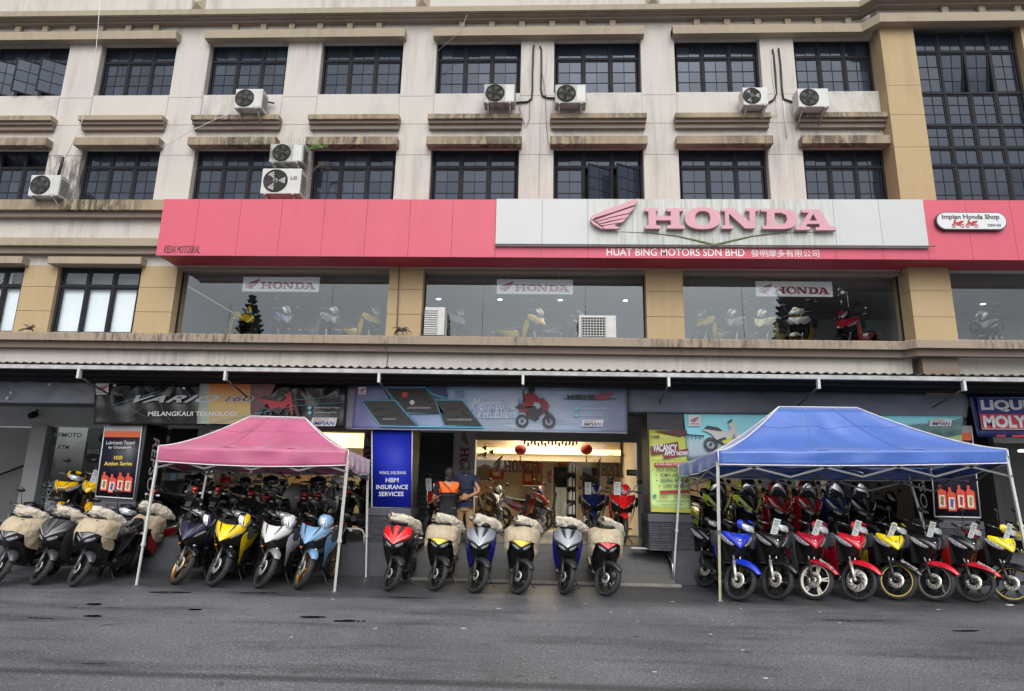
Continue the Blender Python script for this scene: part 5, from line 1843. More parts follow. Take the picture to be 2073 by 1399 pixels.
def make_scooter(maxi=False):
    R, wb = .25, 1.26
    root = thing('scooter', (0, 0, 0), 'scooter', 'scooter', local=True)
    wheel(root, 'front_wheel', 0, R, .085, True, 5, -.055, .078)
    wheel(root, 'rear_wheel', wb, R, .10, False)
    fork(root, R, .42)
    fender(root, R, 52, 62, .068, .015, FORKC, .06)
    k = 1.0
    shell('front_panel', [[(0, .10, .965), (.08, .11, .965), (.165, .15, .958), (.21, .20, .935)], [(0, .0, .87), (.09, .015, .88), (.185, .075, .888), (.232, .15, .875)],
                          [(0, -.08, .78), (.08, -.055, .795), (.172, .02, .82), (.222, .10, .818)], [(0, -.145, .69), (.045, -.105, .715), (.13, -.03, .76), (.20, .05, .782)]], PB if maxi else PA, root)
    shell('nose_strip', [[(0, .088, .975), (.040, .090, .974)], [(0, -.012, .88), (.035, -.008, .882)], [(0, -.085, .80), (.022, -.078, .803)], [(0, -.125, .735), (.008, -.118, .738)]], FORKC if maxi else PA, root)
    pair('front_inlay', [[(.048, .088, .972), (.10, .102, .970), (.125, .118, .966)], [(.045, .018, .905), (.075, .028, .907), (.10, .045, .908)], [(.032, -.05, .838), (.045, -.045, .842), (.052, -.038, .845)]], PLASTIC, root, .006)
    pair('running_light', [[(.20, .052, .835), (.215, .085, .85)], [(.13, -.03, .79), (.14, -.012, .808)], [(.055, -.098, .742), (.062, -.082, .758)], [(.03, -.122, .718), (.034, -.112, .73)]], LENS_CLEAR, root, .006)
    shell('lamp_band', [[(0, -.135, .685), (.05, -.10, .71), (.13, -.025, .752), (.198, .05, .775)], [(0, -.115, .66), (.06, -.085, .672), (.135, -.012, .70), (.195, .055, .735)], [(0, -.07, .625), (.06, -.045, .63), (.12, .02, .655), (.175, .075, .70)]], DARKLENS, root)
    pair('headlight', [[(.03, -.118, .682), (.085, -.068, .708), (.14, -.02, .735)], [(.028, -.112, .662), (.085, -.062, .68), (.14, -.012, .708)], [(.035, -.095, .648), (.08, -.05, .658), (.125, -.008, .685)]], LENS, root, .008)
    pair('side_panel', [[(.205, .19, .945), (.245, .26, .92), (.225, .36, .86)], [(.20, .06, .785), (.248, .18, .75), (.24, .34, .70)], [(.17, .06, .67), (.225, .2, .59), (.215, .37, .5)], [(.11, .13, .51), (.18, .26, .43), (.18, .43, .35)], [(.09, .21, .40), (.14, .32, .33), (.16, .47, .26)]], PB, root)
    shell('lower_apron', [[(0, -.06, .63), (.09, -.0, .645), (.17, .07, .67)], [(0, .08, .55), (.09, .09, .55), (.15, .12, .55)], [(0, .18, .44), (.08, .19, .44), (.12, .22, .43)], [(0, .30, .28), (.08, .31, .28), (.13, .36, .28)]], PLASTIC, root)
    shell('leg_shield', [[(0, .22, 1.0), (.10, .23, .985), (.20, .26, .93)], [(0, .30, .80), (.12, .31, .80), (.23, .34, .80)], [(0, .36, .55), (.12, .37, .55), (.21, .39, .55)], [(0, .42, .30), (.12, .42, .30), (.17, .44, .30)]], PLASTIC, root)
    MB().box(-.16, .16, .40, .80, .235, .285).build('floorboard', PLASTIC, root, bevel=.02)
    for s in (1, -1):
        shell('tail_panel', [[(.12, .66, .70), (.15, .9, .735), (.14, 1.2, .76), (.07, 1.55, .80)], [(.16, .64, .55), (.19, .9, .60), (.17, 1.2, .66), (.08, 1.58, .77)], [(.14, .66, .32), (.17, .86, .42), (.15, 1.15, .55), (.07, 1.5, .72)]], PB if not maxi else PA, root, mirror=False, sx=s)
    seat(root, [(.60, .06, .72, .05), (.68, .12, .755, .09), (.95, .15, .765, .08), (1.18, .15, .79, .07), (1.42, .11, .83, .06), (1.5, .05, .83, .03)], WRAPSEAT)
    MB().tube([(.12, 1.15, .80), (.13, 1.45, .88), (0, 1.56, .89), (-.13, 1.45, .88), (-.12, 1.15, .80)], .014, 8).build('grab_rail', FORKC, root)
    tail(root, 1.57, .76, .08)
    under(root, wb, R, .70, True)
    bars(root, .995, .20, .32, mirrors=maxi, mz=.2)
    shell('handlebar_cowl', [[(0, .14, 1.045), (.08, .15, 1.04), (.13, .19, 1.02)], [(0, .12, 1.0), (.09, .13, .995), (.15, .18, .985)], [(0, .16, .95), (.07, .17, .95), (.12, .2, .95)]], PLASTIC, root)
    if maxi:
        shell('windscreen', [[(0, .17, 1.32), (.10, .18, 1.30), (.15, .21, 1.24)], [(0, .09, 1.14), (.13, .11, 1.13), (.19, .17, 1.10)], [(0, .05, .98), (.12, .07, .98), (.18, .13, .97)]], DARKLENS, root, .006)
        pair('screen_wing', [[(.11, .16, 1.27), (.16, .2, 1.235)], [(.16, .11, 1.13), (.205, .17, 1.11)], [(.17, .09, 1.04), (.19, .14, 1.04)]], PA, root, .008)
        pair('side_wing', [[(.20, .09, .96), (.28, .22, .985)], [(.13, -.01, .855), (.255, .15, .84)], [(.055, -.10, .765), (.19, .05, .725)], [(.0, -.165, .70), (.10, -.03, .665)]], PA, root)
        pair('wing_flash', [[(.215, .075, .93), (.235, .10, .925)], [(.15, -.005, .83), (.19, .03, .815)], [(.09, -.075, .765), (.12, -.05, .745)]], LENS_CLEAR, root, .006)
    return root


def make_cub():
    R, wb = .28, 1.22
    root = thing('motorcycle', (0, 0, 0), 'motorcycle', 'motorcycle', local=True)
    wheel(root, 'front_wheel', 0, R, .075, True, 5, -.05, .116)
    wheel(root, 'rear_wheel', wb, R, .085, False)
    fork(root, R, .52)
    fender(root, R, 64, 44, .074, .085, PA, .085)
    pair('shield_wrap', [[(.20, .19, .95), (.30, .26, .955), (.335, .32, .93)], [(.205, .19, .84), (.315, .27, .83), (.345, .33, .82)], [(.20, .20, .74), (.29, .28, .72), (.32, .34, .70)]], WRAPSEAT, root)
    shell('front_cowl', [[(0, .045, .945), (.08, .052, .945), (.15, .09, .955), (.20, .16, .975)], [(0, -.035, .88), (.085, -.012, .885), (.165, .05, .90), (.225, .15, .915)],
                         [(0, -.095, .80), (.06, -.062, .81), (.12, .0, .835), (.17, .07, .86)], [(0, -.100, .735), (.03, -.072, .752), (.06, -.03, .778), (.09, .01, .80)]], PA, root)
    pair('front_lamp', [[(.215, .13, .912), (.245, .18, .922)], [(.165, .052, .858), (.237, .16, .865)], [(.105, -.018, .805), (.19, .10, .80)], [(.055, -.055, .765), (.12, .04, .755)]], LENS, root, .012)
    pair('cowl_crease', [[(.10, .052, .957), (.118, .06, .96)], [(.07, -.022, .892), (.08, -.015, .895)], [(.028, -.085, .818), (.034, -.08, .82)]], PLASTIC, root, .005)
    shell('emblem', [[(0, -.062, .875), (.022, -.05, .88)], [(0, -.088, .845), (.016, -.078, .85)]], CHROME, root, .006, 1)
    shell('cowl_chin', [[(0, -.06, .745), (.07, -.0, .765), (.14, .09, .785), (.21, .20, .83)], [(0, .0, .69), (.05, .04, .70), (.09, .11, .71), (.14, .22, .74)], [(0, .11, .61), (.05, .12, .61), (.08, .16, .61), (.10, .24, .61)]], PLASTIC, root)
    pair('leg_shield', [[(.22, .19, .94), (.25, .32, .92)], [(.225, .18, .78), (.255, .33, .73)], [(.20, .20, .62), (.23, .37, .57)], [(.14, .26, .46), (.18, .43, .41)], [(.10, .34, .34), (.14, .48, .31)]], PB, root)
    shell('inner_shield', [[(0, .16, .93), (.12, .17, .93), (.21, .24, .92)], [(0, .22, .7), (.12, .23, .7), (.2, .28, .7)], [(0, .28, .5), (.1, .29, .5), (.16, .33, .5)]], PLASTIC, root)
    shell('centre_tunnel', [[(0, .28, .80), (.05, .28, .76), (.07, .3, .62)], [(0, .45, .60), (.06, .45, .57), (.08, .45, .44)], [(0, .62, .62), (.07, .62, .58), (.10, .62, .42)]], PB, root)
    for s in (1, -1):
        shell('tail_panel', [[(.09, .60, .68), (.13, .85, .73), (.12, 1.15, .77), (.06, 1.48, .84)], [(.11, .58, .56), (.155, .85, .61), (.14, 1.15, .68), (.07, 1.5, .80)], [(.09, .60, .42), (.13, .82, .50), (.11, 1.1, .60), (.05, 1.44, .76)]], PA, root, mirror=False, sx=s)
    seat(root, [(.52, .05, .735, .04), (.62, .11, .765, .08), (.9, .135, .775, .07), (1.15, .13, .80, .06), (1.36, .09, .84, .05), (1.43, .04, .84, .03)], WRAPSEAT)
    MB().tube([(.09, 1.15, .81), (.10, 1.42, .89), (0, 1.5, .90), (-.10, 1.42, .89), (-.09, 1.15, .81)], .012, 8).build('grab_rail', FORKC, root)
    tail(root, 1.51, .80, .07)
    under(root, wb, R, .50, False)
    bars(root, 1.045, .20, .33, True, .25)
    shell('headlight_cowl', [[(0, .13, 1.16), (.07, .14, 1.155), (.13, .20, 1.13)], [(0, .045, 1.11), (.085, .065, 1.10), (.16, .16, 1.08)], [(0, .02, 1.03), (.09, .055, 1.03), (.165, .17, 1.03)], [(0, .075, .955), (.07, .09, .96), (.12, .18, .965)]], PB, root)
    shell('headlight', [[(0, .045, 1.10), (.07, .06, 1.093), (.135, .115, 1.085)], [(0, .008, 1.05), (.08, .030, 1.05), (.148, .105, 1.05)], [(0, .015, .995), (.06, .035, .995), (.10, .10, 1.0)]], LENS, root, .012)
    pair('headlight_wing', [[(.115, .115, 1.148), (.15, .19, 1.13)], [(.135, .09, 1.09), (.18, .18, 1.075)], [(.105, .09, 1.0), (.14, .17, 1.0)]], PA, root, .008)
    shell('headlight_mask', [[(0, .10, 1.178), (.06, .11, 1.17)], [(0, .03, 1.128), (.045, .042, 1.122)]], PA, root, .008)
    return root


def make_moped():
    R, wb = .285, 1.26
    root = thing('motorcycle', (0, 0, 0), 'motorcycle', 'motorcycle', local=True)
    wheel(root, 'front_wheel', 0, R, .088, True, 5, -.055, .115)
    wheel(root, 'rear_wheel', wb, R, .11, False)
    fork(root, R, .52)
    fender(root, R, 48, 58, .066, .02, PB, .075)
    shell('front_cowl', [[(0, .055, .90), (.09, .055, .905), (.18, .10, .93), (.24, .2, .945)], [(0, -.03, .83), (.095, -.005, .835), (.185, .06, .85), (.245, .18, .86)],
                         [(0, -.12, .735), (.07, -.07, .75), (.155, .02, .775), (.215, .14, .79)], [(0, -.175, .655), (.022, -.145, .68), (.095, -.04, .72), (.15, .07, .745)]], PA, root)
    pair('cowl_stripe', [[(.10, .048, .925), (.135, .064, .932)], [(.085, -.012, .85), (.105, -.006, .853)], [(.055, -.082, .772), (.062, -.078, .775)]], PLASTIC, root, .006)
    pair('front_lamp', [[(.165, .02, .79), (.235, .145, .83)], [(.11, -.035, .725), (.19, .085, .765)], [(.075, -.06, .695), (.13, .03, .715)]], LENS, root, .012)
    shell('cowl_chin', [[(0, -.14, .66), (.08, -.05, .70), (.15, .06, .735), (.23, .17, .79)], [(0, -.05, .61), (.09, .01, .65), (.16, .10, .67), (.22, .2, .70)], [(0, .08, .55), (.08, .1, .57), (.13, .15, .58), (.18, .22, .6)]], PLASTIC, root)
    pair('side_fairing', [[(.235, .15, .82), (.262, .30, .82)], [(.205, .12, .70), (.255, .30, .69)], [(.20, .18, .57), (.235, .32, .56)], [(.175, .30, .44), (.195, .39, .45)], [(.14, .42, .32), (.15, .46, .33)], [(.125, .47, .28), (.13, .485, .285)]], PA, root)
    pair('inner_fairing', [[(.20, .2, .80), (.22, .42, .80)], [(.19, .18, .6), (.2, .44, .6)], [(.15, .3, .42), (.16, .5, .42)]], PLASTIC, root)
    shell('tank_tunnel', [[(0, .2, .90), (.07, .2, .87), (.10, .2, .74)], [(0, .42, .76), (.07, .42, .72), (.11, .42, .56)], [(0, .62, .72), (.08, .62, .68), (.12, .62, .5)]], PB, root)
    for s in (1, -1):
        shell('tail_panel', [[(.09, .60, .70), (.13, .85, .74), (.12, 1.15, .80), (.05, 1.50, .90)], [(.11, .58, .58), (.155, .85, .62), (.13, 1.15, .71), (.06, 1.52, .85)], [(.09, .60, .42), (.12, .82, .50), (.10, 1.1, .63), (.05, 1.44, .81)]], PA, root, mirror=False, sx=s)
    seat(root, [(.52, .05, .755, .04), (.62, .11, .775, .08), (.9, .135, .785, .07), (1.12, .13, .83, .06), (1.36, .09, .88, .05), (1.45, .04, .885, .03)], WRAPSEAT)
    tail(root, 1.53, .86, .06)
    under(root, wb, R, .52, False)
    bars(root, 1.0, .18, .32, True, .2)
    shell('headlight_cowl', [[(0, .12, 1.12), (.05, .13, 1.115), (.10, .19, 1.09)], [(0, .05, 1.04), (.07, .075, 1.04), (.125, .16, 1.03)], [(0, .045, .95), (.06, .075, .95), (.115, .17, .96)], [(0, .10, .90), (.04, .12, .905), (.08, .18, .92)]], PB, root)
    shell('headlight_mask', [[(0, .10, 1.125), (.045, .108, 1.12)], [(0, .035, 1.04), (.05, .045, 1.045)], [(0, .0, .965), (.022, .012, .97)], [(0, .0, .935), (.006, .004, .937)]], PA, root, .008)
    pair('headlight', [[(.055, .085, 1.075), (.115, .15, 1.07)], [(.045, .03, 1.0), (.115, .115, 1.01)], [(.022, .004, .95), (.085, .08, .945)], [(.004, .012, .918), (.04, .06, .912)]], LENS, root, .014)
    pair('shield_wrap', [[(.235, .22, .90), (.30, .32, .90)], [(.245, .22, .80), (.32, .34, .79)], [(.235, .24, .70), (.30, .36, .68)]], WRAPSEAT, root)
    for s in (-1, 1):
        MB().lathe([(0, -.022), (.012, -.015), (.014, .0), (.01, .015), (0, .02)], (s * .115, .03, .585), 'x', 8).build('winker', AMBER if s < 0 else LENS_CLEAR, root)
    return root


TEMPL = {'scooter': make_scooter(), 'maxi': make_scooter(True), 'cub': make_cub(), 'moped': make_moped()}
TR = {'scooter': .25, 'maxi': .25, 'cub': .28, 'moped': .285}
STEER = {'front_wheel', 'fork_leg', 'front_fender', 'handlebar', 'mirror'}
STEER_CUB = STEER | {'headlight_cowl', 'headlight', 'headlight_wing', 'headlight_mask', 'handlebar_cowl'}


def steer_matrix(kind, steer):
    A = Vector((0, .045, TR[kind]))
    return Matrix.Translation(A) @ Matrix.Rotation(steer, 4, AXD) @ Matrix.Translation(-A)


PAINTS = {}


def paint(c, metal=.0, rough=.22, coat=.6):
    key = (c, metal, rough)
    if key not in PAINTS:
        PAINTS[key] = M('paint_%d' % len(PAINTS), lin(c), rough, metal, coat=coat)
    return PAINTS[key]


def bike(kind, loc, yaw, steer, lean, label, group, a, b=None, rim=None, stripe=None, forkc=None, seat_m=None, name=None, lens=None, disc_only=False, drop=()):
    r = copy_tree(TEMPL[kind])
    for k in ('local',):
        if k in r:
            del r[k]
    r.name = name or ('scooter' if kind in ('scooter', 'maxi') else 'motorcycle')
    r['label'] = label
    r['category'] = 'scooter' if kind in ('scooter', 'maxi') else 'motorcycle'
    r['group'] = group
    r.location = loc
    r.scale = [{'cub': 1.06, 'moped': 1.06, 'scooter': 1.03, 'maxi': 1.04}[kind]] * 3
    r.rotation_euler = (0, rad(lean), rad(yaw))
    sm = steer_matrix(kind, rad(steer))
    mp = {PA: a, PB: b or a}
    if rim:
        mp[RIMC] = rim
    mp[STRIPE] = stripe or rim or STRIPE
    if forkc:
        mp[FORKC] = forkc
    if seat_m:
        mp[WRAPSEAT] = seat_m
    ss = STEER if kind in ('scooter',) else STEER_CUB
    for c in list(r.children):
        base = c.name.split('.')[0]
        if base in drop:
            for g in list(c.children):
                bpy.data.objects.remove(g)
            bpy.data.objects.remove(c)
            continue
        if base in ss and not (kind == 'maxi' and base in ('headlight', 'front_panel')):
            c.matrix_basis = sm
        for o in [c] + list(c.children):
            for i, sl in enumerate(o.material_slots):
                if sl.material in mp:
                    sl.link = 'OBJECT'
                    sl.material = mp[sl.material] if False else mp[o.data.materials[i]]
    return r


def root_matrix(r):
    return Matrix.LocRotScale(r.location, r.rotation_euler, r.scale)


def crumple(me, amp, sc, seed=0):
    for v in me.vertices:
        n = noise.noise_vector(v.co * sc + Vector((seed, 0, 0)))
        n2 = noise.noise_vector(v.co * sc * 2.7 + Vector((0, seed, 3)))
        v.co += n * amp + n2 * amp * .4
    me.update()


PAPER = M('wrapping_paper', (.45, .375, .265), .8, var=.22, vscale=5, bump=.6, bscale=14)
PAPER_W = M('wrapping_paper_pale', (.56, .51, .42), .75, var=.35, vscale=6, bump=.7, bscale=16)


def wrap(r, kind, steer, label, body=True, seed=0, lift=0.):
    """packing paper round the handlebar and, for some, the front panel of a scooter"""
    rm = root_matrix(r)
    t = thing('paper_wrap', (0, 0, 0), label, 'packing paper', 'packing paper round new scooters')
    t.matrix_basis = rm
    t['local'] = 1
    hx = [(-.30, .26, 1.045), (-.25, .26, 1.05), (-.15, .24, 1.07), (-.03, .22, 1.08), (.09, .23, 1.075), (.20, .26, 1.045), (.30, .29, 1.0), (.37, .32, .955)]
    rr = [.062, .070, .075, .070, .075, .072, .055, .012]
    rows = []
    rng = random.Random(seed)
    for (x, y, z), q in zip(hx, rr):
        row = []
        for j in range(14):
            a = 2 * PI * j / 14
            c, s = math.cos(a), math.sin(a)
            sag = .05 * (s < 0) * (-s)
            row.append((x + rng.gauss(0, .012), y + c * q * 1.05 + rng.gauss(0, .006), z + lift + s * q * .8 - sag * (1.4 if abs(x) < .25 else .4) + rng.gauss(0, .006)))
        rows.append(row)
    o = MB().grid(rows, 0, True, closed=True).build('handlebar_paper', PAPER_W, t, sub=2, solid=.003)
    crumple(o.data, .026, 7, seed)
    crumple(o.data, .011, 22, seed)
    o.data.polygons.foreach_set('use_smooth', [False] * len(o.data.polygons))
    o.matrix_basis = steer_matrix(kind, rad(steer))
    if body:
        o = shell('cowl_paper', [[(0, .2, 1.0), (.12, .21, .995), (.21, .27, .97), (.255, .40, .93)], [(0, .06, .965), (.13, .075, .96), (.235, .15, .945), (.285, .36, .90)],
                                 [(0, -.05, .87), (.14, -.02, .87), (.258, .09, .84), (.292, .34, .78)], [(0, -.095, .80), (.13, -.06, .785), (.262, .07, .72), (.285, .33, .66)]], PAPER, t, .004, 2)
        crumple(o.data, .016, 7, seed)
        crumple(o.data, .006, 22, seed)
        o.data.polygons.foreach_set('use_smooth', [False] * len(o.data.polygons))
        for s in (1, -1):
            q = shell('cowl_paper_flap', [[(.175, .0, .775), (.262, .07, .735), (.285, .33, .67)], [(.205, .03, .66), (.262, .12, .62), (.282, .34, .58)], [(.215, .10, .56), (.25, .2, .53), (.262, .34, .50)]], PAPER, t, .004, 2, False, s)
            crumple(q.data, .016, 8, seed + 1)
            q.data.polygons.foreach_set('use_smooth', [False] * len(q.data.polygons))
    return t


SHEET = MB().box(-.062, .062, -.002, .002, -.125, .115).mesh('sheet', SHEETM)
_sh = MB()
for k, (u0, u1, z, h) in enumerate(((-.05, .05, .085, .012), (-.045, .02, .062, .008), (-.045, .045, .042, .008), (-.045, .03, .022, .008), (-.045, .045, .002, .005), (-.045, .0, -.03, .007), (-.045, .035, -.05, .005), (-.045, .04, -.068, .005), (-.045, .02, -.095, .006))):
    _sh.box(u0, u1, -.0035, -.0022, z - h / 2, z + h / 2)
SHEET_INK = _sh.mesh('print', INK)


def price_sheet(r, kind, steer, label, off=(-.05, .02, 1.02), tilt=(12, -6, -8)):
    t = thing('price_sheet', (0, 0, 0), label, 'price sheet', 'price sheets hung on the motorcycles')
    t['local'] = 1
    t.matrix_basis = root_matrix(r) @ steer_matrix(kind, rad(steer)) @ Matrix.Translation(off) @ Euler([rad(v) for v in tilt]).to_matrix().to_4x4()
    link('sheet', SHEET, t)
    link('print', SHEET_INK, t)
    return t


def plate(r, kind, steer, txt):
    """registration sticker along the flank of the front fender"""
    f = [c for c in r.children if c.name.startswith('front_fender')][0]
    p0, p1 = Vector((-.066, -.02, .592)), Vector((-.056, -.27, .498))
    d = (p1 - p0)
    ln_ = d.length
    d.normalize()
    up = Vector((-.35, d.z * -1, -d.y * -1 * -1)).normalized()
    up = (Vector((0, 0, 1)) - d * d.z).normalized()
    n = d.cross(up)
    mb = MB()
    c = (p0 + p1) / 2
    fr = lambda u, v, w: c + d * u + up * v + Vector((-1, 0, 0)) * w
    mb.prism([(-ln_ / 2, -.024), (ln_ / 2, -.024), (ln_ / 2, .024), (-ln_ / 2, .024)], fr, .004)
    mb.build('number_sticker', PR_BLACK, f)
    tx = fit_text(txt, -ln_ * .47, ln_ * .47, 0, 0, .036, bold=.02)
    tx.v = [tuple(fr(v[0], v[2], .006)) for v in tx.v]
    tx.build('lettering', LETTER_WHITE, f)


BLK = paint((22, 22, 26))
CHR = paint((62, 63, 68), .3, .38)
GOLDRIM = M('gold_rim', (.45, .27, .10), .32, .8)
BLACKRIM = M('black_rim', (.018, .018, .02), .35, .3)
WHITERIM = M('white_rim', (.70, .66, .58), .4)
YSTRIPE = M('yellow_stripe', (.62, .50, .12), .4)
GSTRIPE = M('grey_stripe', (.22, .22, .22), .4)
SILVERFORK = M('silver_fork', (.60, .59, .57), .3, .6)

# six scooters in the middle, nose to the road
gm = 'scooters lined up in front of the showroom door'
MID = [
    (787, 1197, 'red', paint((215, 30, 38)), BLK, False, 'red and black scooter with pale paper over its handlebar only', 0, 37),
    (880, 1197, 'yellow', paint((228, 200, 20)), BLK, True, 'paper-covered scooter with a yellow beak below the man in orange', 1, 36),
    (962, 1201, 'blue', paint((150, 155, 165), .5, .3), paint((28, 30, 140)), False, 'silver-faced blue scooter in front of the khaki trousers', 1, 36),
    (1048, 1203, 'yellow', paint((228, 200, 20)), BLK, True, 'paper-covered scooter with a yellow beak between the two blue scooters', 1, 40),
    (1143, 1204, 'blue', paint((150, 155, 165), .5, .3), paint((28, 30, 140)), False, 'silver-faced blue scooter with torn paper on its handlebar, wheel nearly straight', -2, 24),
    (1225, 1207, 'red', paint((215, 30, 38)), BLK, True, 'paper-covered scooter with a small red beak at the end of the row by the ramp', 0, 44),
]
WL = ['pale crumpled paper over the handlebar of the red scooter', 'brown paper on the yellow beaked scooter below the man in orange', 'open ended paper sleeve on the handlebar of the blue scooter by the khaki trousers',
      'brown paper on the yellow beaked scooter between two blue ones', 'torn pale paper over the handlebar of the straight-wheeled blue scooter', 'brown paper enclosing the scooter with the small red beak']
for k, (px, py, nm, a, b, body, lab, yaw, st) in enumerate(MID):
    g = atz(px, py, 0)
    r = bike('scooter', (g.x, g.y + .02, 0), yaw, st, 3.5, lab, gm, a, b, BLACKRIM, drop=('nose_strip', 'front_inlay') if body else ())
    wrap(r, 'scooter', st, WL[k], body, seed=11 + k * 3)

# grey scooters at the left
gl = 'grey scooters wrapped for delivery'
for k, (px, py, body, lab, wl, yaw) in enumerate((
        (-12, 1186, True, 'grey scooter cut by the picture edge with brown paper round its front', 'brown paper on the grey scooter cut by the picture edge', 6),
        (70, 1184, False, 'bare grey scooter with its whole front panel showing between two papered ones', 'loose pale paper over the handlebar of the bare grey scooter', 8),
        (147, 1188, True, 'papered grey scooter with a plastic-wrapped seat next to the pink tent leg', 'brown paper tied round the grey scooter next to the pink tent leg', 8))):
    g = atz(px, py, 0)
    r = bike('scooter', (g.x, g.y + .02, 0), yaw, 46, 6, lab, gl, CHR, CHR if not body else BLK, BLACKRIM, drop=('nose_strip', 'front_inlay') if body else (), forkc=paint((70, 71, 76), .3, .4))
    wrap(r, 'scooter', 44, wl, body, seed=41 + k * 5)
g = atz(262, 1160, 0)
r = bike('scooter', (g.x, g.y, 0), 6, 30, 5, 'red and black scooter behind the pink tent front leg with paper and a wrapped seat', gl, paint((190, 22, 30)), paint((170, 20, 28)), BLACKRIM, drop=('nose_strip', 'front_inlay'))
wrap(r, 'scooter', 30, 'crumpled paper on the red and black scooter behind the tent leg', True, 77, .06)

for px, py, a, lab in ((30, 1128, BLK, 'black motorcycle in the gap behind the grey scooters at the picture edge'), (112, 1126, BLK, 'black motorcycle in the gap behind the bare grey scooter'), (225, 1128, paint((40, 42, 50)), 'slate motorcycle in the gap behind the tent leg scooter')):
    p = at(px, py, 11.75)
    bike('cub', (p.x + .12, 11.35, 0), 6, 25, 5, lab, gl, a, BLK, BLACKRIM, seat_m=SEATM)
# four under the pink tent
gp = 'motorcycles under the pink tent'
TENT4 = [(355, 1183, paint((38, 32, 66), .3), BLK, GOLDRIM, 'dark purple motorcycle with gold wheels under the pink tent', 4, 46),
         (430, 1187, paint((232, 200, 14)), BLK, BLACKRIM, 'bright yellow motorcycle with black wheels under the pink tent', 4, 44),
         (525, 1191, paint((205, 206, 208)), paint((150, 152, 156), .3), BLACKRIM, 'white and grey motorcycle with black wheels under the pink tent', 0, 42),
         (605, 1193, paint((112, 152, 190)), paint((112, 152, 190)), GOLDRIM, 'pale blue motorcycle with gold wheels beside the pink tent leg', -2, 36)]
for px, py, a, b, rim, lab, yaw, st in TENT4:
    g = atz(px, py, 0)
    bike('moped', (g.x, g.y + .02, 0), yaw, st, 7, lab, gp, a, b, rim, forkc=M('grey_fork', (.16, .16, .17), .35, .6))

for px, a, lab in ((392, BLK, 'black motorcycle in the gap behind the purple and yellow ones'), (470, paint((60, 62, 66)), 'grey motorcycle in the gap behind the yellow and white ones'), (556, BLK, 'black motorcycle in the gap behind the white and pale blue ones')):
    p = at(px, 1130, 12.0)
    bike('cub', (p.x + .1, 11.35, 0), 4, 20, 5, lab, gp, a, BLK, BLACKRIM, seat_m=SEATM)
# eight in the right row
gr = 'motorcycles in the row under the blue tent'
ROWR = [(1495, 1217, paint((24, 52, 190)), BLK, BLACKRIM, None, SILVERFORK, 'blue and black motorcycle with silver fork just behind the yellowed tent leg', None, None),
        (1572, 1215, paint((20, 21, 24)), BLK, BLACKRIM, None, SILVERFORK, 'all black motorcycle with a silver fork and a price sheet', None, 'price sheet on the all black motorcycle'),
        (1650, 1215, paint((176, 24, 52), .2), paint((120, 122, 128), .3), WHITERIM, None, None, 'crimson and grey motorcycle on white wheels', 'QAA7260D', 'price sheet on the crimson motorcycle with white wheels'),
        (1738, 1217, paint((200, 22, 46)), paint((150, 16, 34)), BLACKRIM, None, SILVERFORK, 'crimson motorcycle with a large petal brake disc', None, 'price sheet on the crimson motorcycle with the petal disc'),
        (1817, 1216, paint((236, 214, 20)), BLK, BLACKRIM, YSTRIPE, None, 'yellow motorcycle with gold rim lines between two darker ones', 'QCM4357', 'price sheet set low beside the yellow motorcycle in mid row'),
        (1895, 1218, paint((24, 25, 34)), BLK, BLACKRIM, GSTRIPE, None, 'black motorcycle with a red front mudguard and no plate sticker', None, 'price sheet on the black motorcycle with red mudguard'),
        (1975, 1220, paint((24, 25, 34)), paint((196, 24, 30)), BLACKRIM, None, None, 'black fronted motorcycle with red legs and a white plate sticker', 'QAA4962M', 'price sheet on the motorcycle with red legs'),
        (2052, 1222, paint((236, 214, 20)), BLK, BLACKRIM, YSTRIPE, None, 'yellow motorcycle cut by the edge of the picture', None, 'price sheet on the yellow motorcycle cut by the picture edge')]
REDP = paint((200, 26, 48))
for k, (px, py, a, b, rim, stripe, fk, lab, pl_, sh) in enumerate(ROWR):
    g = atz(px, py, 0)
    yaw, st = (-2, 1, -3, 2, 0, 3, 1, 4)[k], (36, 30, 39, 33, 40, 31, 37, 34)[k]
    r = bike('cub', (g.x, g.y + .02, 0), yaw, st, 4, lab, gr, a, b, rim, stripe, fk)
    if k in (5, 6) or pl_ == 'QCM4357' or k == 7:
        for c in r.children:
            if c.name.startswith('front_fender'):
                c.material_slots[0].link = 'OBJECT'
                c.material_slots[0].material = REDP if k in (5, 6) else BLK
    if k == 3:
        for c in r.children:
            if c.name.startswith('front_wheel'):
                for q in c.children:
                    if q.name.startswith('brake_disc'):
                        q.matrix_basis = Matrix.Translation((0, 0, .28)) @ Matrix.Diagonal((1, 1.4, 1.4, 1)) @ Matrix.Translation((0, 0, -.28))
    if pl_:
        plate(r, 'cub', st, pl_)
    if sh:
        price_sheet(r, 'cub', st, sh, (-.19, .05, 1.03) if k != 4 else (-.24, .10, .98))

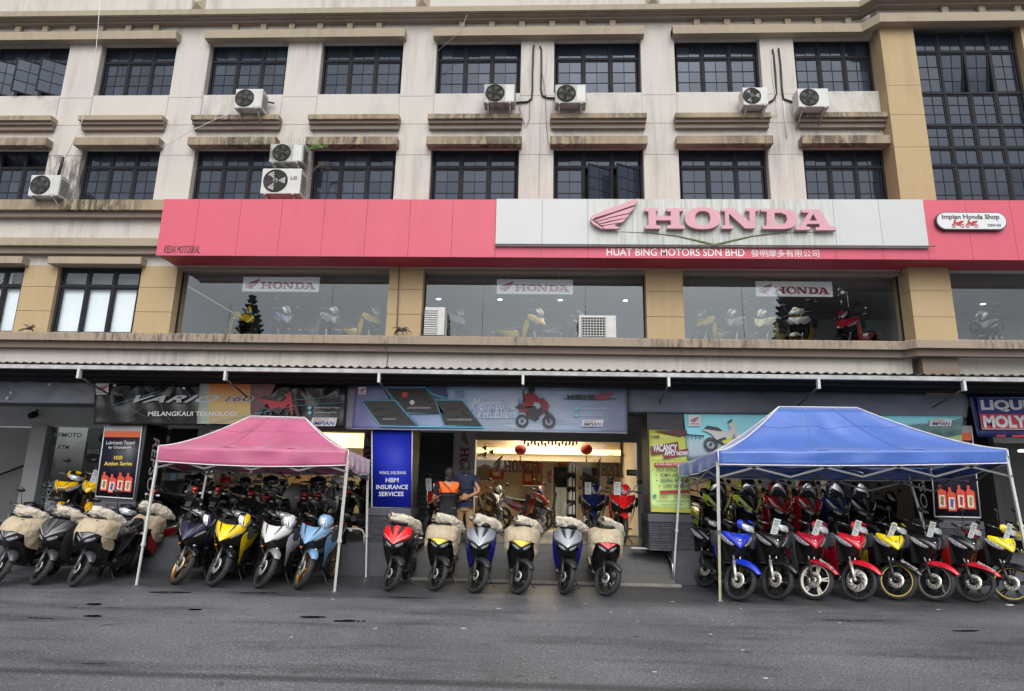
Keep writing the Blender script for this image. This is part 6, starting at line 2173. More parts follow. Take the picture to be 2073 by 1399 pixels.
# second row on the walkway behind them
gw = 'scooters parked on the walkway behind the blue tent row'
for px, a, b, kind, yaw, lab in ((1452, paint((190, 214, 26)), BLK, 'maxi', 6, 'lime and black scooter behind the white tent leg'),
                                 (1516, paint((190, 214, 26)), BLK, 'maxi', 6, 'lime and black scooter seen clear of the tent leg'),
                                 (1578, paint((170, 18, 24)), paint((150, 16, 22)), 'maxi', 4, 'red scooter with white flashes next to the lime ones'),
                                 (1640, paint((160, 16, 24)), paint((150, 16, 22)), 'maxi', 4, 'red scooter with white flashes next to the blue scooter'),
                                 (1697, paint((26, 44, 100)), paint((22, 36, 80)), 'maxi', 2, 'dark blue scooter on the walkway in front of the white pier'),
                                 (1748, paint((20, 24, 34)), BLK, 'maxi', 0, 'black scooter with a tall dark windscreen in front of the stairs')):
    p = at(px, 1060, 12.75)
    bike(kind, (p.x, 12.75, FZ + .01), yaw, 30, 5, lab, gw, a, b, GOLDRIM if 'red' in lab else BLACKRIM, forkc=M('grey_fork', (.16, .16, .17), .35, .6))
for px, py, kind, a, b, lab in ((1428, 1188, 'cub', BLK, BLK, 'black motorcycle half hidden behind the blue motorcycle and the ramp'),
                               (1940, 1190, 'cub', paint((190, 24, 30)), BLK, 'red motorcycle glimpsed between the last motorcycles of the row'),
                               (2080, 1180, 'cub', paint((210, 190, 30)), BLK, 'black and yellow motorcycle at the far end behind the row')):
    g = atz(px, py, 0)
    bike(kind, (g.x, g.y, 0), 2, 30, 5, lab, gr, a, b, BLACKRIM)

# two on the walkway by the door, one behind the man in orange, two at the left
gd = 'motorcycles on the walkway facing the road'
for px, py, a, b, yaw, lab, sh in ((1198, 1098, paint((24, 38, 92), .2), paint((26, 42, 96)), -4, 'dark blue sport motorcycle left of the red one by the door pier', 'price sheet on the dark blue sport motorcycle'),
                                   (1259, 1106, paint((206, 26, 30)), paint((206, 26, 30)), -2, 'red sport motorcycle facing the road by the door pier', 'price sheet on the red sport motorcycle'),
                                   (868, 1094, paint((140, 20, 30)), BLK, -20, 'red and black motorcycle in front of the ribbed shutter behind the man in orange', 'price sheet in front of the ribbed shutter')):
    g = atz(px, py, FZ)
    r = bike('moped', (g.x, g.y, FZ + .01), yaw, 8, 3, lab, gd, a, b, BLACKRIM, seat_m=SEATM)
    price_sheet(r, 'moped', 8, sh, (-.17, .03, 1.02))
for k, (px, lab) in enumerate(((112, 'yellow motorcycle behind the grey scooters nearer the white pier'), (170, 'yellow motorcycle with a price sheet beside the lubricant sign'))):
    p = at(px, 1010, 12.75)
    r = bike('cub', (p.x, 12.75, FZ + .01), 8, 30, 5, lab, gd, paint((222, 176, 14)), BLK, BLACKRIM)
    if k:
        price_sheet(r, 'cub', 30, 'price sheet on the yellow motorcycle beside the lubricant sign', (-.15, .03, 1.04))

# tails towards the road, behind the pink tent
gt = 'motorcycles parked tail outwards behind the pink tent'
for k, (px, a, b, kind, lab) in enumerate(((326, BLK, BLK, 'cub', 'black motorcycle with a dark red tail by the tent front leg'),
                                           (386, BLK, paint((120, 16, 22)), 'moped', 'black motorcycle with a bright red tail lamp and red front above the purple one'),
                                           (430, BLK, BLK, 'moped', 'black motorcycle with a red tail lamp by the tent rear leg'),
                                           (486, paint((170, 172, 176), .3), BLK, 'cub', 'silver tailed motorcycle above the yellow motorcycle'),
                                           (545, BLK, BLK, 'scooter', 'black scooter with a wide tail above the white motorcycle'),
                                           (592, paint((60, 24, 30)), BLK, 'cub', 'dark maroon motorcycle with a legible rear plate'),
                                           (640, paint((180, 182, 186), .3), paint((190, 190, 190)), 'cub', 'silver and black motorcycle tail above the pale blue motorcycle'),
                                           (700, BLK, BLK, 'moped', 'black motorcycle tail between the two right legs of the pink tent'))):
    p = at(px, 1015, 12.7)
    bike(kind, (p.x - .03, 12.7 + 1.52, FZ + .01), 180 + random.uniform(-8, 8), 14, -4, lab, gt, a, b, BLACKRIM, seat_m=SEATM)
gi = 'motorcycles inside the lit showroom'
bike('moped', (at(1098, 1075, 17.6).x, 17.4, FZ), 55, 10, 3, 'dark red motorcycle standing side on behind the showroom glass', gi, paint((130, 16, 26)), BLK, BLACKRIM, seat_m=SEATM)
bike('moped', (at(1000, 1075, 17.6).x, 17.6, FZ), 20, 20, 3, 'black motorcycle behind the showroom glass by the two men', gi, BLK, BLK, BLACKRIM, seat_m=SEATM)
for k, (px, a) in enumerate(((405, BLK), (480, paint((120, 110, 40))), (560, BLK), (640, paint((120, 90, 30))), (700, BLK))):
    bike('moped', (at(px, 1040, 15.2).x, 15.0, FZ + .01), -10 + 8 * k, 12, 3, ('black motorcycle deep in the walkway behind the silver grey pier', 'olive motorcycle deep in the walkway behind the pink tent', 'black motorcycle deep in the walkway by the tan doorway', 'bronze motorcycle deep in the walkway by the tan doorway', 'black motorcycle deep in the walkway near the lettered pier')[k], gi, a, BLK, BLACKRIM, seat_m=SEATM, drop=('tail_light',))

for k, (px, a, lab) in enumerate(((1420, BLK, 'black motorcycle in the second walkway rank nearest the lime banner'), (1490, paint((130, 120, 110)), 'grey motorcycle in the second walkway rank under the stock shelf'), (1555, BLK, 'black motorcycle in the second walkway rank behind the first red scooter'),
                                  (1615, paint((90, 24, 30)), 'maroon motorcycle in the second walkway rank behind the red scooters'), (1675, paint((40, 44, 60)), 'slate motorcycle in the second walkway rank beside the blue scooter'), (1800, BLK, 'black motorcycle standing before the tiled stairs'))):
    bike('moped', (at(px, 1040, 14.8).x, 14.8, FZ + .01), 4, 20, 4, lab, gw, a, BLK, BLACKRIM, seat_m=SEATM)
# upstairs behind the showroom glass
gu = 'motorcycles shown upstairs'
WHT = paint((190, 195, 190))
for px, a, b, kind, yaw, lab in ((490, paint((220, 190, 30)), BLK, 'moped', 42, 'yellow motorcycle upstairs beneath the first hanging board'),
                                 (570, paint((40, 70, 130)), BLK, 'moped', 42, 'blue motorcycle upstairs next to the yellow one'),
                                 (668, paint((120, 125, 130)), BLK, 'moped', 42, 'grey motorcycle upstairs between the blue and yellow ones'),
                                 (755, paint((220, 190, 30)), BLK, 'moped', 42, 'yellow motorcycle upstairs beside the showroom column with the rusty pipe'),
                                 (928, paint((170, 175, 180)), BLK, 'moped', 42, 'white and black motorcycle upstairs behind the louvred condenser'),
                                 (1092, paint((220, 190, 30)), BLK, 'moped', 42, 'yellow motorcycle upstairs beneath the middle hanging board'),
                                 (1178, paint((60, 62, 70)), BLK, 'moped', 42, 'dark motorcycle upstairs behind the square-grilled condenser'),
                                 (1415, paint((210, 180, 40)), BLK, 'moped', -38, 'yellow motorcycle upstairs at the column end of the conifer bay'),
                                 (1478, paint((110, 115, 125)), BLK, 'moped', -38, 'grey motorcycle upstairs second in the conifer bay'),
                                 (1540, paint((190, 180, 120)), BLK, 'moped', -38, 'cream motorcycle upstairs third in the conifer bay'),
                                 (1612, WHT, paint((180, 140, 40)), 'cub', -30, 'white and gold step through motorcycle upstairs before the dark conifer reflection'),
                                 (1705, paint((190, 40, 60)), BLK, 'moped', -48, 'red motorcycle upstairs between the conifer reflections'),
                                 (1990, BLK, BLK, 'moped', -40, 'dark motorcycle upstairs beyond the tan pillar')):
    p = at(px, 672, 14.1)
    bike(kind, (p.x, 14.1, 4.535), yaw, 12 if yaw > 0 else -12, 3, lab, gu, a, b, GOLDRIM if a is WHT else BLACKRIM, seat_m=SEATM, forkc=SILVERFORK)

for t in TEMPL.values():
    for c in list(t.children):
        for g in list(c.children):
            bpy.data.objects.remove(g)
        bpy.data.objects.remove(c)
    bpy.data.objects.remove(t)

# ------------------------------------------------------------------ canopy tents
def fabric(name, c):
    m = M(name, lin(c), .42, bump=.5, bscale=4, var=.14, vscale=2.5, spec=.9)
    b = m.node_tree.nodes['Principled BSDF']
    b.inputs['Sheen Weight'].default_value = .9
    b.inputs['Sheen Roughness'].default_value = .4
    return m


PIPING = M('white_piping', (.72, .70, .72), .6)
TLEG = M('tent_leg_white', (.56, .57, .55), .45, var=.12, vscale=6)
TLEG_Y = M('tent_leg_cream', (.52, .47, .34), .5, var=.15, vscale=6)
TRUSS = M('truss_grey', (.20, .205, .22), .4, .4)


def tent(label, fl, fr, rl, rr, A, B_, drop, mat, seed, sag=.05, lo_=.10):
    fl, fr, rl, rr, A, B_ = [Vector(p) for p in (fl, fr, rl, rr, A, B_)]
    rng = random.Random(seed)
    t = thing('canopy_tent', ((fl.x + rr.x) / 2, (fl.y + rr.y) / 2, 0), label, 'tent')

    def slope(p0, p1, q0, q1, nu, bumps):
        rows = []
        for j in range(13):
            s = j / 12
            r = []
            for i in range(nu + 1):
                u = i / nu
                a, b = p0.lerp(p1, u), q0.lerp(q1, u)
                p = a.lerp(b, s)
                p.z = a.z + (b.z - a.z) * (s ** 1.45) - .035 * math.sin(PI * s) * abs(math.sin(1.5 * PI * u * 2)) * (nu > 20)
                e = math.sin(PI * u) * math.sin(PI * min(1, s * 1.1))
                p.z += noise.noise(Vector((u * 7, s * 3, seed))) * .06 * e + math.sin(u * 40 + s * 6 + seed) * .006 * e
                for bu in bumps:
                    p.z += (.03 * math.exp(-((u - bu) / .05) ** 2) - .02 * math.exp(-((u - bu) / .12) ** 2)) * math.exp(-(s / .16) ** 2)
                r.append(p)
            rows.append(r)
        return rows

    mb = MB()
    mb.grid(slope(fl, fr, A, B_, 48, (.37, .70)), 0, True)
    mb.grid(slope(rr, rl, B_, A, 48, (.3, .63)), 0, True)
    mb.grid(slope(fr, rr, B_, B_, 16, (.5,)), 0, True)
    mb.grid(slope(rl, fl, A, A, 16, (.5,)), 0, True)
    mb.build('canopy', mat, t, solid=.002)
    for p0, p1, k in ((fl, fr, 0), (fr, rr, 1), (rr, rl, 2), (rl, fl, 3)):
        n = 40
        out = Vector(((p1 - p0).y, -(p1 - p0).x, 0)).normalized()
        rows = []
        for j in range(6):
            s = j / 5
            r = []
            for i in range(n + 1):
                u = i / n
                p = p0.lerp(p1, u)
                d = drop + sag * math.sin(PI * u) * (1 if k % 2 == 0 else 1.6)
                p = p + Vector((0, 0, -d * s)) + out * (.012 + .018 * s * math.sin(u * 26 + seed + k) * math.sin(PI * u) + .02 * noise.noise(Vector((u * 6, s * 2, seed + k))) * math.sin(PI * u))
                r.append(p)
            rows.append(r)
        MB().grid(rows, 0, True).build('valance', mat, t, solid=.002)
        MB().tube(rows[-1], .0085, 5).build('piping', PIPING, t)
        MB().tube([rows[0][0] + Vector((0, 0, .004)), rows[-1][0]], .009, 5).build('piping', PIPING, t)
    rw = slope(fl, fr, A, B_, 48, (.37, .70))
    MB().tube([p + Vector((0, -.004, .004)) for p in rw[8]], .003, 4).build('seam', mat, t)
    for u in (16, 32):
        MB().tube([r[u] + Vector((0, -.004, .004)) for r in rw], .003, 4).build('seam', mat, t)
    for c, tip in ((fl, A), (fr, B_), (rl, A), (rr, B_)):
        ps = []
        for j in range(13):
            s = j / 12
            p = c.lerp(tip, s)
            p.z = c.z + (tip.z - c.z) * (s ** 1.45) + .006
            ps.append(p)
        MB().tube(ps, .010, 5).build('piping', PIPING, t)
    MB().tube([A + Vector((0, 0, .006)), B_ + Vector((0, 0, .006))], .010, 5).build('piping', PIPING, t)
    # folding truss under the cloth
    for p0, p1, n in ((fl, fr, 2), (rl, rr, 2), (fl, rl, 1), (fr, rr, 1)):
        hi, lo = -drop * .55, -drop - lo_
        for i in range(n):
            a, b = p0.lerp(p1, i / n), p0.lerp(p1, (i + 1) / n)
            iw = Vector((0, .03 if p0 is fl else -.03, 0))
            up, dn = Vector((0, 0, hi)), Vector((0, 0, lo))
            m1 = a.lerp(b, .5)
            for q0, q1 in ((a + up, m1 + dn), (m1 + dn, b + up), (a + dn, m1 + up), (m1 + up, b + dn)):
                MB().obox(Matrix.Translation((q0 + q1) / 2 + iw) @ (q1 - q0).to_track_quat('Z', 'Y').to_matrix().to_4x4(), .016, .03, (q1 - q0).length).build('truss_bar', TRUSS, t)
    c = (A + B_) / 2
    for e in ((fl + fr) / 2, (rl + rr) / 2, (fl + rl) / 2, (fr + rr) / 2):
        q0, q1 = e + Vector((0, 0, -drop - .15)), Vector((c.x, c.y, e.z - .12))
        MB().bar(q0, q1, .012, 6).build('truss_bar', TRUSS, t)
    MB().bar((c.x, c.y, fl.z - .16), (c.x, c.y, c.z - .04), .014, 8).build('truss_post', TRUSS, t)
    return t


def leg(t, top, bot, mat_u, mat_l, zsplit):
    top, bot = Vector(top), Vector(bot)
    f = (top.z - zsplit) / (top.z - bot.z)
    m = top.lerp(bot, f)
    q = (top - bot).to_track_quat('Z', 'Y').to_matrix().to_4x4()
    l = MB().obox(Matrix.Translation((top + m) / 2) @ q, .036, .036, (top - m).length).build('leg', mat_u, t)
    MB().obox(Matrix.Translation((bot + m) / 2) @ q, .028, .028, (m - bot).length).build('lower_leg', mat_l, l)
    MB().obox(Matrix.Translation(m) @ q, .048, .048, .05).build('leg_clip', TRUSS if mat_l is TLEG_Y else mat_u, l)
    MB().box(bot.x - .04, bot.x + .04, bot.y - .04, bot.y + .04, bot.z, bot.z + .008).build('foot', TRUSS, l)


YR = 12.2
PINK = fabric('pink_fabric', (174, 78, 118))
BLUE = fabric('blue_fabric', (48, 94, 178))
A_, B2 = at(507, 843, 11.3), at(617, 846, 11.3)
tp = tent('faded pink canopy tent with white piping over four motorcycles', at(322, 903, 10.45), at(704, 911, 10.45), (at(423, 935, YR).x, YR, 2.10), at(748, 932, YR), A_, B2, .245, PINK, 3.3)
leg(tp, at(320, 925, 10.48), atz(276, 1185, 0), TLEG, TLEG, .62)
leg(tp, at(704, 930, 10.45), atz(677, 1198, 0), TLEG, TLEG, .75)
leg(tp, at(745, 940, YR), (at(741, 1168, YR).x, YR, .0), TLEG, TLEG, .72)
leg(tp, (at(421, 958, YR).x, YR, 2.0), (at(398, 1100, YR).x - .1, YR, 0), TLEG, TLEG, .6)
A_, B2 = at(1577, 824, 11.3), at(1735, 826, 11.3)
tb = tent('blue canopy tent with white piping over the long row of motorcycles', at(1453, 913, 10.5), at(2038, 910, 10.5), (at(1374, 935, YR).x, YR, 2.12), (at(1868, 960, YR).x + .15, YR, 2.14), A_, B2, .21, BLUE, 7.1, sag=.03, lo_=.2)
leg(tb, at(1453, 935, 10.52), atz(1458, 1217, 0), TLEG, TLEG_Y, 1.02)
leg(tb, at(2038, 925, 10.5), at(2098, 1215, 10.5), TLEG, TLEG, .8)
leg(tb, at(1377, 960, YR), (at(1363, 1165, YR).x, YR, .12), TLEG, TLEG, .95)
leg(tb, (at(1842, 985, YR).x, YR, 2.0), (at(1905, 1150, YR).x, YR, .0), TLEG, TLEG, .7)

# ------------------------------------------------------------------ the two men at the ramp
def skin(name, V, E, mats, parent, sub=1, ysc=1., yoff=0, paintf=None):
    me = bpy.data.meshes.new(name)
    me.from_pydata([v[:3] for v in V], E, [])
    o = bpy.data.objects.new(name, me)
    COL.objects.link(o)
    m = o.modifiers.new('skin', 'SKIN')
    m.use_smooth_shade = True
    for i, v in enumerate(V):
        me.skin_vertices[0].data[i].radius = (v[3], v[3] if len(v) < 5 else v[4])
        me.skin_vertices[0].data[i].use_root = (i == 0)
    s = o.modifiers.new('sub', 'SUBSURF')
    s.levels = s.render_levels = sub
    dg = bpy.context.evaluated_depsgraph_get()
    dg.update()
    nm = bpy.data.meshes.new_from_object(o.evaluated_get(dg))
    bpy.data.objects.remove(o)
    nm.name = name
    nm.materials.clear()
    for mt in mats:
        nm.materials.append(mt)
    nm.polygons.foreach_set('use_smooth', [True] * len(nm.polygons))
    for p in nm.polygons:
        p.material_index = paintf(p.center) if paintf else 0
    if ysc != 1:
        for v in nm.vertices:
            v.co.y = yoff + (v.co.y - yoff) * ysc
    nm.update()
    return link(name, nm, parent)


SKIN = M('skin_tone', lin((176, 128, 98)), .55, var=.08, vscale=12)
HAIR = M('black_hair', (.022, .019, .018), .6, bump=.6, bscale=60)


def hand(V, E, wrist, dirv, side, s=1.):
    """palm and five bent fingers grown from vertex WRIST along dirv"""
    w = Vector(V[wrist][:3])
    d = Vector(dirv).normalized()
    across = d.cross(Vector(side)).normalized()
    nrm = across.cross(d).normalized()
    palm = w + d * .055
    V.append((*palm, .030, .030))
    pi = len(V) - 1
    E.append((wrist, pi))
    for k, (o, l) in enumerate(((-.027, .066), (-.009, .078), (.009, .074), (.027, .056))):
        b = palm + across * o + d * .032
        V.append((*b, .0105))
        E.append((pi, len(V) - 1))
        m = b + d * l * .5 + nrm * .006
        V.append((*m, .009))
        E.append((len(V) - 2, len(V) - 1))
        V.append((*(m + d * l * .42 + nrm * .022), .0075))
        E.append((len(V) - 2, len(V) - 1))
    b = palm - across * .036 + d * -.012
    V.append((*b, .012))
    E.append((pi, len(V) - 1))
    V.append((*(b - across * .014 + d * .035 + nrm * .012), .0095))
    E.append((len(V) - 2, len(V) - 1))


def man(loc, label, turn, arms, legs, shirt, trousers, yoke=None, heads=0., H=1.0, hair_len=.0):
    t = thing('person', loc, label, 'person', rot=(0, 0, rad(turn)), local=True)
    t['local'] = 1
    V = [(0, 0, .93, .12), (0, 0, 1.10, .115), (0, 0, 1.28, .13), (0, 0, 1.41, .085), (0, .0, 1.475, .054), (0, .012, 1.535, .060), (0, .022, 1.60, .088), (0, .015, 1.665, .070)]
    E = [(0, 1), (1, 2), (2, 3), (3, 4), (4, 5), (5, 6), (6, 7)]
    hx = lambda p: tuple(p)
    # nose, jaw and ears so the head has a front; it looks away from the road
    V += [(0, .118, 1.585, .014), (.083, .015, 1.59, .018), (-.083, .015, 1.59, .018), (0, .085, 1.535, .035)]
    E += [(6, 8), (6, 9), (6, 10), (5, 11)]
    for s, (el, wr, hd, side) in arms.items():
        a = len(V)
        V += [(s * .165, 0, 1.395, .058), (*el, .043), (*wr, .027)]
        E += [(3, a), (a, a + 1), (a + 1, a + 2)]
        hand(V, E, a + 2, hd, side)
    for s, (kn, an) in legs.items():
        a = len(V)
        V += [(s * .095, 0, .84, .085), (*kn, .052), (*an, .036), (an[0], an[1] + .13, an[2] - .055, .030)]
        E += [(0, a), (a, a + 1), (a + 1, a + 2), (a + 2, a + 3)]
    skin('body', V, E, [SKIN], t, 2)
    # shirt
    V = [(0, 0, 1.00, .178), (0, 0, .86, .185), (0, 0, 1.14, .166), (0, 0, 1.28, .172), (0, 0, 1.395, .125), (0, .0, 1.478, .070)]
    E = [(0, 1), (0, 2), (2, 3), (3, 4), (4, 5)]
    for s, (el, wr, hd, side) in arms.items():
        a = len(V)
        e = Vector((s * .172, 0, 1.39)).lerp(Vector(el), .80)
        V += [(s * .172, 0, 1.385, .083), (*e, .068)]
        E += [(4, a), (a, a + 1)]
    skin('shirt', V, E, shirt, t, 2, .80, paintf=yoke)
    V = [(0, 0, .90, .150), (0, 0, .95, .142), (0, 0, .83, .152)]
    E = [(0, 1), (0, 2)]
    for s, (kn, an) in legs.items():
        a = len(V)
        V += [(s * .098, 0, .76, .105), (kn[0], kn[1], kn[2], .080), (an[0] * .98, an[1], an[2] + .03, .068)]
        E += [(2, a), (a, a + 1), (a + 1, a + 2)]
    tr = skin('trousers', V, E, [trousers], t, 2, .92)
    crumple(tr.data, .008, 11, 3)
    for s, (kn, an) in legs.items():
        mb = MB()
        rows = []
        for y, w, h in ((-.075, .03, .05), (-.05, .042, .085), (.03, .046, .09), (.11, .05, .055), (.17, .045, .035), (.205, .02, .02)):
            rows.append([(an[0] + math.cos(q) * w, an[1] + y, max(0, an[2] - .085 + h * .5 + math.sin(q) * h * .5)) for q in [2 * PI * i / 12 for i in range(12)]])
        mb.grid(rows, 0, True, closed=True)
        mb.poly(rows[0])
        mb.poly(rows[-1])
        mb.build('shoe', M('shoe_dark', (.02, .02, .022), .6), t)
    # hair: a cap over crown and nape
    rows = []
    for j in range(11):
        row = []
        for k in range(24):
            a = 2 * PI * k / 24
            bk = -math.sin(a)
            zb = 1.655 - .088 * min(1, 1 + bk) - .052 * max(0, bk)
            z = 1.733 + (zb - 1.733) * (j / 10) ** 1.3
            q = (1.733 - z) / .108
            r = math.sqrt(max(0, 1 - (1 - q) ** 2)) if q < 1 else 1 - .22 * (q - 1)
            row.append((math.cos(a) * .097 * r, .010 + math.sin(a) * .112 * r, z))
        rows.append(row)
    h = MB().grid(rows, 0, True, closed=True).build('hair', HAIR, t)
    crumple(h.data, .005, 30, 2)
    # collar
    MB().lathe([(.076, 1.45), (.080, 1.512), (.070, 1.514), (.064, 1.455)], (0, .0, 0), 'z', 16, close=True).build('collar', shirt[0], t)
    return t


NAVY = M('navy_cotton', lin((36, 40, 66)), .85, bump=.35, bscale=12)
BLACKC = M('black_cotton', lin((26, 26, 32)), .85, bump=.3, bscale=12)
ORANGE = M('orange_cotton', lin((236, 110, 42)), .8, bump=.3, bscale=12)
KHAKI = M('khaki_cotton', lin((158, 128, 96)), .9, var=.12, vscale=9, bump=.4, bscale=14)
GREYT = M('grey_cotton', lin((104, 104, 120)), .9, var=.10, vscale=9, bump=.4, bscale=14)
rz = lambda y: .058 + (FZ - .062) * max(0, (y - 12.0) / 1.1) + .006
y2 = 12.86
p = at(944, 935, y2)
m2 = man((p.x, y2, rz(y2)), 'man in navy polo shirt and khaki shorts with his hands behind his back', 4,
         {1: ((.285, -.10, 1.13), (.08, -.215, 1.02), (-1, .0, -.25), (0, -1, 0)), -1: ((-.285, -.06, 1.13), (-.06, -.20, 1.05), (1, -.1, -.15), (0, -1, 0))},
         {1: ((.11, .0, .48), (.12, .0, .09)), -1: ((-.11, .0, .48), (-.13, .02, .09))}, [NAVY], KHAKI)
y1 = 12.52
p = at(908, 950, y1)
m1 = man((p.x + .02, y1, rz(y1)), 'man in black polo with orange shoulders and grey trousers, looking down at a motorcycle', 14,
         {1: ((.26, .08, 1.13), (.20, .26, 1.05), (-.3, 1, -.1), (0, 0, -1)), -1: ((-.275, .06, 1.14), (-.24, .22, 1.02), (.2, 1, -.2), (0, 0, -1))},
         {1: ((.13, .02, .48), (.19, -.05, .09)), -1: ((-.10, .10, .50), (-.10, .22, .20))}, [BLACKC, ORANGE], GREYT,
         yoke=lambda c: 1 if (c.z > 1.235 and abs(c.x) < .185 and c.z < 1.45 and c.y < .06) else 0)
for t, sc in ((m1, at(908, 945, y1).z), (m2, at(944, 932, y2).z)):
    s = (sc - t.location.z) / 1.74
    t.scale = (s, s, s)
st = MB().tube([(.165, -.015, 1.40), (.10, -.12, 1.42), (-.02, -.150, 1.30), (-.14, -.135, 1.08), (-.155, -.1, .98)][::-1], .011, 6, flat=.5)
o = MB()
o.merge(st)
o.v = [(-a, b, c) for a, b, c in o.v]
o.build('bag_strap', M('strap_black', (.012, .012, .013), .7), m1)
MB().obox(Matrix.Translation((-.12, -.125, .93)), .10, .045, .14).build('phone_pouch', BLACKC, m1, bevel=.012)
for s in (1,):
    MB().obox(Matrix.Translation((.20, -.02, .62)) @ Matrix.Rotation(rad(4), 4, 'Y'), .02, .13, .15).build('cargo_pocket', KHAKI, m2, bevel=.008)

# ------------------------------------------------------------------ rails, boxes, papers, litter
def railing(pts, r, label, mat=STEEL):
    return tag(MB().tube(pts, r, 8).build('handrail', mat), label, 'handrail')


railing([at(640, 1068, 12.42), at(728, 1071, 12.42), at(734, 1074, 12.42), at(737, 1082, 12.42), at(737, 1104, 12.42)], .018, 'pale bent handrail on the plinth behind the pale blue motorcycle', WHITE_PAINT)
a, b, c = Vector((2.36, 12.95, FZ + .03)), Vector((2.38, 12.62, .56)), Vector((2.40, 12.12, .34))
railing([a - Vector((0, 0, .05)), a, a + Vector((0, -.05, .04)), c + Vector((0, .04, .06)), c, Vector((2.40, 12.10, .07))], .018, 'short steel handrail sloping down the side of the tiled ramp')
CARD = M('cardboard', (.32, .23, .13), .85, var=.15)
for k, (px, py, w, d, ang, mt, lab) in enumerate(((1342, 1112, .55, .35, 8, CARD, 'flattened brown cardboard on the plinth by the stone footed pillar'), (1300, 1110, .4, .3, -12, WH, 'sheet of white paper lying on the plinth edge beside the ramp rail'))):
    p = atz(px, py, FZ + .012)
    p.y = min(max(p.y, 12.55), 13.2)
    o = MB().box(-w / 2, w / 2, -d / 2, d / 2, 0, .008).build('cardboard_sheet' if k == 0 else 'paper_sheet', mt)
    o.location = (p.x, p.y, FZ + .012)
    o.rotation_euler = (0, 0, rad(ang))
    tag(o, lab, 'cardboard' if k == 0 else 'paper')
PUD = M('puddle_water', (.012, .012, .013), .03, spec=.6)
for k, (px, py, w, h) in enumerate(((192, 1223, 34, 4), (188, 1247, 42, 4), (395, 1234, 32, 3), (632, 1249, 54, 5), (708, 1257, 62, 5), (343, 1199, 84, 4), (1955, 1277, 60, 3))):
    ps = []
    for i in range(26):
        a = 2 * PI * i / 26
        q = 1 + .28 * noise.noise(Vector((math.cos(a) * 1.3, math.sin(a) * 1.3, k * 3.1))) + .10 * noise.noise(Vector((math.cos(a) * 5, math.sin(a) * 5, k)))
        p = atz(px + w / 2 * q * math.cos(a), py + h / 2 * q * math.sin(a), .004)
        ps.append((p.x, p.y, .004))
    MB().poly(ps).build('puddle', PUD, kind='structure')
LIT = M('litter_white', (.55, .55, .52), .8, var=.2)
lit = MB()
for k, (px, py) in enumerate(((937, 1272), (625, 1211), (674, 1213), (1325, 1360), (1503, 1316), (1443, 1255), (1483, 1263), (1122, 1228), (1185, 1222), (1238, 1240), (1500, 1232), (1700, 1261), (1900, 1234), (1010, 1232), (245, 1215), (1550, 1373), (400, 1222), (1290, 1258), (760, 1272), (1275, 1240), (1362, 1218), (1438, 1284), (1660, 1239), (1790, 1250), (590, 1290))):
    p = atz(px, py, .004)
    r0 = random.uniform(.012, .03) * (1.6 if k in (0, 3) else 1)
    n = random.randint(4, 6)
    a0 = random.uniform(0, 6)
    lit.prism([(p.x + r0 * random.uniform(.6, 1.3) * math.cos(a0 + 2 * PI * i / n), p.y + r0 * random.uniform(.5, 1) * math.sin(a0 + 2 * PI * i / n)) for i in range(n)], lambda u, v, w: (u, v, .003 + w), .004)
lit.build('litter', LIT, kind='stuff')
o = MB().obox(Matrix.Translation(atz(2044, 1225, .015)) @ Matrix.Rotation(.4, 4, 'Z'), .12, .05, .015).build('crushed_cup', LIT, bevel=.005)
tag(o, 'crushed white scrap on the road by the last yellow motorcycle wheel', 'litter')

# ------------------------------------------------------------------ showroom things seen through the glass
LRED = M('lantern_red', (.32, .015, .012), .7)
for px, lab in ((1054, 'red paper lantern hanging over the showroom door, the one by the glass wing'), (1187, 'red paper lantern hanging above the dark doorway side')):
    p = at(px, 910, 17.6)
    t = thing('lantern', p, lab, 'lantern', 'lanterns in the showroom')
    MB().lathe([(.03, .14), (.10, .12), (.155, .06), (.165, 0), (.155, -.06), (.10, -.12), (.03, -.14)], p, 'z', 18).build('lantern_body', LRED, t)
    MB().bar(p + Vector((0, 0, .16)), p + Vector((0, 0, .6)), .006).build('cord', PIPE, t)
    MB().bar(p + Vector((0, 0, -.17)), p + Vector((0, 0, -.36)), .02, 6, r2=.03).build('tassel', M('tassel_gold', (.5, .3, .05), .6), t)
GBR = M('glass_lettering_brown', (.17, .09, .06), .6)
for x0, x1, y0, y1 in ((998, 1096, 922, 957), (1206, 1262, 925, 966)):
    a, b = at(x0, y1, YB + .04), at(x1, y0, YB + .04)
    logo(a.x, b.x, a.z, b.z, YB + .044, .002).build('glass_lettering', GBR, B)
fit_text('WELCOME', at(1232, 921, YB).x, at(1268, 921, YB).x, at(1250, 921, YB).z, YB + .045, .07, ext=.001).build('glass_lettering', GBR, B)
o = thing('open_sign', at(1279, 957, YB), 'small black sign reading OPEN behind the door glass', 'sign')
p = at(1279, 957, YB + .03)
MB().box(p.x - .13, p.x + .13, YB + .02, YB + .035, p.z - .075, p.z + .075).build('board', PR_BLACK, o)
fit_text('OPEN', p.x - .10, p.x + .10, p.z, YB + .018, .08, bold=.02, ext=.001).build('lettering', WH, o)
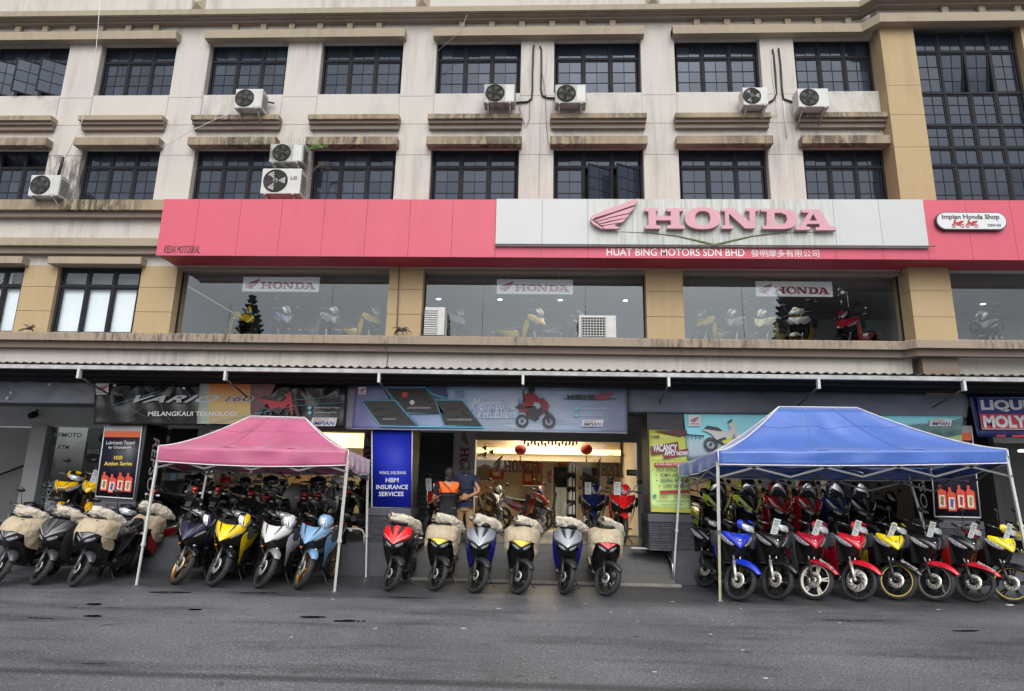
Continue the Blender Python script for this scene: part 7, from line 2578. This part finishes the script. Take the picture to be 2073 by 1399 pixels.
# red new-year papers on the back wall
yq = 20.94
CNY = M('festive_red', (.42, .03, .015), .7, var=.35, vscale=14)
GOLDP = M('festive_gold', (.55, .33, .08), .6)
for x0, y0, x1, y1, lab in ((1056, 937, 1098, 946, 'red festive paper strip across the top of the window frame'), (1058, 950, 1080, 985, 'square red festive paper on the back wall under the strip'), (1086, 950, 1096, 985, 'upright red festive paper beside the square one'),
                            (1130, 934, 1156, 943, 'red plaque with gold marks above the dark doorway'), (1110, 955, 1117, 977, 'narrow red paper left of the dark doorway'), (990, 950, 1020, 970, 'dark red board behind the glass by the men')):
    a, b = at(x0, y1, yq), at(x1, y0, yq)
    o = thing('festive_paper', ((a.x + b.x) / 2, yq, a.z), lab, 'wall paper')
    MB().box(a.x, b.x, yq, yq + .02, a.z, b.z).build('sheet', CNY, o)
    w, h = b.x - a.x, b.z - a.z
    MB().box(a.x + w * .2, b.x - w * .2, yq - .006, yq - .001, a.z + h * .3, b.z - h * .3).build('print', GOLDP, o)
# the dark doorway with its shelf of files, cabinet, desk and chair
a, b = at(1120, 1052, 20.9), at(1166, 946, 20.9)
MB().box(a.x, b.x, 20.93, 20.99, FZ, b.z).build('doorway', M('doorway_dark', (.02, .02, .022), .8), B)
MB().box(a.x - .06, a.x - .001, 20.9, 20.99, FZ, b.z + .06).build('door_frame', M('door_white', (.55, .52, .46), .6), B)
MB().box(b.x + .001, b.x + .06, 20.9, 20.99, FZ, b.z + .06).build('door_frame', M('door_white', (.55, .52, .46), .6), B)
sh = thing('file_shelf', (b.x - .2, 20.7, FZ), 'black shelf of white files in the dark doorway', 'shelf')
fx0, fx1 = at(1147, 1000, 20.7).x, at(1165, 1000, 20.7).x
for k in range(4):
    z = FZ + .35 + .42 * k
    MB().box(fx0, fx1, 20.6, 20.9, z, z + .03).build('shelf_board', PR_BLACK, sh)
    for q in range(5):
        x = fx0 + .02 + q * (fx1 - fx0 - .04) / 5
        MB().box(x, x + (fx1 - fx0) / 7, 20.62, 20.85, z + .031, z + .031 + random.uniform(.22, .30)).build('file', WH if q % 3 else P_('file_blue', (90, 110, 150)), sh)
o = thing('steel_cabinet', at(1136, 1050, 20.4), 'tall grey steel cabinet beside the file shelf', 'cabinet')
cx0, cx1 = at(1124, 1000, 20.4).x, at(1147, 1000, 20.4).x
for x0, x1 in ((cx0, (cx0 + cx1) / 2 - .004), ((cx0 + cx1) / 2 + .004, cx1)):
    d = MB().box(x0, x1, 20.35, 20.40, FZ + .05, 1.75).build('door', M('cabinet_green_grey', (.22, .25, .24), .5), o)
    MB().box((x0 + x1) / 2 + .05, (x0 + x1) / 2 + .07, 20.33, 20.349, 1.1, 1.25).build('handle', STEEL, d)
MB().box(cx0, cx1, 20.401, 20.8, FZ, 1.76).build('carcass', M('cabinet_green_grey', (.22, .25, .24), .5), o)
o = thing('desk', at(1090, 1050, 19.6), 'wooden desk with a pale top behind the showroom glass', 'desk')
a, b = at(1062, 1003, 19.4).x, at(1112, 1003, 19.4).x
zt = FZ + .74
MB().box(a, b, 19.2, 19.9, zt, zt + .04).build('desk_top', M('desk_pale', (.55, .45, .32), .5), o)
MB().box(a + .03, b - .03, 19.25, 19.28, FZ + .1, zt - .001).build('modesty_panel', M('desk_red_wood', (.16, .06, .04), .5), o)
for x in (a + .02, b - .07):
    MB().box(x, x + .05, 19.3, 19.85, FZ, zt - .001).build('leg', M('desk_pale', (.55, .45, .32), .5), o)
o = thing('office_chair', (at(1108, 1040, 18.9).x, 18.9, FZ), 'black office chair in front of the desk', 'chair')
cx = at(1108, 1040, 18.9).x
MB().lathe([(0, .42), (.22, .43), (.24, .46), (.22, .50), (0, .51)], (cx, 18.9, FZ), 'z', 16).build('seat', PLASTIC, o)
MB().obox(Matrix.Translation((cx + .2, 18.95, FZ + .78)) @ Matrix.Rotation(rad(10), 4, 'Y'), .07, .40, .52).build('backrest', PLASTIC, o, bevel=.03)
MB().bar((cx, 18.9, FZ + .06), (cx, 18.9, FZ + .42), .03).build('column', PLASTIC, o)
for k in range(5):
    a = 2 * PI * k / 5
    MB().bar((cx, 18.9, FZ + .08), (cx + .27 * math.cos(a), 18.9 + .27 * math.sin(a), FZ + .05), .018).build('leg', PLASTIC, o)
t = thing('bunting', at(1115, 895, 17.3), 'row of small dark tags strung across the showroom ceiling between the lanterns', 'bunting')
for k in range(16):
    p = at(1062 + k * 7, 897 + random.uniform(-2, 3), 17.3)
    MB().obox(Matrix.Translation(p) @ Matrix.Rotation(random.uniform(-.4, .4), 4, 'Y'), .055, .005, .11).build('tag', random.choice([PR_BLACK, CNY, PR_BLACK]), t)
MB().bar(at(1055, 893, 17.3), at(1180, 894, 17.3), .006, 4).build('string', PIPE, t)
p = at(986, 915, 17.0)
t = thing('wall_fan', p, 'dark wall fan in a round cage high behind the showroom glass by the men', 'fan')
for q in (.08, .15, .21):
    MB().lathe([(q - .006, -.05), (q + .006, -.05), (q, -.06)], p, 'y', 18, close=True).build('cage_ring', PIPE, t)
for k in range(3):
    a = 2 * PI * k / 3
    MB().prism([(.02 * math.cos(a), .02 * math.sin(a)), (.18 * math.cos(a - .4), .18 * math.sin(a - .4)), (.18 * math.cos(a + .4), .18 * math.sin(a + .4))], lambda u, v, w: (p.x + u, p.y - .03 - w, p.z + v), .004).build('blade', AC_GRILLE, t)
MB().bar(p, p + Vector((-.25, .1, -.1)), .02).build('arm', PIPE, t)
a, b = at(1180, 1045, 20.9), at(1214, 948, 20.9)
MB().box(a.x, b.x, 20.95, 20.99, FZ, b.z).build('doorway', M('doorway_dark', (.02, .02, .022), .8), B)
for px0, px1, py0, py1, mt in ((1060, 1100, 985, 1003, 'counter_dark'), (962, 1000, 975, 1020, 'counter_wood')):
    a, b = at(px0, py1, 20.2), at(px1, py0, 20.2)
    o = thing('counter', ((a.x + b.x) / 2, 20.2, FZ), {'counter_dark': 'dark low counter under the red paper behind the desk', 'counter_wood': 'brown display counter deep in the showroom by the men'}[mt], 'counter')
    MB().box(a.x, b.x, 20.2, 20.7, FZ, b.z).build('cabinet', M(mt, (.05, .03, .02) if mt == 'counter_dark' else (.16, .09, .045), .5), o)
    MB().box(a.x - .03, b.x + .03, 20.17, 20.73, b.z + .001, b.z + .03).build('counter_top', M('counter_top', (.3, .26, .2), .4), o)
# framed pictures, tan panel and cabinet in the shop behind the pink tent
for px, lab, mt in ((335, 'framed dark picture on the wall, first of three by the pink tent leg', P_('frame_a', (70, 72, 70))), (351, 'framed blue picture between two darker ones by the pink tent leg', P_('frame_b', (90, 105, 150))), (367, 'framed greenish picture, third of three by the pink tent leg', P_('frame_c', (105, 115, 95)))):
    p = at(px, 965, 16.2)
    o = thing('framed_picture', p, lab, 'picture')
    MB().box(p.x - .10, p.x + .10, 16.21, 16.23, p.z - .10, p.z + .10).build('frame', PR_BLACK, o)
    MB().box(p.x - .085, p.x + .085, 16.2, 16.209, p.z - .085, p.z + .085).build('picture', mt, o)
o = thing('notice_board', at(393, 972, 16.1), 'pale grey board standing against the pier behind the pink tent', 'board')
a, b = at(382, 1000, 16.1), at(406, 952, 16.1)
MB().box(a.x, b.x, 16.1, 16.15, FZ, b.z).build('board', M('board_pale', (.36, .36, .38), .6), o)
a, b = at(568, 1010, 20.8), at(632, 958, 20.8)
MB().box(a.x, b.x, 20.9, 20.95, FZ, b.z).build('wall_panel', M('tan_panel', (.42, .26, .12), .7), B)
# shelves and stock in the right-hand shop
for k in range(9):
    px = 1480 + k * 16
    p = at(px, 985, 20.5)
    h = random.uniform(.3, .6)
    tag(MB().box(p.x - .11, p.x + .11, 20.4, 20.8, 1.35, 1.35 + h).build('carton', [CARD, P_('carton_tan', (150, 120, 80)), P_('carton_dark', (60, 40, 36))][k % 3]), '%s carton from the pillar side on the long stock shelf behind the blue tent' % ('first', 'second', 'third', 'fourth', 'fifth', 'sixth', 'seventh', 'eighth', 'ninth')[k], 'carton', 'cartons on the stock shelf')
o = MB().box(at(1470, 1, 20.6).x, at(1640, 1, 20.6).x, 20.35, 20.9, 1.28, 1.345).build('stock_shelf', PR_BLACK)
tag(o, 'long dark stock shelf behind the glass under the blue tent', 'shelf')
# pier mark, glass lettering on the left shop, upright posters
p = at(1705, 1018, YB - .13)
fit_text('eurol', p.x - .16, p.x + .16, p.z, YB - .128, .10, bold=.02, ext=.001).build('pier_lettering', LETTER_BLACK, B)
MB().tube([(p.x - .2, YB - .128, p.z - .08), (p.x - .19, YB - .128, p.z + .1), (p.x, YB - .128, p.z + .2), (p.x + .19, YB - .128, p.z + .1), (p.x + .2, YB - .128, p.z - .08)], .012, 5).build('pier_lettering', LETTER_BLACK, B)
GW = M('glass_lettering_grey', (.30, .32, .32), .6)
for s, x0, x1, y, h in (('CFMOTO', 109, 166, 880, .12), ('BIG B', 177, 215, 914, .11), ('KTM', 118, 140, 905, .10)):
    yy = YB + .04
    fit_text(s, at(x0, y, yy).x, at(x1, y, yy).x, at(x0, y, yy).z, yy, h, bold=.02, ext=.001).build('glass_lettering', GW if s != 'KTM' else M('ktm_orange', (.20, .06, .02), .6), B)
pc = at(99, 880, YB + .04)
MB().lathe([(.085, 0), (.10, 0), (.10, -.002), (.085, -.002)], (pc.x, YB + .042, pc.z), 'y', 20, close=True).build('glass_lettering', GW, B)
for x0, lab in ((84, 'narrow blue upright poster behind the left shop glass'), (97, 'wider blue upright poster with a pale emblem behind the left shop glass')):
    a, b = at(x0, 1010, YB + .12), at(x0 + 15, 927, YB + .12)
    o = thing('upright_poster', (a.x, YB + .12, a.z), lab, 'poster')
    MB().box(a.x, b.x, YB + .12, YB + .13, FZ, b.z).build('sheet', P_('poster_blue', (28, 36, 76)), o)
    MB().box(a.x + .03, b.x - .03, YB + .112, YB + .119, b.z - .42, b.z - .1).build('print', P_('poster_pale', (120, 110, 140)), o)
    mb = fit_text('MOTUL' if False else 'NGK', -.3, .3, 0, 0, .12, ext=.001)
    mb.v = [((a.x + b.x) / 2 + v[2], YB + .108 + v[1], FZ + .75 + v[0]) for v in mb.v]
    mb.build('lettering', WH, o)
tube_lamp = thing('strip_lamp', at(2070, 913, 15.5), 'lit white strip lamp under the walkway ceiling at the far end', 'lamp')
p = at(2062, 913, 15.5)
MB().box(p.x, p.x + .9, 15.46, 15.52, p.z - .02, p.z + .02).build('tube', LAMP, tube_lamp)
MB().box(p.x, p.x + .9, 15.44, 15.54, p.z + .021, p.z + .06).build('housing', WHITE_PAINT, tube_lamp)
o = thing('wall_camera', at(67, 845, 16.1), 'small dark wall bracket high on the white pier at the far left', 'bracket')
p = at(67, 840, 16.1)
MB().obox(Matrix.Translation(p) @ Matrix.Rotation(.5, 4, 'X'), .14, .2, .14).build('housing', FRAME, o, bevel=.02)
MB().bar(p + Vector((0, .05, .05)), p + Vector((0, .12, .16)), .02).build('arm', FRAME, o)

# ------------------------------------------------------------------ conifers across the road, seen in the showroom glass
BARK = M('conifer_bark', (.05, .04, .03), .9, var=.3)
NEEDLE = M('conifer_needles', (.028, .05, .024), .8, var=.4, vscale=6)


def conifer(px, ptop, width_px, lab, seed, Y=-24.0):
    d = ray(px, ptop)
    T = (12.72 + 12.72 - Y) / d.y
    top = Vector((d.x * T, Y, CH + d.z * T))
    hw = width_px / 2 / FPX * T * .95
    rng = random.Random(seed)
    t = thing('conifer', (top.x, Y, 0), lab, 'tree', 'conifers across the road')
    MB().tube([(top.x, Y, 0), (top.x + .1, Y, top.z * .5), top], [.28, .16, .02], 8).build('trunk', BARK, t)
    mb = MB()
    z = top.z - .2
    while z > 2.5:
        f = (top.z - z)
        L = min(hw * (.25 + f / 3.2), hw * (1.25 + f * .03))
        n = 9
        a0 = rng.uniform(0, 2)
        for k in range(n):
            a = a0 + 2 * PI * k / n + rng.uniform(-.2, .2)
            l = L * rng.uniform(.75, 1.15)
            dv = Vector((math.cos(a), math.sin(a), 0))
            pts = [Vector((top.x, Y, z)) + dv * l * s + Vector((0, 0, -.10 * l * math.sin(s * PI) + .22 * l * s * s)) for s in (0, .35, .7, 1)]
            mb.tube(pts, [.08, .17, .19, .04], 5)
            for s in (.3, .45, .6, .75, .9):
                b = pts[0].lerp(pts[3], s)
                for sd in (-1, 1):
                    q = b + (dv.cross(Vector((0, 0, 1))) * sd * .6 + dv * .5) * l * .30 * (1.1 - s * .5) + Vector((0, 0, .12 * l))
                    mb.tube([b, b.lerp(q, .6) + Vector((0, 0, -.03)), q], [.06, .12, .02], 4)
        z -= rng.uniform(.38, .55) * (1 + f * .02)
    mb.build('crown', NEEDLE, t)


# the dark belt of trees beyond them
mb = MB()
rng = random.Random(5)
for k in range(230):
    x, y, z = rng.uniform(-75, 75), rng.uniform(-52, -44), rng.uniform(.5, 7.5)
    r = rng.uniform(1.0, 2.2) * (1 - z / 14)
    rows = []
    for i in range(5):
        ph = -PI / 2 + PI * i / 4
        rows.append([(x + math.cos(q) * math.cos(ph) * r * rng.uniform(.7, 1.2), y + math.sin(q) * math.cos(ph) * r, z + math.sin(ph) * r * .8 + rng.uniform(-.2, .2)) for q in [2 * PI * j / 8 for j in range(8)]])
    mb.grid(rows, 0, True, closed=True)
mb.build('treeline', NEEDLE, kind='stuff')
conifer(1588, 552, 42, 'slim conifer mirrored in the showroom glass between two broader ones', 1)
conifer(1645, 500, 78, 'broad conifer mirrored behind the third hanging board', 2)
conifer(1745, 520, 80, 'broad conifer mirrored alone near the tan pillar', 3)
conifer(512, 597, 40, 'small conifer mirrored in the showroom bay under the plain red panels', 4, -30)
